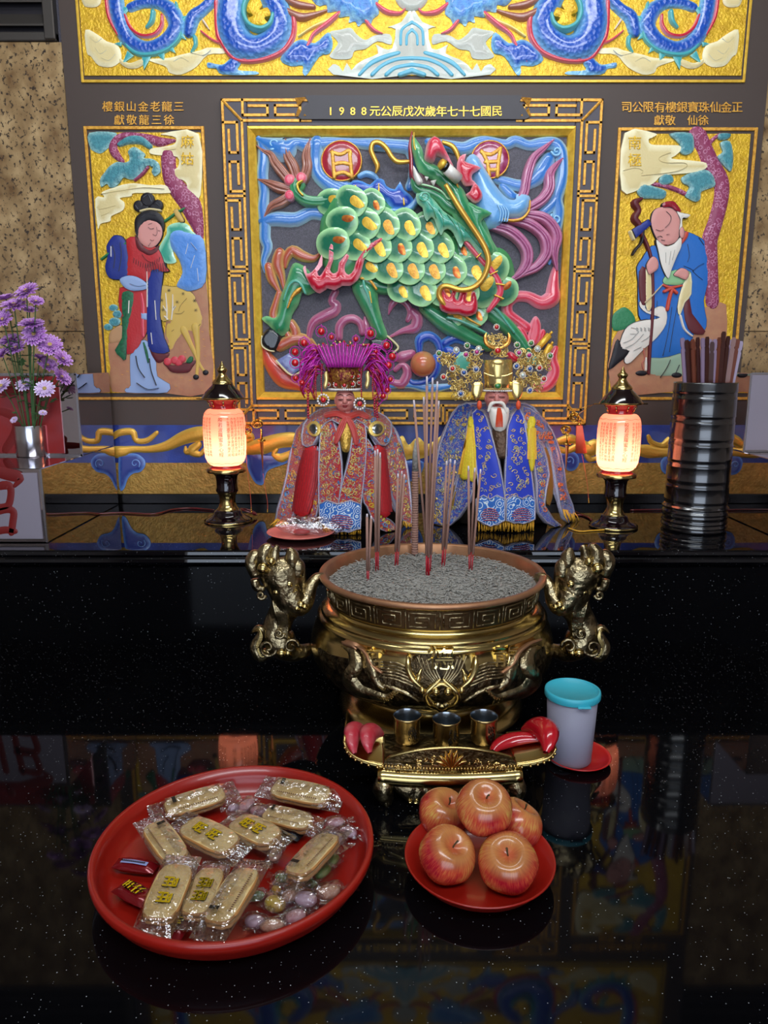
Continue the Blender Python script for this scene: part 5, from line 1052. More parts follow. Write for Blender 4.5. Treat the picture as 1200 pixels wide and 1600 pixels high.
for i,(px,py,ty,lean,face,lab) in enumerate(fl):
    Yf=vY-.02+.05*rr.uniform(-1,1)-(.03 if ty==1 else 0); p=V(px,py,Yf); b_=Vector((vx+(p.x-vx)*.25,vY+(Yf-vY)*.3,ztl+hv-.02))
    if abs(b_.x-vx)>rv*.8: b_.x=vx+math.copysign(rv*.8,b_.x-vx)
    t=thing('chrysanthemum',b_,lab,'flower','chrysanthemums in the steel vase')
    mid=b_.lerp(p,.55)+Vector(((p.x-vx)*-.05,0,.01)); tube(MB(),[b_+Vector((0,0,-.02)),b_,mid,p],.0018,6,k=4).build('stem',STEM,t)
    o=link(bpy.data.objects.new('flower_head',FM[ty])); o.parent=t; sc_=(1.0 if ty!=1 else .95)*(.4 if i>=19 else (.75 if lab.startswith('small') or lab.startswith('half') else 1))
    o.matrix_basis=Matrix.Translation(p-b_)@Matrix.Rotation(lean*.9,4,'Y')@Matrix.Rotation(face,4,'X')@Matrix.Rotation(rr.uniform(0,6),4,'Z')@Matrix.Scale(sc_,4)
    if i<19:
      for k in range(3):
        u=rr.uniform(.3,.8); c_=b_.lerp(p,u); a=rr.uniform(0,6.28); d=Vector((math.cos(a),math.sin(a)*.6,rr.uniform(-.1,.5))).normalized(); s_=d.cross(Vector((0,0,1))).normalized(); l_=rr.uniform(.025,.042)
        vs_=[c_]; 
        for tt,ww in ((.25,.25),(.45,.14),(.6,.32),(.8,.12)): vs_+=[c_+d*l_*tt-s_*l_*ww,c_+d*l_*tt+Vector((0,0,-.003)),c_+d*l_*tt+s_*l_*ww]
        vs_.append(c_+d*l_*1.05); n=len(vs_)-1
        fs=[(0,2,1),(0,3,2)]+[(3*k2+1+j,3*k2+2+j,3*k2+5+j,3*k2+4+j) for k2 in range(3) for j in range(2)]+[(10,11,n),(11,12,n)]
        MB().add(vs_,fs).build('leaf',LEAF,t,smooth=False)
# ---------------------------------------------------------------- red cables on the ledge
CBL=mat('dark_red_cable','5a1418',rough=.35,coat=.3)
def cable(pts,lab,r=.0028):
    m_=MB(); tube(m_,[T(x,y,H+r+.0006) for x,y in pts],r,7,k=6); m_.build('power_cable',CBL,label=lab,cat='cable')
cable([(90,796),(110,804),(150,803),(190,801),(240,803),(270,796),(300,794),(335,797)],'dark red cable along the wall foot, left of the left lantern')
cable([(1200,798),(1120,797),(1050,796),(985,797)],'dark red cable running right from the right lantern behind the bamboo holder')
cable([(925,812),(900,800),(880,794),(890,803),(915,806),(924,813)],'dark red cable coiled between the blue-robed statue and the right lantern')
m_=MB(); c_=T(388,806,H+.006); 
tube(m_,[(c_.x+.028*math.cos(a)*(1-.02*a),c_.y+.014*math.sin(a),c_.z+.002+.022*abs(math.sin(a*.5))) for a in [i*.5 for i in range(34)]],.0028,7,k=2); m_.build('power_cable',CBL,label='tangled coil of dark red cable at the foot of the left lantern',cat='cable')
# ---------------------------------------------------------------- pink saucer with a wrapped piece
sq=T(470,837,H); rs=53*mpp(sq.y,H)
sau=thing('pink_saucer',(sq.x,sq.y,H),'pink plastic saucer on the ledge in front of the red-robed statue','saucer')
lathe(MB(),(sq.x,sq.y,H),[(0,.001),(rs*.6,.0008),(rs*.66,.001),(rs*.9,.009),(rs,.014),(rs*.985,.0155),(rs*.9,.011),(rs*.66,.003),(0,.003)],40).build('dish',PLPINK,sau)
FILM=bpy.data.materials.new('clear_film'); FILM.use_nodes=True; nt=FILM.node_tree; N=nt.nodes; L=nt.links; N.clear()
o_=N.new('ShaderNodeOutputMaterial'); mx=N.new('ShaderNodeMixShader'); tp_=N.new('ShaderNodeBsdfTransparent'); g_=N.new('ShaderNodeBsdfGlossy'); g_.inputs[1].default_value=.09; lw_=N.new('ShaderNodeLayerWeight'); lw_.inputs[0].default_value=.35
tp_.inputs[0].default_value=(.93,.93,.95,1); nz=N.new('ShaderNodeTexNoise'); nz.inputs['Scale'].default_value=110; tc=N.new('ShaderNodeTexCoord'); L.new(tc.outputs['Object'],nz.inputs['Vector']); bp=N.new('ShaderNodeBump'); bp.inputs['Strength'].default_value=.7; bp.inputs['Distance'].default_value=.003; L.new(nz.outputs['Fac'],bp.inputs['Height']); L.new(bp.outputs[0],g_.inputs['Normal'])
ma=N.new('ShaderNodeMath'); ma.operation='MULTIPLY_ADD'; ma.inputs[1].default_value=.65; ma.inputs[2].default_value=.13; L.new(lw_.outputs['Facing'],ma.inputs[0]); L.new(ma.outputs[0],mx.inputs[0]); L.new(tp_.outputs[0],mx.inputs[1]); L.new(g_.outputs[0],mx.inputs[2]); L.new(mx.outputs[0],o_.inputs[0])
wp=thing('wrapped_sweet',(sq.x,sq.y,H+.004),'clear plastic bag with a dark red sweet lying on the pink saucer','sweet')
m_=MB(); ball(m_,(sq.x+.002,sq.y,H+.0125),.012,12,8,sx=2.3,sy=1.2,sz=.7); m_.build('red_sweet',mat('dark_sweet','a0303a',rough=.4),wp)
def film(mb,c,ax,ay,az,lx,ly,lz_,rr,n=11,m=9,wr=.0035,fin=.12):
    """crumpled pillow wrapper round a piece"""
    for sgn in (1,-1):
        vs_=[]
        for i in range(n):
            u=-1+2*i/(n-1)
            for j in range(m):
                v=-1+2*j/(m-1); e_=max(0,1-abs(u)**4)*max(0,1-abs(v)**4)
                h=lz_*(e_**.5)*sgn + (rr.uniform(-wr,wr)*(.5 if e_<.05 else 1))
                uu=u*(1+fin*abs(u)**6); vs_.append(c+ax*(uu*lx)+ay*(v*ly*(1-.1*abs(u)))+az*h)
        mb.add(vs_,[(i*m+j,(i+1)*m+j,(i+1)*m+j+1,i*m+j+1) if sgn>0 else (i*m+j,i*m+j+1,(i+1)*m+j+1,(i+1)*m+j) for i in range(n-1) for j in range(m-1)])
    return mb
film(MB(),Vector((sq.x+.03,sq.y,H+.031)),Vector((1,0,-.05)).normalized(),Vector((0,1,0)),Vector((0,0,1)),.092,.036,.024,random.Random(2),15,11,.005).build('clear_bag',FILM,wp,smooth=False)
# ================================================================ THE TWO STATUES
def emb(name, base, cols, scale=95, thr=.5):
    m=mat(name,base,rough=.55,sheen=.2); nt,N,L,b=nodes(m)
    tc=N.new('ShaderNodeTexCoord'); n=N.new('ShaderNodeTexNoise'); n.inputs['Scale'].default_value=scale; n.inputs['Detail'].default_value=2; n.inputs['Distortion'].default_value=1.5; L.new(tc.outputs['Object'],n.inputs['Vector'])
    r=N.new('ShaderNodeValToRGB'); r.color_ramp.interpolation='CONSTANT'; e=r.color_ramp.elements
    e[0].position=0; e[0].color=lin(cols[0]); e[1].position=.39; e[1].color=lin(base)
    for p,c in zip((.57,.62,.66,.70),cols[1:]): x=e.new(p); x.color=lin(c)
    L.new(n.outputs['Fac'],r.inputs[0]); L.new(r.outputs[0],b.inputs['Base Color'])
    w_=N.new('ShaderNodeTexWave'); w_.inputs['Scale'].default_value=260; w_.inputs['Distortion'].default_value=3; L.new(tc.outputs['Object'],w_.inputs['Vector'])
    bp=N.new('ShaderNodeBump'); bp.inputs['Strength'].default_value=.6; bp.inputs['Distance'].default_value=.0015; L.new(w_.outputs['Fac'],bp.inputs['Height']); L.new(bp.outputs[0],b.inputs['Normal'])
    return m
EMR=emb('red_embroidery','b5202a',['3a6f9e','c9a03a','5f8fae','c9bfae','d8862c']); EMR2=emb('multicolour_embroidery','a8322e',['2f6fa8','c9962f','6fa0a0','b8b4c0','d05a2a'],130)
EMB=emb('blue_embroidery','1c35a8',['4a8fc0','c9b04a','8fa8d0','7a2a4a','c9c4b0']); EMB2=emb('violet_embroidery','2a3f9e',['7f9fc8','b89a4a','6a2f6a','c8b0b8','d8803c'],130)
WAVE=mat('wave_embroidery','2f7fc0',rough=.5); nt,N,L,b=nodes(WAVE)
tc=N.new('ShaderNodeTexCoord'); v=N.new('ShaderNodeTexVoronoi'); v.inputs['Scale'].default_value=42; L.new(tc.outputs['Object'],v.inputs['Vector']); mu=N.new('ShaderNodeMath'); mu.operation='MULTIPLY'; mu.inputs[1].default_value=26; L.new(v.outputs['Distance'],mu.inputs[0]); si=N.new('ShaderNodeMath'); si.operation='SINE'; L.new(mu.outputs[0],si.inputs[0])
r=N.new('ShaderNodeValToRGB'); e=r.color_ramp.elements; e[0].position=.35; e[0].color=lin('2560b0'); e[1].position=.75; e[1].color=lin('cfd6e0'); x=e.new(.55); x.color=lin('4aa0c8'); L.new(si.outputs[0],r.inputs[0]); L.new(r.outputs[0],b.inputs['Base Color'])
GTH=mat('gold_thread','cfa93f',rough=.35,metal=.5,bump=(600,.8,.001),var=('efe0a0',400,.6)); GTH2=mat('pale_thread','c9c07a',rough=.4,metal=.4,bump=(600,.8,.001),var=('7a8a5a',300,.6))
TEALT=mat('blue_thread','4a86b8',rough=.5); FRING=mat('yellow_fringe','d99a1c',rough=.6,var=('efc04a',200,.6)); YEL=mat('yellow_silk','d8c22c',rough=.6,var=('b89a1c',200,.6)); REDS=mat('red_silk','b81a22',rough=.55,var=('8f1018',120,.5))
def robesurf(cx, Ys, tab, df=.76, rip=0.006, kf=60):
    zs=[V(cx,py,Ys-.08).z for py,_ in tab]; Rs=[r*mpp(Ys-.08,z) for (py,r),z in zip(tab,zs)]; X=V(cx,740,Ys-.08).x
    zr=np.array(zs[::-1]); rr_=np.array(Rs[::-1])
    def yy(x,z):
        R=np.interp(z,zr,rr_); u=max(-1,min(1,(x-X)/R)); return Ys-df*R*math.cos(u*math.pi/2)**.7 - rip*math.sin((x-X)*kf+z*4)*(.3+.7*abs(u))
    def f(px,py):
        Y=Ys-.08
        for _ in range(4): p=V(px,py,Y); Y=yy(p.x,p.z)
        p=V(px,py,Y); p.z=max(p.z,H+.003); e=.006; gx=(yy(p.x+e,p.z)-yy(p.x-e,p.z))/(2*e)
        n=Vector((gx,-1,0)).normalized(); return p,n
    f.s=mpp(Ys-.1,.5); f.X=X; f.R=lambda z: float(np.interp(z,zr,rr_)); f.Ys=Ys; return f
def cloth(t,name,m,poly_,surf,lift=.006,trim=True,embr=None,n=0,label=None,k=2,cs=4.5,seed=1):
    mb=MB(); puff(mb,poly_,.003,surf,w=4,lift=lift,k=k,res=12,skirt=True); o=mb.build(name,m,t,label=label)
    if trim: mb=MB(); ribbon(mb,[(x,y,1.5) for x,y in poly_],surf,df=.7,lift=lift+.002,k=k,nv=5,closed=True); mb.build('braid_trim',SILV,o)
    if n:
        P_=np.array(poly_,float); lo,hi=P_.min(0),P_.max(0); r_=random.Random(seed); mb=MB(); c=0; tries=0
        while c<n and tries<n*12:
            tries+=1; x=r_.uniform(lo[0],hi[0]); y=r_.uniform(lo[1],hi[1]); q=np.array([[x,y]])
            if not inside(q,P_)[0] or segdist(q,P_)[0]<cs*.9: continue
            ribbon(mb,curl(x,y,cs*r_.uniform(.6,1.1),r_.uniform(.8,1.4),r_.uniform(0,6.28),r_.choice((1,-1)),1.1,8),surf,df=.9,lift=lift+.003,k=2,nv=4,rnd=False,mi=r_.choice((0,0,1)) ); c+=1
        mb.build('couched_thread',embr,o,kind='stuff')
    return o
def fringe(t,surf,xa,xb,ya,yb,n,len_,m=FRING,name='fringe',sl=0):
    mb=MB(); r_=random.Random(int(xa))
    for i in range(n):
        u=i/(n-1); x=xa+(xb-xa)*u; y=ya+(yb-ya)*u; p,nn=surf(x,y); p=p+nn*.008
        q=p+Vector((r_.uniform(-.006,.006)+sl*.02,-r_.uniform(.0,.012),-len_*r_.uniform(.8,1.1)*f_s)); q.z=max(q.z,H+.002); md=p.lerp(q,.5)+Vector((r_.uniform(-.003,.003),-.004,0))
        tube(mb,[p,md,q],.0015,4)
    mb.build(name,m,t,kind='stuff')
f_s=1.0
def headmesh(t,cx,cy,rx,ry,Y,m,surfname='head',male=False):
    u=mpp(Y,V(cx,cy,Y).z); c=V(cx,cy,Y); mb=MB()
    ball(mb,c,1,24,16,sx=rx*u,sy=rx*u*1.05,sz=ry*u)
    tube(mb,[c+Vector((0,.004,-ry*u*.5)),c+Vector((0,.01,-ry*u*1.7))],[rx*u*.6,rx*u*.7],16)
    a,b_,c3=rx*u,rx*u*1.05,ry*u
    def hs(px,py):
        p=V(px,py,Y-b_*.9); d=((p.x-c.x)/a,(p.z-c.z)/c3); q=max(0,1-d[0]**2-d[1]**2); y=c.y-b_*math.sqrt(q)
        p=V(px,py,y); return p,Vector((0,-1,0))
    hs.s=u
    puff(mb,[(cx-2.2,cy-ry*.25),(cx+2.2,cy-ry*.25),(cx+3.6,cy+ry*.22),(cx,cy+ry*.30),(cx-3.6,cy+ry*.22)],.007,hs,lift=.0,k=2)   # nose
    for s_ in (-1,1):
        ribbon(mb,[(cx+s_*rx*.15,cy-ry*.10,1),(cx+s_*rx*.42,cy-ry*.16,2.2),(cx+s_*rx*.72,cy-ry*.06,1)],hs,lift=.001,df=.7)    # lids
        puff(mb,ell(cx+s_*rx*.5,cy+ry*.3,rx*.28,ry*.22),.004,hs,lift=0)                                                # cheeks
        ball(mb,c+Vector((s_*a*.98,0,-c3*.05)),.006,8,6,sx=.5,sz=1.9)                                                 # ears
    puff(mb,ell(cx,cy+ry*.72,rx*.3,ry*.18),.005,hs,lift=0)                                                             # chin
    o=mb.build(surfname,m,t)
    mb=MB(); ribbon(mb,[(cx-rx*.26,cy+ry*.47,.7),(cx-2,cy+ry*.44,1.3),(cx,cy+ry*.46,1),(cx+2,cy+ry*.44,1.3),(cx+rx*.26,cy+ry*.47,.7)],hs,lift=.003); ribbon(mb,[(cx-rx*.18,cy+ry*.54,.7),(cx,cy+ry*.57,1.5),(cx+rx*.18,cy+ry*.54,.7)],hs,lift=.003); mb.build('lips',mat('lip_red','8e2f30',rough=.4),o)
    mb=MB()
    for s_ in (-1,1):
        ribbon(mb,[(cx+s_*rx*.18,cy-ry*.02,.4),(cx+s_*rx*.45,cy+ry*.01,.8),(cx+s_*rx*.72,cy-ry*.03,.4)],hs,lift=.004,nv=3)
        ribbon(mb,[(cx+s_*rx*.15,cy-ry*.33,.5),(cx+s_*rx*.45,cy-ry*.43,.9),(cx+s_*rx*.78,cy-ry*.33,.4)],hs,lift=.0025,nv=3)
    mb.build('brow_and_lash',mat('brow_brown','4a1f1c',rough=.6),o)
    return o,hs
GILT=mat('gilt_filigree','efd488',rough=.32,metal=.75); JR=mat('red_jewel','c01020',rough=.08,coat=1); JM=mat('magenta_jewel','b0187a',rough=.08,coat=1); JB=mat('blue_jewel','1c4fa0',rough=.08,coat=1); JG=mat('green_jewel','2f7a3c',rough=.08,coat=1); JW=mat('clear_jewel','c8d4d0',rough=.08,coat=1)
MAG=mat('magenta_beads','cc2aae',rough=.25,coat=.6,bump=(700,1.0,.002)); REDB=mat('red_beads','a01030',rough=.2,coat=.6)
def jewel(t,px,py,Y,r,m,nb=12,label=None):
    c=V(px,py,Y); u=mpp(Y,c.z); mb=MB(); ball(mb,c,r*u,12,8,0,sy=.7); 
    for i in range(nb):
        a=2*math.pi*i/nb; ball(mb,c+Vector((math.cos(a)*r*1.45*u,.002,math.sin(a)*r*1.45*u)),r*.36*u,6,4,1)
    ball(mb,c+Vector((0,.004,0)),r*1.3*u,10,5,2,sy=.25)
    return mb.build('jewel',[m,WHITE,GILT],t)
def bead_string(mb,pts,r,mi=0,step=None):
    q=[Vector(a) for a in catmull([tuple(p) for p in pts],6)]; L_=0; st_=step or r*1.9; last=None
    for a,b_ in zip(q,q[1:]):
        d=(b_-a).length
        while L_<=d: ball(mb,a.lerp(b_,L_/d if d else 0),r,5,4,mi); L_+=st_
        L_-=d
# ---------------- goddess in red
Y1s=2.385
S1=robesurf(540,Y1s,[(630,22),(642,38),(655,60),(680,76),(710,88),(750,100),(800,116),(835,126)])
g1=thing('deity_statue',(V(540,800,Y1s).x,Y1s,H),'statue of a pink-faced goddess in a red embroidered robe and magenta beaded headdress','statue')
def core(t,S_,cx,ylo,m,df=.5):
    mb=MB(); prof=[]
    zt_=V(cx,ylo,S_.Ys).z; n=12
    vs_=[];
    for i in range(n):
        z=H+.004+(zt_-H)*i/(n-1); R=S_.R(z)*.80
        for j in range(28):
            a=2*math.pi*j/28; vs_.append((S_.X+R*.9*math.cos(a),S_.Ys+.0+R*df*math.sin(a),z))
    mb.add(vs_,[(i*28+j,i*28+(j+1)%28,(i+1)*28+(j+1)%28,(i+1)*28+j) for i in range(n-1) for j in range(28)]+[tuple(range(28))[::-1],tuple((n-1)*28+j for j in range(28))])
    return mb.build('inner_robe',m,t)
core(g1,S1,540,650,mat('inner_dark_cloth','1c1210',rough=.7,var=('4a3a1c',40,.4)))
cl=lambda *a,**k: cloth(g1,*a,**k)
cl('back_cape',EMR2,[(478,668),(500,648),(520,638),(560,638),(590,648),(612,664),(626,690),(634,730),(640,790),(632,812),(612,790),(598,750),(590,700),(560,660),(520,660),(488,700),(470,760),(452,806),(436,806),(448,760),(462,700)],S1,lift=.001,embr=[GTH,TEALT],n=60,seed=2)
cl('sleeve_panel',EMR,[(503,644),(517,638),(503,656),(490,690),(481,714),(475,742),(466,782),(455,816),(434,812),(443,774),(451,742),(457,706),(464,672),(485,653)],S1,lift=.006,embr=[GTH,TEALT],n=40,seed=3)
cl('sleeve_panel',EMR,[(581,646),(597,654),(617,670),(629,708),(634,734),(640,786),(641,818),(628,812),(616,790),(605,758),(597,714),(585,682)],S1,lift=.006,embr=[GTH,TEALT],n=40,seed=4)
cl('side_panel',EMR2,[(487,720),(500,700),(502,740),(498,790),(490,815),(474,812),(478,780)],S1,lift=.004,embr=[YEL,TEALT],n=12,seed=5)
cl('side_panel',EMR,[(565,688),(582,702),(586,760),(592,800),(606,812),(620,829),(600,832),(584,815),(572,790),(565,772)],S1,lift=.010,embr=[YEL,TEALT],n=22,seed=6)
cl('front_panel',EMR,[(509,660),(523,652),(532,700),(535,745),(530,790),(530,824),(514,816),(502,812),(501,750),(503,700)],S1,lift=.014,embr=[GTH,GTH2],n=46,seed=7)
cl('front_panel',EMR,[(553,652),(567,660),(570,700),(566,750),(561,790),(559,824),(530,826),(531,785),(535,757),(545,712)],S1,lift=.015,embr=[GTH,GTH2],n=46,seed=8)
cl('wave_hem',WAVE,[(502,786),(515,780),(530,786),(546,780),(561,786),(560,824),(530,829),(503,814)],S1,lift=.019,k=1)
mb=MB()
for i in range(6): ribbon(mb,[(519+abs(i-2.5)*1.6,806+i*3.4,1),(531,803+i*3.6,1.2),(550-abs(i-2.5)*1.6,806+i*3.4,1)],S1,lift=.024,nv=4)
mb.build('wave_arc_stitch',mat('stitched_maroon','a03a4a',rough=.5),g1)
cl('capelet',EMR2,[(500,643),(522,636),(558,636),(584,643),(604,660),(600,690),(588,694),(572,668),(553,655),(540,668),(523,655),(506,670),(494,694),(480,694),(482,662)],S1,lift=.017,embr=[TEALT,GTH],n=34,seed=9)
for cx in (498,582):
    o=P(g1,'medallion',[GTH,PEWTER],lambda mb: (puff(mb,ell(cx,669,10,12,16),.004,S1,lift=.024),puff(mb,ell(cx,669,6,8,14),.003,S1,lift=.028,mi=1)))
P(g1,'gold_underrobe',mat('gold_brocade','b8923f',rough=.35,metal=.6,bump=(120,1,.004)),lambda mb: puff(mb,[(531,652),(548,652),(546,698),(540,706),(534,698)],.01,S1,lift=.012))
P(g1,'neck_ribbon',mat('sheer_red_ribbon','a82a22',rough=.4,sheen=.4),lambda mb: (ribbon(mb,[(518,648,5),(530,645,6),(542,650,6),(555,645,6),(568,650,5)],S1,lift=.02,ridge=.2,nv=11),ribbon(mb,[(539,652,4),(534,668,5),(528,690,3)],S1,lift=.022,ridge=.25,nv=11),ribbon(mb,[(542,652,4),(549,670,5),(553,692,3)],S1,lift=.022,ridge=.25,nv=11)))
for pl_ in ([(483,700),(501,700),(499,726),(493,770),(487,802),(466,800),(474,742)],[(581,700),(594,700),(599,740),(604,802),(589,800),(584,750)]):
    o=P(g1,'red_tassel',REDS,lambda mb: puff(mb,pl_,.006,S1,w=5,lift=.018,k=2)); x0=(pl_[0][0]+pl_[1][0])/2
    mb=MB(); 
    for i in range(9):
        u=i/8; ribbon(mb,[(pl_[0][0]+(pl_[1][0]-pl_[0][0])*u,702,.7),(pl_[-1][0]+(pl_[2][0]-pl_[-1][0])*u,745,.7),(pl_[-2 if x0<540 else -2][0]*(1-u)+u*(pl_[4][0] if x0<540 else pl_[3][0]),798,.7)],S1,lift=.0255,nv=3,rnd=False)
    mb.build('tassel_strand',mat('red_silk_dark','8a1018',rough=.6),o)
    mb=MB(); p,nn=S1(x0,697); 
    for dx in (-5,0,5): q,_=S1(x0+dx,696); tube(mb,[q-Vector((0,.02,0)),q-Vector((0,.024,.014))],[.001,.005],7)
    mb.build('silver_cap',SILV,o)
fringe(g1,S1,436,455,810,816,16,.03,sl=-1); fringe(g1,S1,506,560,815,824,44,.030); fringe(g1,S1,628,641,812,818,10,.02)
HY=Y1s-.075
hd1,hs1=headmesh(g1,539,625,15.5,20,HY,mat('pink_face','cc8278',rough=.35,coat=.3))
# crown
cy=HY; cu=mpp(cy,.75)
cr1=P(g1,'crown_band',mat('crown_maroon','6a1420',rough=.3,metal=.5,var=('c99a3a',120,.6),bump=(200,1,.003)),lambda mb: (tube(mb,[V(539,609,cy+.01),V(538,572,cy+.01)],[24*cu,31*cu],28)))
for i in range(22):
    a=math.pi*(i+.5)/22; c=V(539,608,cy+.01)+Vector((-math.cos(a)*24.6*cu,-math.sin(a)*24.6*cu,0)); ball(MB(),c,.0035,8,6).build('pearl',WHITE,cr1) if False else None
mb=MB()
for i in range(24):
    a=math.pi*(i+.5)/24; c=V(539,608,cy+.01)+Vector((-math.cos(a)*25*cu,-math.sin(a)*25*cu,0)); ball(mb,c,.0036,8,6)
mb.build('pearl_row',WHITE,cr1)
for (x,y,r) in ((523,589,3.4),(536,587,4),(549,588,4),(560,588,3.2),(513,601,3),(525,601,4),(538,602,4),(551,600,4),(561,598,3),(520,578,3),(535,576,3.4),(549,577,3.4),(561,577,3)):
    jewel(cr1,x,y,cy-.012-.028*math.cos((x-539)/28*1.3),r*.72,JR,10)
fan=MB(); rr=random.Random(4)
for i in range(28):
    u=-1+2*i/27; a=V(538+u*44,539+5*u*u+rr.uniform(-5,3),cy-.050+.02*abs(u)-(.006 if i%2 else 0)); b_=V(538+u*26,574,cy-.062+.02*abs(u)); 
    for dx in (0,):
        tube(fan,[a+Vector((0,.004,0)),a.lerp(b_,.5)+Vector((0,-.006,.0)),b_],.0025 if i%2 else .0019,6,k=2,mi=i%2)
    if i%3==0: tube(fan,[V(538+u*50,550+10*abs(u),cy+.005),V(538+u*38,568,cy-.02),V(538+u*30,580,cy-.03)],.0022,5,k=2)
fan.build('magenta_bead_fan',[mat('deep_magenta_beads','a01c8c',rough=.3,coat=.5,bump=(700,1.0,.002)),MAG],cr1,kind='stuff')
mb=MB(); 
for i in range(60):
    u=rr.uniform(-1,1); ball(mb,V(538+u*42,537+6*u*u+rr.uniform(-4,3),cy+rr.uniform(-.01,.02)),rr.uniform(.0022,.0042),6,5,rr.choice((0,0,1,2)))
mb.build('crest_beads',[JR,GILT,MAG],cr1,kind='stuff')
tang=MB()
for s_ in (-1,1):
    for i in range(58):
        x0=538+s_*rr.uniform(30,42); y0=rr.uniform(548,585); x1=538+s_*rr.uniform(48,70); y1=y0+rr.uniform(-6,38); 
        tube(tang,[V(x0,y0,cy),V((x0+x1)/2,(y0+y1)/2-rr.uniform(4,16),cy-rr.uniform(.0,.03)),V(x1,y1,cy-rr.uniform(-.01,.02)),V(x1-s_*rr.uniform(0,8),y1+rr.uniform(5,16),cy)],.0021,5,k=3,mi=rr.choice((0,0,0,1)))
tang.build('bead_tendrils',[MAG,REDB],cr1,kind='stuff')
for (x,y,r,ax_,ay_) in ((502,518,6,515,545),(475,536,6,500,560),(461,550,6,490,570),(461,567,6,490,575),(579,521,6,564,545),(604,540,6,580,558),(613,557,6,588,568),(607,571,6,585,575),(462,591,4.5,488,585),(472,598,4.5,490,588),(484,605,4.5,492,590),(610,593,4,588,585),(605,610,4,588,590),(599,619,4.5,586,592),(587,549,4,575,560),(518,527,4,522,545),(556,530,4,552,545)):
    m_=MB(); c=V(x,y,cy-.01); ball(m_,c,r*cu*.95,12,8,0); 
    ring=[c+Vector((math.cos(a)*r*1.4*cu,.003,math.sin(a)*r*1.4*cu)) for a in [k*.45 for k in range(15)]]; bead_string(m_,ring,.0018,1)
    a0=V(ax_,ay_,cy+.01); bead_string(m_,[c+Vector((0,.004,-r*1.3*cu*(1 if y>540 else -1.3))),c.lerp(a0,.5)+Vector((0,-.006,.012 if y<540 else 0)),a0],.0019,1)
    m_.build('antenna_ball',[JR,MAG],cr1)
for x,y0,y1,r in ((482,600,655,.0045),(494,575,622,.003),(503,570,624,.003),(565,560,622,.003),(583,585,624,.003),(586,618,650,.004),(590,630,655,.0045),(530,562,600,.003)):
    m_=MB(); bead_string(m_,[V(x,y0,cy-.035),V(x-1,(y0+y1)/2,cy-.04),V(x,y1,cy-.035)],r); m_.build('red_bead_string',REDB,cr1)
for s_,x in ((-1,508),(1,573)):
    P(cr1,'gilt_side_leaf',GILT,lambda mb: puff(mb,[(x-2,584),(x+3,580),(x+5,590),(x+4,602),(x,608),(x-3,602),(x-1,594)],.004,stf(cy-.03),lift=.001,k=2))
for x,y in ((505,625),(562,631)):
    c=V(x,y,cy-.045); m_=MB(); ball(m_,c,.0085,10,7,0)
    for k in range(13):
        a=2*math.pi*k/13; ball(m_,c+Vector((math.cos(a)*.0165,0,math.sin(a)*.0165)),.0036,7,5,1)
    m_.build('pearl_earring',[JR,WHITE],cr1)
# ---------------- god in blue
Y2s=2.40
S2=robesurf(786,Y2s,[(625,22),(634,40),(648,62),(675,76),(710,90),(750,98),(800,108),(835,116)],rip=.007)
g2=thing('deity_statue',(V(786,800,Y2s).x,Y2s,H),'statue of a white-bearded god in a blue embroidered robe and gilt jewelled crown','statue')
core(g2,S2,786,645,MT['inner_dark_cloth'])
c2=lambda *a,**k: cloth(g2,*a,**k)
c2('back_cape',EMB2,[(700,660),(717,634),(750,630),(820,630),(840,645),(862,672),(876,710),(884,760),(880,800),(866,770),(850,700),(820,660),(750,660),(715,700),(700,760),(684,815),(675,800),(678,730),(688,690)],S2,lift=.001,embr=[GTH2,TEALT],n=50,seed=12)
c2('sleeve_panel',EMB,[(717,635),(737,634),(732,668),(725,717),(713,755),(712,790),(694,824),(679,822),(680,775),(682,717),(692,678)],S2,lift=.007,embr=[GTH,GTH2],n=42,seed=13)
c2('sleeve_panel',EMB,[(725,724),(740,745),(735,784),(704,823),(702,800),(712,775)],S2,lift=.008,embr=[GTH2,SILV],n=12,seed=14)
c2('sleeve_panel',EMB2,[(814,634),(838,647),(858,673),(867,705),(877,741),(887,775),(895,800),(884,820),(872,789),(862,729),(850,688),(831,692),(819,659)],S2,lift=.007,embr=[mat('orange_thread','d8703c',rough=.5),SILV],n=34,seed=15)
c2('sleeve_panel',EMB,[(828,690),(843,697),(853,741),(846,789),(872,826),(862,826),(838,799),(836,755)],S2,lift=.010,embr=[MT['orange_thread'],GTH2],n=18,seed=16)
BROC=mat('gold_lining','9a7a3a',rough=.4,metal=.4); c2('lining',BROC,[(706,770),(716,755),(714,790),(706,800)],S2,lift=.009,trim=False); c2('lining',BROC,[(846,700),(856,712),(862,760),(856,790),(848,770)],S2,lift=.007,trim=False)
c2('front_panel',mat('cobalt_cloth','1a35b0',rough=.5,sheen=.3),[(742,645),(759,642),(768,668),(780,721),(788,775),(788,811),(768,819),(746,809),(749,765),(744,700)],S2,lift=.015,embr=[GTH,GTH2],n=62,seed=17)
c2('front_panel',MT['cobalt_cloth'],[(802,639),(814,651),(824,717),(831,775),(831,809),(812,815),(790,811),(788,775),(790,692),(792,663)],S2,lift=.015,embr=[GTH,GTH2],n=62,seed=18)
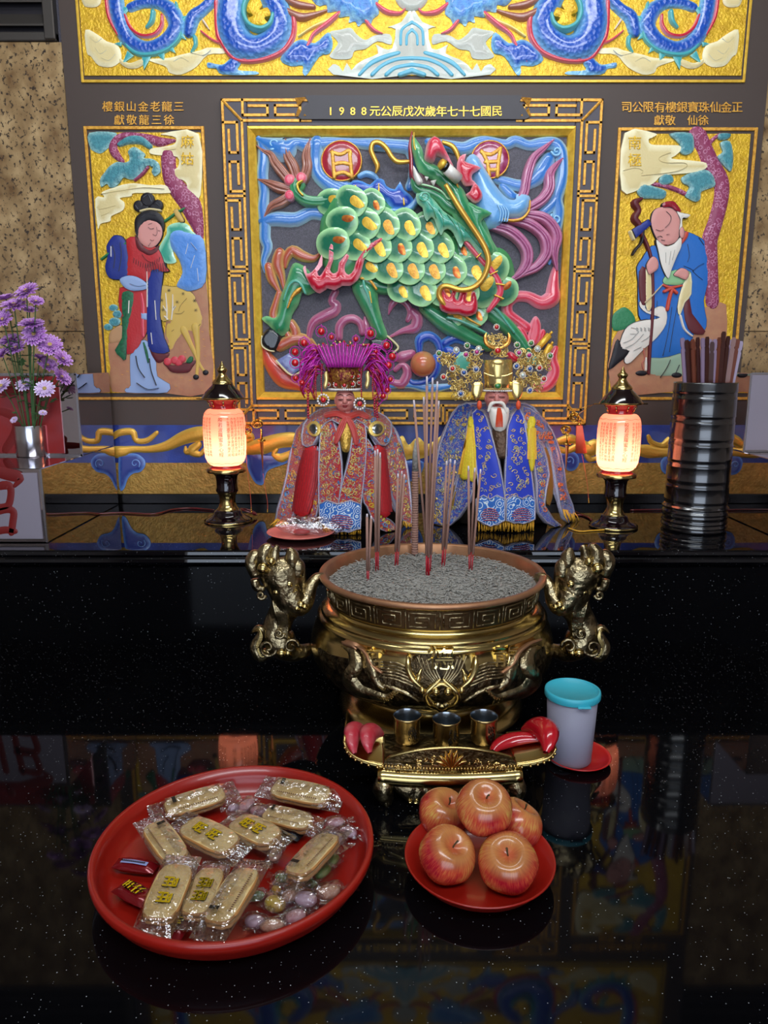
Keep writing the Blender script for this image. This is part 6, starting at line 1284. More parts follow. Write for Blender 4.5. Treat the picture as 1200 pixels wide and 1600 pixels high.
for pl_ in ([(746,778),(757,772),(768,778),(778,772),(788,778),(788,811),(768,820),(746,809)],[(790,778),(800,772),(811,778),(821,772),(831,778),(831,809),(812,816),(790,811)]):
    c2('wave_hem',WAVE,pl_,S2,lift=.020,k=1); cx=(pl_[0][0]+pl_[4][0])/2; mb=MB()
    for i in range(6): ribbon(mb,[(cx-15+abs(i-2.5)*1.8,795+i*3.2,1),(cx,792+i*3.6,1.3),(cx+15-abs(i-2.5)*1.8,795+i*3.2,1)],S2,lift=.025,nv=4)
    mb.build('wave_arc_stitch',MT['stitched_maroon'],g2)
fringe(g2,S2,745,832,812,811,80,.034); fringe(g2,S2,876,896,795,800,18,.04,sl=.6); fringe(g2,S2,680,690,800,812,10,.02)
for pl_ in ([(736,660),(744,664),(746,745),(736,748),(725,744),(732,700)],[(822,660),(829,664),(831,722),(825,735),(820,700)]):
    x0=(pl_[0][0]+pl_[1][0])/2; o=P(g2,'yellow_tassel',YEL,lambda mb: (puff(mb,pl_,.007,S2,w=5,lift=.020,k=2),ribbon(mb,[(x0,650,1),(x0,657,3.5),(x0,664,3)],S2,lift=.024)))
    mb=MB()
    for i in range(6):
        u=i/5; ribbon(mb,[(x0-3+6*u,668,.6),(pl_[-2 if len(pl_)>5 else -1][0]*(1-u)+pl_[2][0]*u,740 if len(pl_)>5 else 716,.6)],S2,lift=.0285,nv=3,rnd=False)
    mb.build('tassel_strand',MT['yellow_fringe'],o)
HY2=Y2s-.085
hd2,hs2=headmesh(g2,776,621,18,22,HY2,mat('rosy_face','ca7f76',rough=.35,coat=.3),male=True)
P(g2,'beard',WHITEP,lambda mb: (puff(mb,[(764,632),(772,636),(790,636),(795,640),(794,656),(788,672),(780,676),(770,668),(765,652)],.014,hs2 if False else stf(HY2-.035),lift=.004),ribbon(mb,[(763,642,2),(768,631,3),(777,629,2),(786,631,3),(791,644,2)],stf(HY2-.045),lift=.004)))
P(g2,'orange_chin_tassel',mat('orange_tassel','d8502c',rough=.5),lambda mb: [ribbon(mb,[(779+i*.6,637,1),(778+i*1.6,650,1.2),(777+i*2,667,.8)],stf(HY2-.052),lift=.004,nv=4) for i in range(-1,5)])
for x in (749,810): P(g2,'orange_bead',mat('orange_tassel','d8502c'),lambda mb: ball(mb,V(x,633,HY2-.03),.008,8,7,sz=1.8))
P(g2,'under_belt',mat('bronze_belt','4a3526',rough=.4,metal=.5,bump=(90,1,.004)),lambda mb: puff(mb,[(770,672),(794,672),(794,712),(784,716),(773,710)],.01,S2,lift=.008))
c_=T(905,828,H+.002); m_=MB(); tube(m_,[T(888,825,H+.003),T(905,830,H+.003),T(925,829,H+.003),T(945,828,H+.003)],.0022,6,k=4); m_.build('yellow_cord',FRING,g2)
cy=HY2; cu=mpp(cy,.8)
cr2=P(g2,'gilt_crown',mat('mirror_gilt','e8cc86',rough=.22,metal=.9),lambda mb: (tube(mb,[V(778,610,cy),V(778,598,cy),V(778,590,cy),V(778,562,cy)],[22*cu,21.5*cu,23*cu,22*cu],32),ribbon(mb,[(757,583,1.6),(767,587,1.6),(778,588,1.6),(790,587,1.6),(800,583,1.6)],stf(cy-.042),lift=.002)))
mb=MB()
for i in range(22):
    a=math.pi*(i+.5)/22; c=V(778,610,cy)+Vector((-math.cos(a)*23*cu,-math.sin(a)*23*cu,0)); ball(mb,c,.0028,7,5)
mb.build('pearl_row',WHITE,cr2)
P(cr2,'green_oval_jewel',[JG,GILT],lambda mb: (ball(mb,V(778,603,cy-.045),.010,12,8,0,sy=.5,sz=.8),ball(mb,V(778,603,cy-.042),.0125,12,8,1,sy=.4,sz=.8)))
P(cr2,'front_plate',GILT,lambda mb: (puff(mb,[(771,565),(785,565),(785,578),(783,592),(773,592),(771,578)],.004,stf(cy-.045),lift=.002,k=1),puff(mb,ell(778,566,9,5),.006,stf(cy-.045),lift=.003)))
def filig(t,regions,n,seed,Y):
    r_=random.Random(seed); mb=MB()
    for (x0,y0,x1,y1) in regions:
        for i in range(n):
            x=r_.uniform(x0,x1); y=r_.uniform(y0,y1); r=r_.uniform(3,6); a0=r_.uniform(0,6.28); dr=r_.choice((1,-1)); dY=r_.uniform(-.02,.012); q=[]
            for k in range(8):
                rr_=r*(1-.1*k); th=a0+dr*k*.75; q.append(V(x+rr_*math.cos(th),y+rr_*math.sin(th),Y+dY+.002*k))
            tube(mb,q,r_.uniform(.0013,.0022),4,k=2)
    return mb.build('filigree',GILT,t,kind='stuff')
filig(cr2,[(688,553,712,568),(700,570,722,600),(706,590,730,618),(728,550,752,575),(728,580,750,600)],30,1,cy-.01)
filig(cr2,[(806,548,826,575),(826,548,848,575),(842,555,858,575),(806,580,830,602),(826,585,848,610)],30,2,cy-.01)
filig(cr2,[(762,525,794,556)],60,3,cy-.01); filig(cr2,[(708,605,732,625)],16,5,cy-.015)
for sx_,pl_ in ((-1,[(738,600),(747,596),(755,600),(752,618),(744,626),(737,616)]),(1,[(798,598),(808,594),(817,600),(816,616),(808,626),(800,616)])): P(cr2,'gilt_side_leaf',MT['mirror_gilt'],lambda mb: puff(mb,pl_,.006,stf(cy-.02),lift=.001,k=2))
for x,y,m_ in ((686,552,JG),(713,547,JW),(730,540,JG),(748,545,JW),(728,554,JM),(745,550,JM),(707,576,JR),(693,589,JR),(725,582,JB),(744,577,JB),(720,615,JB),(776,511,JR),(808,539,JG),(811,551,JM),(830,536,JG),(827,555,JM),(840,545,JW),(860,556,JG),(807,572,JB),(828,576,JB),(843,575,JR),(850,592,JR),(828,610,JB),(817,586,JW)): jewel(cr2,x,y,cy-.035,3.0,m_,11)
jewel(cr2,778,548,cy-.035,4.6,JR,0)
for x,y,a in ((760,528,0),(794,528,1)): P(cr2,'gilt_phoenix',mat('rose_gilt','d8984a',rough=.25,metal=1),lambda mb: (ribbon(mb,[(x,y-8,1),(x+(2 if a else -2),y,3),(x+(-2 if a else 2),y+10,3.5),(777,y+18,2)],stf(cy-.02),lift=.002,ridge=.3,nv=9)))
# ================================================================ THINGS ON THE TABLE
# ---------------------------------------------------------------- incense burner
q=T(672,1101,0); cX,cY=q.x,q.y
cb_=thing('incense_burner',(cX,cY,0),'large round brass incense burner with dragon reliefs and beast handles','incense burner')
ZR=V(672,891,cY).z; R_l=176*mpp(cY,ZR)
prof=[(.0,.001),(.185,.001),(.198,.004),(.202,.014),(.196,.026),(.178,.036),(.158,.046),(.150,.054),(.158,.060),(.190,.072),(.220,.088),(.243,.108),(.257,.130),(.262,.152),(.259,.172),(.252,.196),(.243,.211),(.246,.215),(.246,.219),(.239,.223),(.235,.226),(.237,.229),(.236,.233),(.222,.239),(.216,.243),(.216,.246),(.221,.250),(.2235,.252),(.227,.291),(.230,.2945),(.2385,.296),(.2415,.299),(.2415,.303),(.239,.306),(.229,.306),(.226,.303),(.221,.27),(.217,.262),(0,.262)]
sc_r=R_l/.2415; sz=(ZR)/.304
prof=[(r*sc_r,z*sz) for r,z in prof]
mb=MB(); lathe(mb,(cX,cY,0),prof[:30],96); lathe(mb,(cX,cY,0),prof[36:],96); body_=mb.build('brass_body',BRASS,cb_)
lathe(MB(),(cX,cY,0),prof[29:37],96).build('copper_rim',BRIM,cb_)
pz=[p for p in prof if p[0]>0]
def cens(off=0,z_lo=.05,z_hi=.30):
    sel=[(r,z) for r,z in prof[7:29]]; zs=np.array([z for r,z in sel]); rs=np.array([r for r,z in sel])
    def f(px,py):
        Y=cY-.2
        for _ in range(7):
            p=V(px,py,Y); r=float(np.interp(p.z,zs,rs)); d=r*r-(p.x-cX)**2; Y=cY-math.sqrt(max(d,.0004))
        p=V(px,py,Y); e=.002; dr=(np.interp(p.z+e,zs,rs)-np.interp(p.z-e,zs,rs))/(2*e); h=Vector((p.x-cX,p.y-cY,0)).normalized(); n=(h-Vector((0,0,float(dr)))).normalized(); return p,n
    f.s=mpp(cY-.2,.15); return f
CS=cens()
# dark recessed ground of the relief zone
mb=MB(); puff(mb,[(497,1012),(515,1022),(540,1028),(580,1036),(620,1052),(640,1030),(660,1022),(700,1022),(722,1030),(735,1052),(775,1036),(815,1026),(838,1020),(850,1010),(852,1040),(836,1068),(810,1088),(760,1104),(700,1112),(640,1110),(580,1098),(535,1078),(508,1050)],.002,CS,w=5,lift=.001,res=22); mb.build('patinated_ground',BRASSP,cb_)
def CR(name,pts,m=BRASSD,**k):
    mb=MB(); ribbon(mb,pts,CS,df=k.get('df',.9),lift=k.get('lift',.003),ridge=k.get('ridge',0),nv=k.get('nv',7)); return mb.build(name,m,cb_)
for s_ in (-1,1):
    X_=lambda pts: [(690+s_*(x-690),y)+tuple(r) for x,y,*r in pts]
    # long whisker-manes
    for i in range(6): CR('mane_relief',X_([(735,1046+i*5,1.6),(760,1036+i*5,1.8),(785,1034+i*4.5,1.8),(803,1026+i*4,1.2)]))
    CR('horn_relief',X_([(742,1028,4),(741,1045,6),(734,1060,6),(722,1072,4)]),BRASS,df=1.1)
    CR('ear_relief',X_([(722,1046,2),(726,1058,5),(728,1070,3)]),BRASS,df=1.1)
    CR('arm_relief',X_([(726,1094,2),(745,1082,3),(765,1074,3),(790,1068,1.5)]))
    for i in range(5): CR('brow_relief',X_([(700+i*7,1036-i*2.5,1),(698+i*5,1048,1.5),(692+i*3.5,1062,1.8),(690+i*2,1070,1)]))
    CR('face_relief',X_([(693,1062,3),(705,1072,5),(714,1084,6),(708,1096,6),(696,1102,5)]),BRASS,df=1)
    mb=MB(); p,n=CS(690+s_*9,1079); ball(mb,p+n*.006,.0085,10,7); p,n=CS(690+s_*30,1077); ball(mb,p+n*.006,.007,9,6); mb.build('eye_relief',BRASS,cb_)
    # coiled body with scales
    co=X_([(838,1012,5),(826,1020,9),(822,1040,12),(832,1058,12),(818,1076,10),(795,1084,8),(775,1088,6),(760,1078,5)])
    CR('dragon_coil_relief',co,BRASSD,df=.8,lift=.002)
    mb=MB(); r_=random.Random(3)
    for i,(x,y,w_) in enumerate(catmull(co,5)):
        for v in (-.6,0,.6):
            xx=x+r_.uniform(-1,1)+v*w_*.8; yy=y+v*w_*.3
            try: ribbon(mb,[(xx-2.2,yy+1,.7),(xx,yy-1.4,.9),(xx+2.2,yy+1,.7)],CS,lift=.0085,nv=3,k=2,rnd=False)
            except Exception: pass
    mb.build('scale_relief',BRASS,cb_,kind='stuff')
    CR('dragon_head_relief',X_([(806,1020,3),(800,1034,7),(795,1050,9),(790,1064,7),(780,1074,4)]),BRASSD,df=1); CR('dragon_ridge_relief',X_([(838,1002,3),(822,1008,3),(806,1022,3),(795,1040,3),(782,1050,2)]),MT['copper_rim'],df=1,lift=.009)
    for a_ in range(5): CR('claw_relief',X_([(770+a_*9,1098-a_*2,1.2),(774+a_*9,1090-a_*2,2),(780+a_*9,1088-a_*2,1)]))
CR('snout_relief',[(680,1100,4),(690,1104,6),(700,1100,4)],BRASS,df=1.2); CR('snout_relief',[(668,1084,3),(678,1074,4),(690,1068,4),(702,1074,4),(712,1084,3)],BRASS,df=1)
mb=MB(); 
for dx in (-6,6): p,n=CS(690+dx,1096); ball(mb,p+n*.008,.006,8,6)
mb.build('nostril_relief',BRASSD,cb_)
for ch,px,py,s_ in (('宮',583,1027,36),('德',688,1028,40),('龍',789,1025,36)):
    mb=MB(); vs_,fs=glyph(ch)
    top=[];bot=[]
    for x,y in vs_:
        P_,n=CS(px+x*s_*1.1,py-y*s_); top.append(P_+n*.006); bot.append(P_+n*.0)
    mb.add(top,fs)
    ed={}
    for f in fs:
        for a,b2 in zip(f,f[1:]+f[:1]): ed[(a,b2)]=1
    bd=[(a,b2) for a,b2 in ed if (b2,a) not in ed]; o0=len(mb.v); 
    for a,b2 in bd: mb.add([top[a],top[b2],bot[b2],bot[a]],[(0,3,2,1)])
    mb.build('raised_character',mat('raised_brass','e8cf8a',rough=.12,metal=1.0),cb_,smooth=False)
# fret band panels
za,zb=prof[27][1]+.001,prof[28][1]-.001; nk=22
for i in range(nk):
    mb=MB(); a0=2*math.pi*(i+.0)/nk-math.pi/2; da=2*math.pi/nk
    def fp(u,v):
        a=a0+da*u; z=za+(zb-za)*v; r=float(np.interp(z,[za,zb],[prof[27][0],prof[28][0]]))+.0008; return Vector((cX+r*math.cos(a),cY+r*math.sin(a),z))
    if math.sin(a0+da/2)>.35: continue
    def st(pts,mb=mb):
        q=[fp(*pts[0])]
        for a,b2 in zip(pts,pts[1:]):
            for k in (1,2,3): q.append(fp(a[0]+(b2[0]-a[0])*k/3,a[1]+(b2[1]-a[1])*k/3))
        tube(mb,q,.0019,5)
    fl_=i%2
    sp_=[(.12,.12),(.12,.88),(.88,.88),(.88,.15),(.30,.15),(.30,.66),(.70,.66),(.70,.38),(.45,.38)]
    st([(1-a,b2) if fl_ else (a,b2) for a,b2 in sp_]); st([(.02,.04),(.02,.97)]); mb.build('fret_key',BRASSD,cb_)
lathe(MB(),(cX,cY,0),[(prof[27][0]+.0004,za),(prof[28][0]+.0004,zb)],96).build('fret_ground',mat('fret_bronze','5f4a30',rough=.35,metal=.9,bump=(80,.5,.002)),cb_)
# beast handles
def handle(s_):
    o_=lambda x,y,d=0: V(672+s_*(x-672),y,cY-d)
    nm='left' if s_>0 else 'right'
    mb=MB(); tube(mb,[o_(486,1012,.02),o_(472,1018,.03),o_(455,1018,.04),o_(440,1005,.045),o_(432,985,.04),o_(440,960,.04),o_(450,940,.05),o_(448,915,.05),o_(440,890,.045),o_(436,872,.04)],[.012,.018,.024,.036,.034,.031,.038,.045,.052,.036],16,k=4)
    # curled snout reaching to the rim
    tube(mb,[o_(452,925,.06),o_(466,945,.065),o_(478,938,.06),o_(486,915,.05),o_(496,903,.04),o_(506,902,.03)],[.034,.027,.019,.014,.012,.010],14,k=4)
    hb=mb.build('beast_handle',BRASSD,cb_)
    # head crest: two upright leaf ears with a hollow between, and cheek flames
    for pts,r in (([(418,885),(412,870),(416,858),(424,853)],[.016,.018,.014,.006]),([(428,880),(430,862),(434,852)],[.012,.010,.004]),([(458,885),(456,868),(452,856)],[.014,.016,.005]),([(466,900),(466,884),(460,872)],[.014,.015,.007]),([(400,900),(394,880),(398,868),(408,866)],[.012,.016,.014,.008]),([(398,905),(402,918),(414,920)],[.010,.010,.005])):
        m_=MB(); tube(m_,[o_(x,y,.07) for x,y in pts],r,10,k=4); m_.build('mane_lobe',BRASSD,hb)
    for (x,y,r) in ((411,888,.013),(424,877,.009),(452,912,.010),(470,945,.009),(464,950,.008),(476,948,.007),(440,1020,.012),(432,925,.008),(450,1020,.009)):
        m_=MB(); ball(m_,o_(x,y,.085 if y<960 else .075),r,12,9); m_.build('brass_boss',BRASS,hb)
    for c in ((434,926,8,1),(447,927,9,-1),(408,930,7,1),(418,1012,15,1),(455,1010,12,-1),(436,990,8,1)):
        m_=MB(); q=[]
        for i in range(16):
            t_=i/15; a=t_*8*c[3]; r=c[2]*(1-.8*t_); q.append(o_(c[0]+r*math.cos(a),c[1]+r*math.sin(a),.075+.012*t_))
        tube(m_,q,[.0045*(1-.5*i/15) for i in range(16)],7,k=2); m_.build('scroll_curl',BRASSD,hb)
    for i in range(8):
        m_=MB(); dx=i*3.2; tube(m_,[o_(426+dx,938,.075),o_(430+dx*.8,955,.08),o_(436+dx*.6,975,.072),o_(430+dx*.8,998,.075)],[.002,.0042,.0042,.002],6,k=4); m_.build('mane_strand',BRASSD,hb)
    m_=MB(); tube(m_,[o_(424,1018,.05),o_(408,1024,.05),o_(400,1010,.05),o_(406,995,.05),o_(410,985,.05),o_(402,982,.05),o_(392,990,.05)],[.012,.016,.014,.010,.010,.008,.002],12,k=4); m_.build('curled_tail',BRASSD,hb)
    for i in range(5):
        m_=MB(); tube(m_,[o_(420-i*1,1022-i,.066+.001*i),o_(408-i,1026-i*3,.068),o_(400+i,1010,.068),o_(406+i,996,.066),o_(404,986-i,.062),o_(394,988,.052)],.0018,5,k=4); m_.build('tail_groove',BRASS,hb)
handle(1); handle(-1)
# ash bed
za_=prof[-2][1]; ZA=T(672,890,0).z
zash=V(672,893,cY).z-.020
AR=prof[35][0]-.004
ASH=mat('grey_ash','8d8a84',rough=.9,bump=(150,1,.004)); ASHS=mat('ash_sticks','a5a29b',rough=.9,var=('6d6a66',300,.5))
lathe(MB(),(cX,cY,0),[(AR,zash-.003),(AR*.7,zash),(0.0,zash+.002)],48).build('ash_bed',ASH,cb_)
mb=MB(); r_=random.Random(8)
for i in range(3600):
    rr_=AR*math.sqrt(r_.random())*.985; a=r_.uniform(0,6.283); c=Vector((cX+rr_*math.cos(a),cY+rr_*math.sin(a),zash+r_.uniform(-.001,.005))); b_=r_.uniform(0,6.283); l_=r_.uniform(.004,.010); d=Vector((math.cos(b_),math.sin(b_),r_.uniform(-.25,.3)))*l_
    if (Vector((c.x-cX,c.y-cY,0)).length+l_)>AR: continue
    md=c+Vector((r_.uniform(-1,1),r_.uniform(-1,1),.4))*.0014
    tube(mb,[c-d,md,c+d],r_.uniform(.0010,.0015),3)
mb.build('ash_sticks',ASHS,cb_,kind='stuff')
# ---------------------------------------------------------------- incense
INC=mat('incense_powder','9a7466',rough=.8,bump=(300,.4,.001)); INR=mat('red_stick_foot','a51226',rough=.5); TIP=mat('pale_ash_tip','cdbfc4',rough=.9); 
groups=[('front left pair of incense sticks',(574.6,908),[(573.5,803,'left stick of the front left pair, short'),(580,806,'right stick of the front left pair, short')]),
 ('left trio of incense sticks',(589,893),[(586,704,'left stick of the tall trio in front of the red robe'),(590,702,'middle stick of the tall trio in front of the red robe'),(594,707,'right stick of the tall trio in front of the red robe')]),
 ('second trio of incense sticks',(619,886),[(622,740,'left stick of the trio just left of the thick coiled joss stick'),(628,736,'middle stick of the trio just left of the thick joss stick'),(632,741,'right stick of the trio just left of the thick joss stick')]),
 ('central cluster of tall incense sticks',(669,900),[(667,588,'tallest thin incense stick, topmost tip in the central cluster'),(676,590,'second tallest incense stick, right beside the tallest'),(683.5,596,'third tallest incense stick, right of the second tallest'),(646.6,625,'tall incense stick leaning left behind the thick joss stick'),(662,620,'thin incense stick between the left-leaning one and the tallest'),(685.6,626,'incense stick at the right side of the central cluster')]),
 ('right trio of incense sticks',(692,886),[(698,720,'left stick of the trio right of the central cluster'),(704,717,'middle stick of the trio right of the central cluster'),(711,719,'right-leaning stick of the trio right of the central cluster')]),
 ('far right trio of incense sticks',(735,893),[(732,728,'left stick of the rightmost trio before the blue robe'),(742,731,'middle stick of the rightmost trio before the blue robe'),(751,733,'right stick of the rightmost trio before the blue robe')])]
for gname,(bx,by),L_ in groups:
    n=len(L_)
    for i,(tx,ty,lab) in enumerate(L_):
        ox=(i-(n-1)/2)*(1.8 if n<5 else 1.2); b_=T(bx+ox,by-(i%2)*5*(1 if n>2 else 0),zash); Yt=b_.y+(.02*((i%3)-1)); t_=V(tx,ty,Yt)
        st_=thing('incense_stick',(b_.x,b_.y,b_.z-.0),'incense stick, '+lab if not lab.count('incense') else lab,'incense',gname)
        hi=b_.lerp(t_,.17 if ty>650 else .11); m_=MB(); tube(m_,[b_-Vector((0,0,.006)),hi],.0016,6); m_.build('red_foot',INR,st_)
        e_=t_.lerp(b_,.045); m_=MB(); tube(m_,[hi,e_],.0029,8); m_.build('incense_coat',INC,st_); m_=MB(); tube(m_,[e_,t_],[.0027,.0019],8); m_.build('ash_tip',TIP,st_)
b_=T(648,868,zash); t_=V(649,688,b_.y); e_=t_.lerp(b_,.26); js=thing('joss_stick',(b_.x,b_.y,b_.z),'thick joss stick wound with thread and tipped with grey ash, amid the thin sticks','incense')
m_=MB(); tube(m_,[b_-Vector((0,0,.012)),b_+Vector((0,0,.012))],.002,6); m_.build('red_foot',INR,js)
m_=MB(); b2=b_+Vector((0,0,.004)); N_=34; P_=[];R_q=[]
for i in range(N_):
    for du,k in ((0,1),(.75,1),(.8,.9),(.95,.9)): P_.append(b2.lerp(e_,(i+du)/N_)); R_q.append(.0088*k)
tube(m_,P_,R_q,14); m_.build('wound_incense',INC,js); m_=MB(); tube(m_,[e_,e_.lerp(t_,.6),t_],[.0084,.0068,.001],12); m_.build('ash_tip',ASH,js)
# ---------------------------------------------------------------- brass cup stand
YF=T(607,1259,0).y; st0=T(702,1259,0); xm=st0.x; xL=V(590,1225,YF).x; xR=V(815,1225,YF).x; hw=(xR-xL)/2; xm=(xL+xR)/2
zr_=V(702,1213,YF).z
cs=thing('cup_stand',(xm,YF+.06,0),'antique brass footed stand with lotus crest holding three cups','stand')
mb=MB(); n=20; 
def bow(u): return YF-.012*(1-u*u)     # front bows forward
pr_=[(0,.004,-.018),(0,-.006,-.014),(0,-.012,-.004),(0,-.010,.006),(0,-.003,.013),(0,.004,.015)]
vs_=[]
for i in range(n+1):
    u=-1+2*i/n
    for _,dy,dz in pr_: vs_.append((xm+u*hw,bow(u)+dy,zr_+dz))
    vs_.append((xm+u*hw,YF+.12,zr_+.015)); vs_.append((xm+u*hw,YF+.12,zr_-.012))
m8=len(pr_)+2
mb.add(vs_,[(i*m8+j,i*m8+(j+1)%m8,(i+1)*m8+(j+1)%m8,(i+1)*m8+j) for i in range(n) for j in range(m8)]+[tuple(range(m8)),tuple(n*m8+j for j in range(m8))[::-1]]); mb.build('moulded_rail',BRASS,cs)
for sx_ in (-1,1):
    for yy_ in (YF+.004,YF+.108):
        m_=MB(); x=xm+sx_*(hw-.014); tube(m_,[(x,yy_,zr_-.01),(x+sx_*.004,yy_-.006,zr_*.55),(x-sx_*.002,yy_-.002,.012),(x+sx_*.004,yy_-.008,.007)],[.017,.019,.013,.011],10,k=4); m_.build('leg',BRASSD,cs)
def crest(name,x0,x1,top,zb_,Yf,m,th=.004,bowf=bow):
    mb=MB(); n=28; vs_=[]
    for i in range(n+1):
        u=i/n; x=x0+(x1-x0)*u; uu=(x-xm)/hw; y=bowf(uu)+Yf; z=top(u); vs_+=[(x,y,zb_),(x,y,z),(x,y+th,z),(x,y+th,zb_)]
    mb.add(vs_,[(i*4+j,i*4+(j+1)%4,(i+1)*4+(j+1)%4,(i+1)*4+j) for i in range(n) for j in range(4)]+[(0,1,2,3),tuple(n*4+j for j in (3,2,1,0))]); return mb.build(name,m,cs,smooth=False)
ztop=zr_+.015
crest('lower_band',xL+.012,xR-.012,lambda u: ztop+.013,ztop,.003,BRASSD)
zt1=V(705,1166,YF).z
crest('lotus_crest',xL+.014,xR-.014,lambda u: ztop+.018+(zt1-ztop-.018)*max(0,math.sin(math.pi*u))**.8,ztop+.014,.006,mat('crest_bronze','6a5738',rough=.3,metal=.9,bump=(140,1,.004),var=('241a10',90,.7)))
cf=stf(YF-.006); 
ed=[];
for i in range(25):
    u=i/24; x=xL+.014+(xR-xL-.028)*u; z=ztop+.018+(zt1-ztop-.018)*max(0,math.sin(math.pi*u))**.8; ed.append(Vector((x,bow((x-xm)/hw)+.007,z)))
m_=MB(); tube(m_,ed,.0026,7); m_.build('crest_rim',BRASS,cs)
m_=MB()
for a in (-62,-38,-16,0,16,38,62):
    r_=math.radians(a); c=(705,1200); L_=31-abs(a)*.14; ribbon(m_,[(c[0]+3*math.sin(r_),c[1]-2,1),(c[0]+L_*.6*math.sin(r_)*1.2,c[1]-L_*.55*math.cos(r_)-2,4.2),(c[0]+L_*math.sin(r_)*1.2,c[1]-L_*math.cos(r_)-1,.6)],cf,df=.5,lift=.003+(.002 if a in(0,-38,38) else 0))
m_.build('lotus_relief',mat('bright_brass_relief','c9a868',rough=.2,metal=1.0),cs)
m_=MB(); r_=random.Random(5)
for i in range(46):
    x=r_.choice((r_.uniform(612,678),r_.uniform(732,798))); u=(x-600)/212; yt=1204-30*math.sin(math.pi*min(max(u,.02),.98))**.8; y=r_.uniform(yt+6,1203)
    if y>1202: continue
    ribbon(m_,curl(x,y,r_.uniform(2,4.5),1.1,r_.uniform(0,6),r_.choice((1,-1)),.9,7),cf,lift=.002,k=2,nv=3,rnd=False)
for i in range(44): x=598+i*4.9; q=cf(x,1213); ball(m_,Vector((q[0].x,bow((q[0].x-xm)/hw)+.001,ztop+.0065)),.0026,6,4)
m_.build('scroll_relief',MT['bright_brass_relief'],cs,kind='stuff')
P(cs,'apron_relief',BRASSD,lambda mb: puff(mb,[(612,1226),(640,1224),(660,1224),(690,1224),(720,1224),(745,1224),(790,1226),(780,1240),(762,1250),(735,1257),(690,1260),(655,1257),(635,1250)],.008,stf(YF+.002),lift=.002))
m_=MB()
for i in range(14): ribbon(m_,curl(640+i*10,1247,4,1.2,i,1 if i%2 else -1,1,8),stf(YF+.0),lift=.010,k=2,nv=4,rnd=False)
m_.build('apron_scroll',BRASS,cs,kind='stuff')
box(MB(),xL+.012,xR-.012,YF+.01,YF+.112,ztop-.002,ztop+.010,bev=.002).build('tray_floor',BRASSD,cs,smooth=False)
# side wings
for s_,pts in ((-1,[(600,1197),(570,1190),(548,1178),(538,1162)]),(1,[(805,1196),(835,1192),(858,1184),(868,1172)])):
    pl_=[V(x,y,YF+.004) for x,y in pts]; zc=ztop+.01; m_=MB(); n=len(pl_); q=[Vector(a) for a in catmull([tuple(p) for p in pl_],5)]; m=len(q); vs_=[]
    for p in q: vs_+= [p+Vector((0,0,.0)),p+Vector((0,.005,.003)),p+Vector((0,.10,.003)),p+Vector((0,.105,.010)),p+Vector((0,.105,-.004)),p+Vector((0,0,-.008))]
    m_.add(vs_,[(i*6+j,i*6+(j+1)%6,(i+1)*6+(j+1)%6,(i+1)*6+j) for i in range(m-1) for j in range(6)]+[tuple(range(6)),tuple((m-1)*6+j for j in range(6))]); w_=m_.build('side_wing',BRASS,cs)
    m_=MB(); tube(m_,[p+Vector((0,-.001,.002)) for p in q]+[q[-1]+Vector((0,.05,.006)),q[-1]+Vector((0,.105,.010))],.0026,8); 
    for k in range(m-1):
        if k%2==0: ball(m_,q[k]+Vector((0,-.002,-.004)),.003,7,5)
    m_.build('beaded_edge',MT['bright_brass_relief'],w_)
def cup(px,py,label):
    base=T(px,py,ztop+.0105); u=mpp(base.y,base.z); r=.0235*1.12; h=.053
    c=thing('wine_cup',(base.x,base.y,ztop+.0105),label,'cup','brass wine cups on the stand')
    lathe(MB(),(base.x,base.y,ztop+.0105),[(0,.0005),(r*.84,.0),(r*.90,.003),(r*.93,.006),(r*.95,h*.5),(r*.98,h-.006),(r*1.05,h-.002),(r*1.05,h),(r*1.0,h+.0008)],36).build('cup_wall',mat('worn_brass','b39a68',rough=.22,metal=1.0,var=('7a6440',60,.5)),c)
    lathe(MB(),(base.x,base.y,ztop+.0105),[(r*1.0,h+.0008),(r*.95,h-.002),(r*.92,h*.4),(r*.88,.005),(0,.004)],36).build('cup_interior',PEWTER,c)
    m_=MB(); rr_=random.Random(int(px))
    for i in range(16):
        a=-1.5708+.45+rr_.uniform(-.3,.3); z=rr_.uniform(.012,.040); q=[]
        for k in range(6): q.append((base.x+(r*.955+.0004)*math.cos(a+.09*math.cos(k)),base.y+(r*.955+.0004)*math.sin(a+.09*math.cos(k)),ztop+.0105+z+.004*math.sin(k)))
        tube(m_,q,.0007,4)
    m_.build('engraved_motif',mat('engraving_dark','2a2014',rough=.5,metal=.5),c)
cup(636,1157,'left brass cup on the stand, next to the upright red blocks'); cup(697,1163,'middle brass cup on the stand, slightly in front'); cup(755,1158,'right brass cup on the stand, next to the glossy red blocks')
# crescent divination blocks
def moon(px,py,z,R,label,rot,scale=1,m=None):
    c=T(px,py,z); t=thing('divination_block',c,label,'divination block','red crescent divination blocks on the stand')
    mb=MB(); n=16; mm=9; vs_=[]
    for i in range(n+1):
        u=-1+2*i/n; ang=u*1.0; w_=.37*max(0,1-.72*abs(u)**2.4); 
        cx_,cy_=math.sin(ang),math.cos(ang)-.62
        for j in range(mm):
            a=math.pi*j/(mm-1); rad=w_*math.cos(a); h=.36*math.sin(a)*(1-.7*abs(u)**2.2); p=Vector((cx_*(1+rad*.9),(cy_)+rad*math.cos(ang),h))*R; p=rot@p; vs_.append(c+p)
    mb.add(vs_,[(i*mm+j,i*mm+j+1,(i+1)*mm+j+1,(i+1)*mm+j) for i in range(n) for j in range(mm-1)]+[(i*mm,(i+1)*mm,(i+1)*mm+mm-1,i*mm+mm-1) for i in range(n)]); mb.build('crescent',m or mat('worn_red_block','a82434',rough=.4,coat=.2,var=('b8686a',45,.5)),t); return t
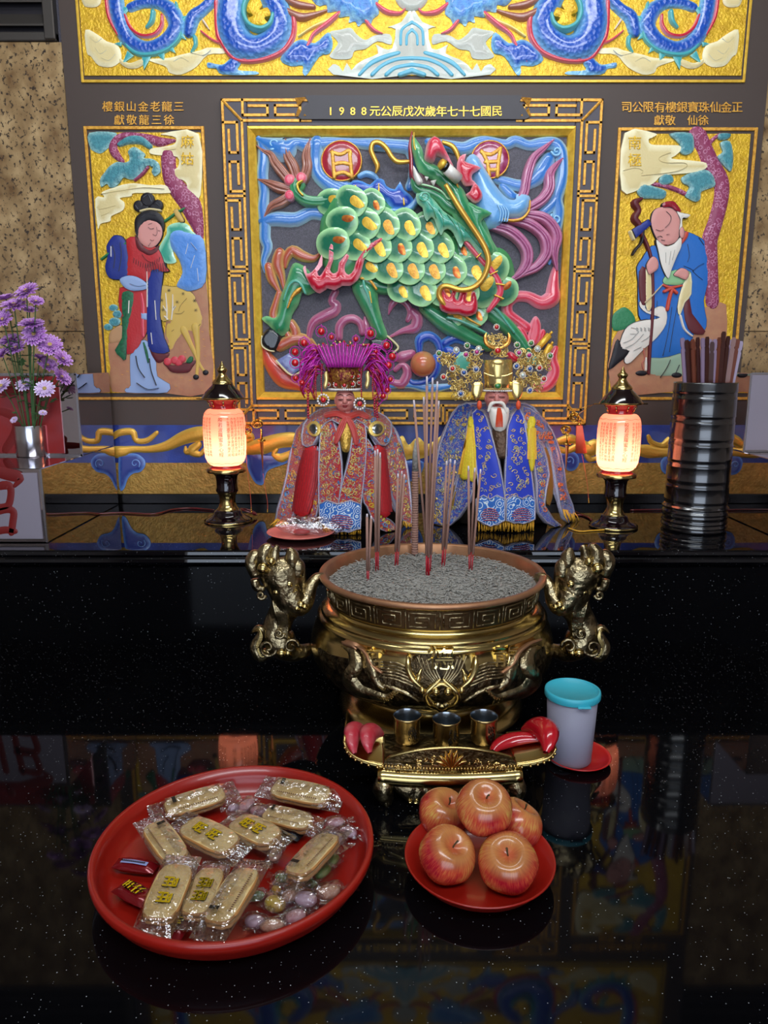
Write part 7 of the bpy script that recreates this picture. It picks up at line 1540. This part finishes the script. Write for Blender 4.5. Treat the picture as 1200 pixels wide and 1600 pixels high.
from mathutils import Euler
E_=lambda x,y,z: Euler((math.radians(x),math.radians(y),math.radians(z))).to_matrix()
RB2=mat('glossy_red_block','a8101e',rough=.18,coat=.7)
moon(560,1158,ztop+.030,.050,'worn red divination block at the far left of the stand',E_(48,0,78))
moon(585,1160,ztop+.030,.050,'worn red divination block leaning on the leftmost one',E_(46,4,74))
moon(806,1166,ztop+.022,.056,'glossy red divination block lying beside the right cup',E_(-15,-8,12),m=RB2)
moon(838,1156,ztop+.034,.064,'glossy red divination block standing against the lying one at the far right',E_(38,-6,-78),m=RB2)
# ---------------------------------------------------------------- saucer and tumbler
sq=T(903,1187,.0); rs=50*mpp(sq.y,0)
s_=thing('red_saucer',(sq.x,sq.y,0),'small red plastic saucer under the frosted tumbler','saucer')
lathe(MB(),(sq.x,sq.y,0),[(0,.0015),(rs*.6,.001),(rs*.66,.0012),(rs*.92,.009),(rs,.013),(rs*.985,.0145),(rs*.9,.0105),(rs*.64,.004),(0,.004)],48).build('dish',PLRED2,s_)
tq=T(889,1186,.0045); u=mpp(tq.y,.06); zt_=V(893,1078,tq.y).z; tu=thing('frosted_tumbler',(tq.x,tq.y,.0045),'frosted plastic tumbler of water with a turquoise lid on the red saucer','tumbler')
FROST=bpy.data.materials.new('frosted_plastic'); FROST.use_nodes=True; nt=FROST.node_tree; N=nt.nodes; L=nt.links; N.clear()
o_=N.new('ShaderNodeOutputMaterial'); mx=N.new('ShaderNodeMixShader'); pb=N.new('ShaderNodeBsdfPrincipled'); tr=N.new('ShaderNodeBsdfTranslucent'); tp2=N.new('ShaderNodeBsdfTransparent'); mx2=N.new('ShaderNodeMixShader')
pb.inputs['Base Color'].default_value=lin('cfccdc'); pb.inputs['Roughness'].default_value=.35; tr.inputs[0].default_value=lin('dedae8'); mx.inputs[0].default_value=.45; L.new(pb.outputs[0],mx.inputs[1]); L.new(tr.outputs[0],mx.inputs[2]); mx2.inputs[0].default_value=.34; tp2.inputs[0].default_value=(.85,.85,.9,1); L.new(mx.outputs[0],mx2.inputs[1]); L.new(tp2.outputs[0],mx2.inputs[2]); L.new(mx2.outputs[0],o_.inputs[0])
ht=zt_-.0045; r0=33*u*1.02; r1=40*u*.97
lathe(MB(),(tq.x,tq.y,.0045),[(0,.001),(r0*.9,.0),(r0,.004),(r0+(r1-r0)*.5,ht*.5),(r1,ht-.004),(r1*.97,ht-.004),(r0+(r1-r0)*.5-.0016,ht*.5),(r0-.0016,.006),(0,.0035)],44).build('tumbler_wall',FROST,tu)
lathe(MB(),(tq.x,tq.y,.0045),[(0,.004),(r0-.003,.0065),(r0+(r1-r0)*.52-.003,ht*.52),(0,ht*.52)],40).build('water',mat('cloudy_water','8d8a9c',rough=.15,trans=.35,ior=1.33),tu)
rl=42.5*u; lathe(MB(),(tq.x,tq.y,.0045),[(rl*.985,ht-.012),(rl*1.0,ht-.010),(rl*1.0,ht-.003),(rl*.985,ht+.0015),(rl*.93,ht+.003),(rl*.90,ht+.001),(rl*.88,ht-.001),(0,ht-.001)],48).build('lid',mat('turquoise_plastic','36a2b4',rough=.4,sub=0),tu)
mb=MB(); a0=T(896,1101,zt_); box(mb,tq.x-.004,tq.x+.022,tq.y-rl-.005,tq.y-rl+.004,.0045+ht-.0125,.0045+ht-.009,bev=.001); mb.build('lid_tab',MT['turquoise_plastic'],tu,smooth=False)
# ---------------------------------------------------------------- plate of apples
pq=T(749,1350,0); pu=mpp(pq.y,.02); 
plz=.034; pq=T(749,1335,plz); rp_=117*mpp(pq.y,plz); pq.z=0
ap=thing('red_plate',(pq.x,pq.y,0),'round red plastic plate holding the pile of five apples','plate')
lathe(MB(),(pq.x,pq.y,0),[(0,.002),(rp_*.62,.0015),(rp_*.66,.0),(rp_*.70,.0015),(rp_*.88,.016),(rp_*.97,plz-.004),(rp_,plz-.001),(rp_*.995,plz+.0015),(rp_*.97,plz),(rp_*.86,.018),(rp_*.68,.0055),(0,.005)],64).build('dish',PLRED,ap)
APM=mat('apple_skin','c4553c',rough=.26,coat=.35); nt,N,L,b=nodes(APM); tc=N.new('ShaderNodeTexCoord')
sepx=N.new('ShaderNodeSeparateXYZ'); L.new(tc.outputs['Object'],sepx.inputs[0]); at2=N.new('ShaderNodeMath'); at2.operation='ARCTAN2'; L.new(sepx.outputs[1],at2.inputs[0]); L.new(sepx.outputs[0],at2.inputs[1])
cmb=N.new('ShaderNodeCombineXYZ'); m9=N.new('ShaderNodeMath'); m9.operation='MULTIPLY'; m9.inputs[1].default_value=14; L.new(at2.outputs[0],m9.inputs[0]); mz=N.new('ShaderNodeMath'); mz.operation='MULTIPLY'; mz.inputs[1].default_value=60; L.new(sepx.outputs[2],mz.inputs[0]); L.new(m9.outputs[0],cmb.inputs[0]); L.new(mz.outputs[0],cmb.inputs[1])
oi=N.new('ShaderNodeObjectInfo'); L.new(oi.outputs['Random'],cmb.inputs[2])
n1=N.new('ShaderNodeTexNoise'); n1.inputs['Scale'].default_value=1.6; n1.inputs['Detail'].default_value=5; L.new(cmb.outputs[0],n1.inputs['Vector'])
n2=N.new('ShaderNodeTexNoise'); n2.inputs['Scale'].default_value=22; n2.inputs['Detail'].default_value=2; L.new(tc.outputs['Object'],n2.inputs['Vector'])
ad=N.new('ShaderNodeMath'); ad.operation='MULTIPLY_ADD'; ad.inputs[1].default_value=.9; L.new(n2.outputs['Fac'],ad.inputs[0]); hv_=N.new('ShaderNodeMath'); hv_.operation='MULTIPLY'; hv_.inputs[1].default_value=.55; L.new(n1.outputs['Fac'],hv_.inputs[0]); L.new(hv_.outputs[0],ad.inputs[2])
r=N.new('ShaderNodeValToRGB'); e=r.color_ramp.elements; e[0].position=.58; e[0].color=lin('9c1826'); e[1].position=.98; e[1].color=lin('c9a050'); x=e.new(.74); x.color=lin('b8452f'); x=e.new(.85); x.color=lin('c26a3c'); L.new(ad.outputs[0],r.inputs[0])
zz=N.new('ShaderNodeMapRange'); zz.inputs[1].default_value=.018; zz.inputs[2].default_value=.036; L.new(sepx.outputs[2],zz.inputs[0]); rd=N.new('ShaderNodeMath'); rd.operation='MULTIPLY'; rd.inputs[1].default_value=.75; L.new(zz.outputs[0],rd.inputs[0])
mx=N.new('ShaderNodeMix'); mx.data_type='RGBA'; L.new(rd.outputs[0],mx.inputs[0]); L.new(r.outputs[0],mx.inputs[6]); mx.inputs[7].default_value=lin('a8904a'); L.new(mx.outputs[2],b.inputs['Base Color'])
def apple_mesh(seed):
    r_=random.Random(seed); n,m=40,26; vs_=[]
    ph=[r_.uniform(0,6.28) for _ in range(3)]
    for i in range(m+1):
        t=math.pi*i/m
        for j in range(n):
            a=2*math.pi*j/n; rr_=.0385*(1+.025*math.cos(5*a+ph[0])*math.sin(t)*(1 if t>1.5 else .4)+.02*math.cos(a+ph[1]))
            x=rr_*max(0,math.sin(t))**.86; z=.0385*(.92*math.cos(t)) - .014*math.exp(-(t/.33)**2) + .009*math.exp(-((math.pi-t)/.3)**2)
            x*=1-.10*max(0,-math.cos(t)); vs_.append((x*math.cos(a),x*math.sin(a),z))
    mb=MB(); mb.add(vs_,[(i*n+j,(i+1)*n+j,(i+1)*n+(j+1)%n,i*n+(j+1)%n) for i in range(m) for j in range(n)]); o=mb.build('apple_flesh',APM); me=o.data; bpy.data.objects.remove(o); return me
for i,(px,py,z,rx,ry,rz,sc_,lab) in enumerate(((699,1337,.042,-25,18,20,1.03,'yellow-red apple at the front left of the plate'),(794,1349,.042,-28,-6,80,1.06,'red apple at the front right of the plate, calyx hollow facing up'),(693,1272,.040,-15,20,140,1.0,'apple at the back left, half hidden behind the top apple'),(806,1287,.040,10,30,200,1.0,'apple at the back right, half hidden behind the top apple'),(757,1262,.098,-24,2,260,1.04,'topmost apple of the pile'))):
    c=T(px,py,z); t=thing('apple',c,lab,'apple','apples on the red plate')
    o=link(bpy.data.objects.new('apple_flesh',apple_mesh(i))); o.parent=t; M_=Matrix.Rotation(math.radians(rx)*-1,4,'X')@Matrix.Rotation(math.radians(ry),4,'Y')@Matrix.Rotation(math.radians(rz),4,'Z')@Matrix.Scale(sc_*1.14,4); o.matrix_basis=M_
    m_=MB(); tube(m_,[(0,0,.019),(0,.001,.027),(.003,.002,.034)],[.0012,.0011,.0016],6,k=3); s2=m_.build('stem',mat('apple_stem','4a3a1c',rough=.8)); s2.parent=t; s2.matrix_basis=M_
# ---------------------------------------------------------------- bowl of crackers and sweets
zp=.052; bq=T(368,1312,zp); rb=215*mpp(bq.y,zp); bq.z=0
bw_=thing('red_tray',(bq.x,bq.y,0),'large round red plastic tray full of wrapped crackers and sweets','tray')
lathe(MB(),(bq.x,bq.y,0),[(0,.002),(rb*.80,.0015),(rb*.83,.0),(rb*.86,.002),(rb*.935,.018),(rb*.975,.033),(rb,zp-.012),(rb*1.005,zp-.006),(rb*1.003,zp-.001),(rb*.995,zp+.0015),(rb*.965,zp+.001),(rb*.945,.034),(rb*.90,.012),(rb*.85,.006),(0,.005)],96).build('dish',PLRED,bw_)
CRK=mat('rice_cracker','c4a468',rough=.5,coat=.25,var=('dcc48e',45,.7),bump=(60,.4,.003)); CRS=mat('toasted_side','a5713c',rough=.6); YCH=mat('yellow_print','d8b408',rough=.4); BLI=mat('print_black','14100c',rough=.4); SCRIPT=mat('print_brown','5a3428',rough=.5); WFIN=mat('crimped_film','b8b4c8',rough=.2,metal=.3,bump=(400,1,.002))
def cracker(px,py,ang,L_,Wd,z,face,label,tilt=(0,0),loc_mat=CRK):
    L_*=1.22; Wd*=1.16
    c=T(px,py,z); ux=(T(px+60*math.cos(math.radians(ang)),py+60*math.sin(math.radians(ang)),z)-c).normalized(); uz=Vector((0,0,1)); uy=uz.cross(ux)
    R_m=Matrix((ux,uy,uz)).transposed()@E_(tilt[0],tilt[1],0); ux,uy,uz=[R_m@v for v in (Vector((1,0,0)),Vector((0,1,0)),Vector((0,0,1)))]
    t=thing('wrapped_cracker',c,label,'cracker','wrapped rice crackers in the red tray')
    th=.0075
    def slab(zc,m,s_=1):
        mb=MB(); n=48; rings=[(.80,th*.5,0),(.93,th*.42,0),(1.0,th*.1,1),(1.0,-th*.1,1),(.93,-th*.42,1),(.8,-th*.5,1)]; vs_=[]
        for k,h,_ in rings:
            for j in range(n):
                a=2*math.pi*j/n; ex=.55; cx_=math.copysign(abs(math.cos(a))**ex,math.cos(a)); cy_=math.copysign(abs(math.sin(a))**ex,math.sin(a)); wv=1+.015*math.sin(j*6.28*12/n*1.0) if _ else 1
                vs_.append(c+ux*(cx_*L_*.5*s_*(1-(1-k)*.55)*wv)+uy*(cy_*Wd*.5*s_*(1-(1-k))*wv)+uz*(zc+h+.001*math.cos(2.2*cx_)))
        fs=[(i*n+j,i*n+(j+1)%n,(i+1)*n+(j+1)%n,(i+1)*n+j) for i in range(5) for j in range(n)]+[tuple(range(n))[::-1],tuple(5*n+j for j in range(n))]
        mb.add(vs_,fs); mb.m=[0 if i<n else 1 for i in range(5*n)]+[0,0]; return mb.build('cracker',[m,CRS],t)
    slab(-th*.55,loc_mat,.98); slab(th*.55,loc_mat)
    top=th*1.05+.0026
    def lp_(u,v,h=0): return c+ux*(u*L_*.5)+uy*(v*Wd*.5)+uz*(top+h)
    if face=='char':
        for k,(u,ch) in enumerate(((-.36,'旺'),(.20,'旺'))):
            for m2,hh,s_,bo in ((BLI,.0004,.0235,.0014),(YCH,.0010,.0225,.0007)):
                mb=MB(); vs_,fs=glyph(ch)
                for ox,oy in ((-bo,0),(bo,0),(0,bo),(0,-bo)): mb.add([lp_(u,0,hh)+ux*(x*s_+ox)*.95+uy*(y*s_+oy) if abs(math.cos(math.radians(ang)))>.5 else lp_(u,0,hh)+uy*-(0)+ux*(-(y*s_+oy))*.95+uy*(x*s_+ox) for x,y in vs_],fs)
                mb.build('printed_character',m2,t,smooth=False)
        MB().add([lp_(-.08,-.02,.0008),lp_(-.03,-.08,.0008),lp_(-.05,.0,.0008),lp_(-.10,.06,.0008)],[(0,1,2,3)]).build('printed_dash',YCH,t)
    else:
        mb=MB(); mb.add([lp_(-.72,.05,.0035),lp_(-.60,.05,.0035),lp_(-.60,.62,.0035),lp_(-.72,.62,.0035)],[(0,1,2,3)]); mb.build('black_registration_mark',BLI,t,smooth=False)
        mb=MB()
        for i in range(20):
            u=-.7+1.4*i/20; mb.add([lp_(u,-.66,.0015),lp_(u+.035,-.66,.0015),lp_(u+.035,-.54,.0015),lp_(u,-.54,.0015)],[(0,1,2,3)])
        mb.build('printed_small_text',SCRIPT,t,smooth=False,kind='stuff')
        r_=random.Random(int(px)); mb=MB(); vs_=[]
        for i in range(15):
            u=-.92+1.84*i/14
            for v in (-.0,.35,.7): vs_.append(lp_(u,v,.0022+r_.uniform(-.0008,.0012)+(.0015 if v==.35 else 0)))
        mb.add(vs_,[(3*i+j,3*i+3+j,3*i+4+j,3*i+1+j) for i in range(14) for j in range(2)]); mb.build('seam_flap',FILM,t,smooth=False)
    film(MB(),c,ux,uy,uz,L_*.56,Wd*.58,th*1.05+.003,random.Random(int(px+py)),15,9,.0009,.30).build('film_wrapper',FILM,t,smooth=False)
    for s_ in (-1,1):
        mb=MB(); vs_=[]; r_=random.Random(int(px)+s_)
        for i in range(17):
            v=-1+2*i/16; zz_=.0012*(1 if i%2 else -1)+r_.uniform(-.001,.001)
            vs_+=[c+ux*(s_*L_*.66)+uy*(v*Wd*.50)+uz*(zz_-.002),c+ux*(s_*L_*.735)+uy*(v*Wd*.51)+uz*(zz_-.002)]
        mb.add(vs_,[(2*i,2*i+1,2*i+3,2*i+2) for i in range(16)]); mb.build('crimped_end',FILM,t,smooth=False)
for a in ((305,1254,-17,.088,.042,.034,'seam','wrapped cracker at the back left of the tray, black mark at its left',(12,0)),
          (470,1240,11,.092,.042,.036,'seam','wrapped cracker at the back right of the tray, black mark at its left',(14,0)),
          (327,1308,25,.088,.046,.044,'char','wrapped cracker with yellow characters, near the middle left of the tray',(6,2)),
          (398,1300,28,.078,.046,.040,'char','wrapped cracker with yellow characters, at the centre of the tray',(4,-2)),
          (449,1281,14,.074,.036,.030,'plain','brown diamond-looking cracker right of the centre one',(10,0)),
          (258,1318,50,.084,.040,.040,'seam','wrapped cracker at the left with white seam, slanting down',(0,6)),
          (263,1396,-66,.088,.046,.046,'char','wrapped cracker with yellow characters, front left of the tray',(4,-3)),
          (318,1396,-66,.080,.040,.036,'char','wrapped cracker with yellow characters, half covered at the front',(0,0)),
          (364,1402,-56,.086,.044,.056,'seam','wrapped cracker on top at the front, black mark at its lower end',(-6,-4)),
          (490,1338,-47,.088,.042,.052,'seam','wrapped cracker on the right, resting on green sweets',(-8,0))):
    cracker(*a[:8],tilt=a[8])
def sweet(px,py,ang,z,m,label,L_=.026,Wd=.020,flat=.7,band=None,fm=None,name='wrapped_sweet'):
    c=T(px,py,z); ux=(T(px+40*math.cos(math.radians(ang)),py+40*math.sin(math.radians(ang)),z)-c).normalized(); uz=Vector((0,0,1)); uy=uz.cross(ux); t=thing(name,c,label,'sweet','small sweets in the red tray')
    R_m=Matrix((ux,uy,uz)).transposed(); m_=MB(); ball(m_,c,1,14,9,sx=L_*.5,sy=Wd*.5,sz=Wd*.5*flat,rot=R_m); m_.build('sweet_body',m,t)
    r_=random.Random(int(px)); film(MB(),c,ux,uy,uz,L_*.62,Wd*.62,Wd*.5*flat+.0025,r_,9,7,.0012,.1).build('clear_wrapper',fm or FILM,t,smooth=False)
    for s_ in (-1,1):
        m_=MB(); vs_=[]
        for i in range(9):
            v=-1+i/4; vs_+=[c+ux*(s_*L_*.62)+uy*(v*.003)+uz*r_.uniform(-.001,.001),c+ux*(s_*L_*1.15)+uy*(v*Wd*.55)+uz*r_.uniform(-.003,.003)]
        m_.add(vs_,[(2*i,2*i+1,2*i+3,2*i+2) for i in range(8)]); m_.build('twisted_end',fm or FILM,t,smooth=False)
    return t
def packet(px,py,ang,z,L_,Wd,m,label,txt=None,band=None,tilt=(0,0)):
    c=T(px,py,z); ux=(T(px+40*math.cos(math.radians(ang)),py+40*math.sin(math.radians(ang)),z)-c).normalized(); uz=Vector((0,0,1)); uy=uz.cross(ux); t=thing('sweet_packet',c,label,'sweet','small sweets in the red tray')
    film(MB(),c,ux,uy,uz,L_*.5,Wd*.5,.008,random.Random(int(px)),13,9,.0006,.15).build('foil_pouch',m,t,smooth=True)
    if band:
        mb=MB(); vs_=[c+ux*(u*L_*.36)+uy*(v*Wd*.16-.003)+uz*(.0100-.0012*abs(u)) for u in (-1,-.5,0,.5,1) for v in (-1,1)]; mb.add(vs_,[(2*i,2*i+2,2*i+3,2*i+1) for i in range(4)]); mb.build('printed_band',mat('lilac_band','8f98c8',rough=.4),t)
        mb=MB(); 
        for i in range(13): p=c+ux*((-.31+.048*i)*L_*1.05)+uy*(-.003)+uz*.0106; mb.add([p-ux*.0012-uy*.0016,p+ux*.0012-uy*.0016,p+ux*.0012+uy*.0016,p-ux*.0012+uy*.0016],[(0,1,2,3)])
        mb.build('printed_small_text',BLI,t,smooth=False,kind='stuff')
    if txt:
        for i,ch in enumerate(txt):
            vs_,fs=glyph(ch); u=(i-(len(txt)-1)/2)*.019
            for mm_,hh,bo in ((BLI,.0004,.0012),(YCH,.0010,.0006)):
                mb=MB(); 
                for ox in (-bo,bo): mb.add([c+ux*(u+x*.019+ox)+uy*(y*.019)+uz*(.0102+hh) for x,y in vs_],fs)
                mb.build('printed_character',mm_,t,smooth=False)
    return t
REDF=mat('red_foil','7a1018',rough=.22,metal=.3,coat=.5)
packet(212,1353,8,.020,.062,.026,REDF,'dark red foil sweet packet with a lilac printed band at the left',band=True)
packet(210,1396,28,.020,.058,.036,REDF,'dark red foil sweet packet with yellow characters at the left front',txt='旺仔')
packet(284,1438,-62,.020,.070,.030,REDF,'red packet with yellow lettering wedged between the front crackers',txt='旺旺')
packet(450,1300,20,.018,.050,.030,mat('black_foil','15161c',rough=.25,metal=.4),'small black foil packet under the centre crackers')
SWY=mat('yellow_sweet','b8a03c',rough=.35,var=('a87a4a',40,.6)); SWP=mat('pink_sweet','b07a80',rough=.4,var=('c9a8ac',90,.7)); SWM=mat('milk_sweet','b89ca8',rough=.4); SWG=mat('green_sweet','4a7a3a',rough=.4,var=('a8b07a',60,.6)); SWB=mat('brown_sweet','b08068',rough=.45,var=('cfae9a',120,.6),bump=(300,.8,.002))
for a in ((430,1412,20,.026,SWY,'yellow sweet in clear film at the front right of the tray',.034,.028),(455,1398,-30,.030,SWB,'striped pinkish sweet in film right of the yellow one',.036,.022),(478,1405,10,.030,SWM,'milky pink sweet near the front right rim',.034,.026),(512,1394,-15,.022,SWB,'striped pinkish sweet closest to the right rim',.040,.026),(398,1440,10,.020,SWM,'milky sweet with red print at the front of the tray',.030,.022),(425,1446,-5,.020,SWB,'striped sweet lying at the very front rim',.036,.020),(462,1432,-20,.022,SWP,'rosy sweet in film at the front rim',.030,.022),(505,1362,-40,.026,SWG,'green striped sweet under the right cracker',.034,.018),(520,1345,-50,.024,SWG,'green and white sweet by the right cracker edge',.030,.018),(440,1372,15,.026,SWG,'small green sweet between the front crackers',.022,.016),(432,1390,60,.032,mat('yellow_red_sweet','d0a818',rough=.3,var=('a8201c',90,.6)),'tiny yellow and red sweet above the yellow one',.018,.014),(430,1335,-60,.030,SWB,'pinkish sweet left of the right cracker',.030,.020),(385,1258,-35,.026,SWP,'rosy sweet between the two back crackers',.036,.022),(405,1268,10,.024,SWP,'pink sweet behind the centre cracker',.034,.024),(365,1262,-10,.026,SWM,'pale round sweet behind the left back cracker',.020,.018),(520,1308,30,.030,SWM,'pale sweet in film behind the right cracker',.036,.026),(545,1300,20,.026,SWM,'clear wrapped pale sweet nearest the right inner wall',.030,.022),(525,1285,-10,.028,SWP,'pinkish wrapped sweet at the right back',.030,.020),(400,1400,-10,.020,SWG,'green sweet beside the top front cracker',.026,.018),(485,1380,30,.022,SWG,'dark green sweet behind the striped sweets',.026,.016)):
    sweet(*a[:6],L_=a[6],Wd=a[7])
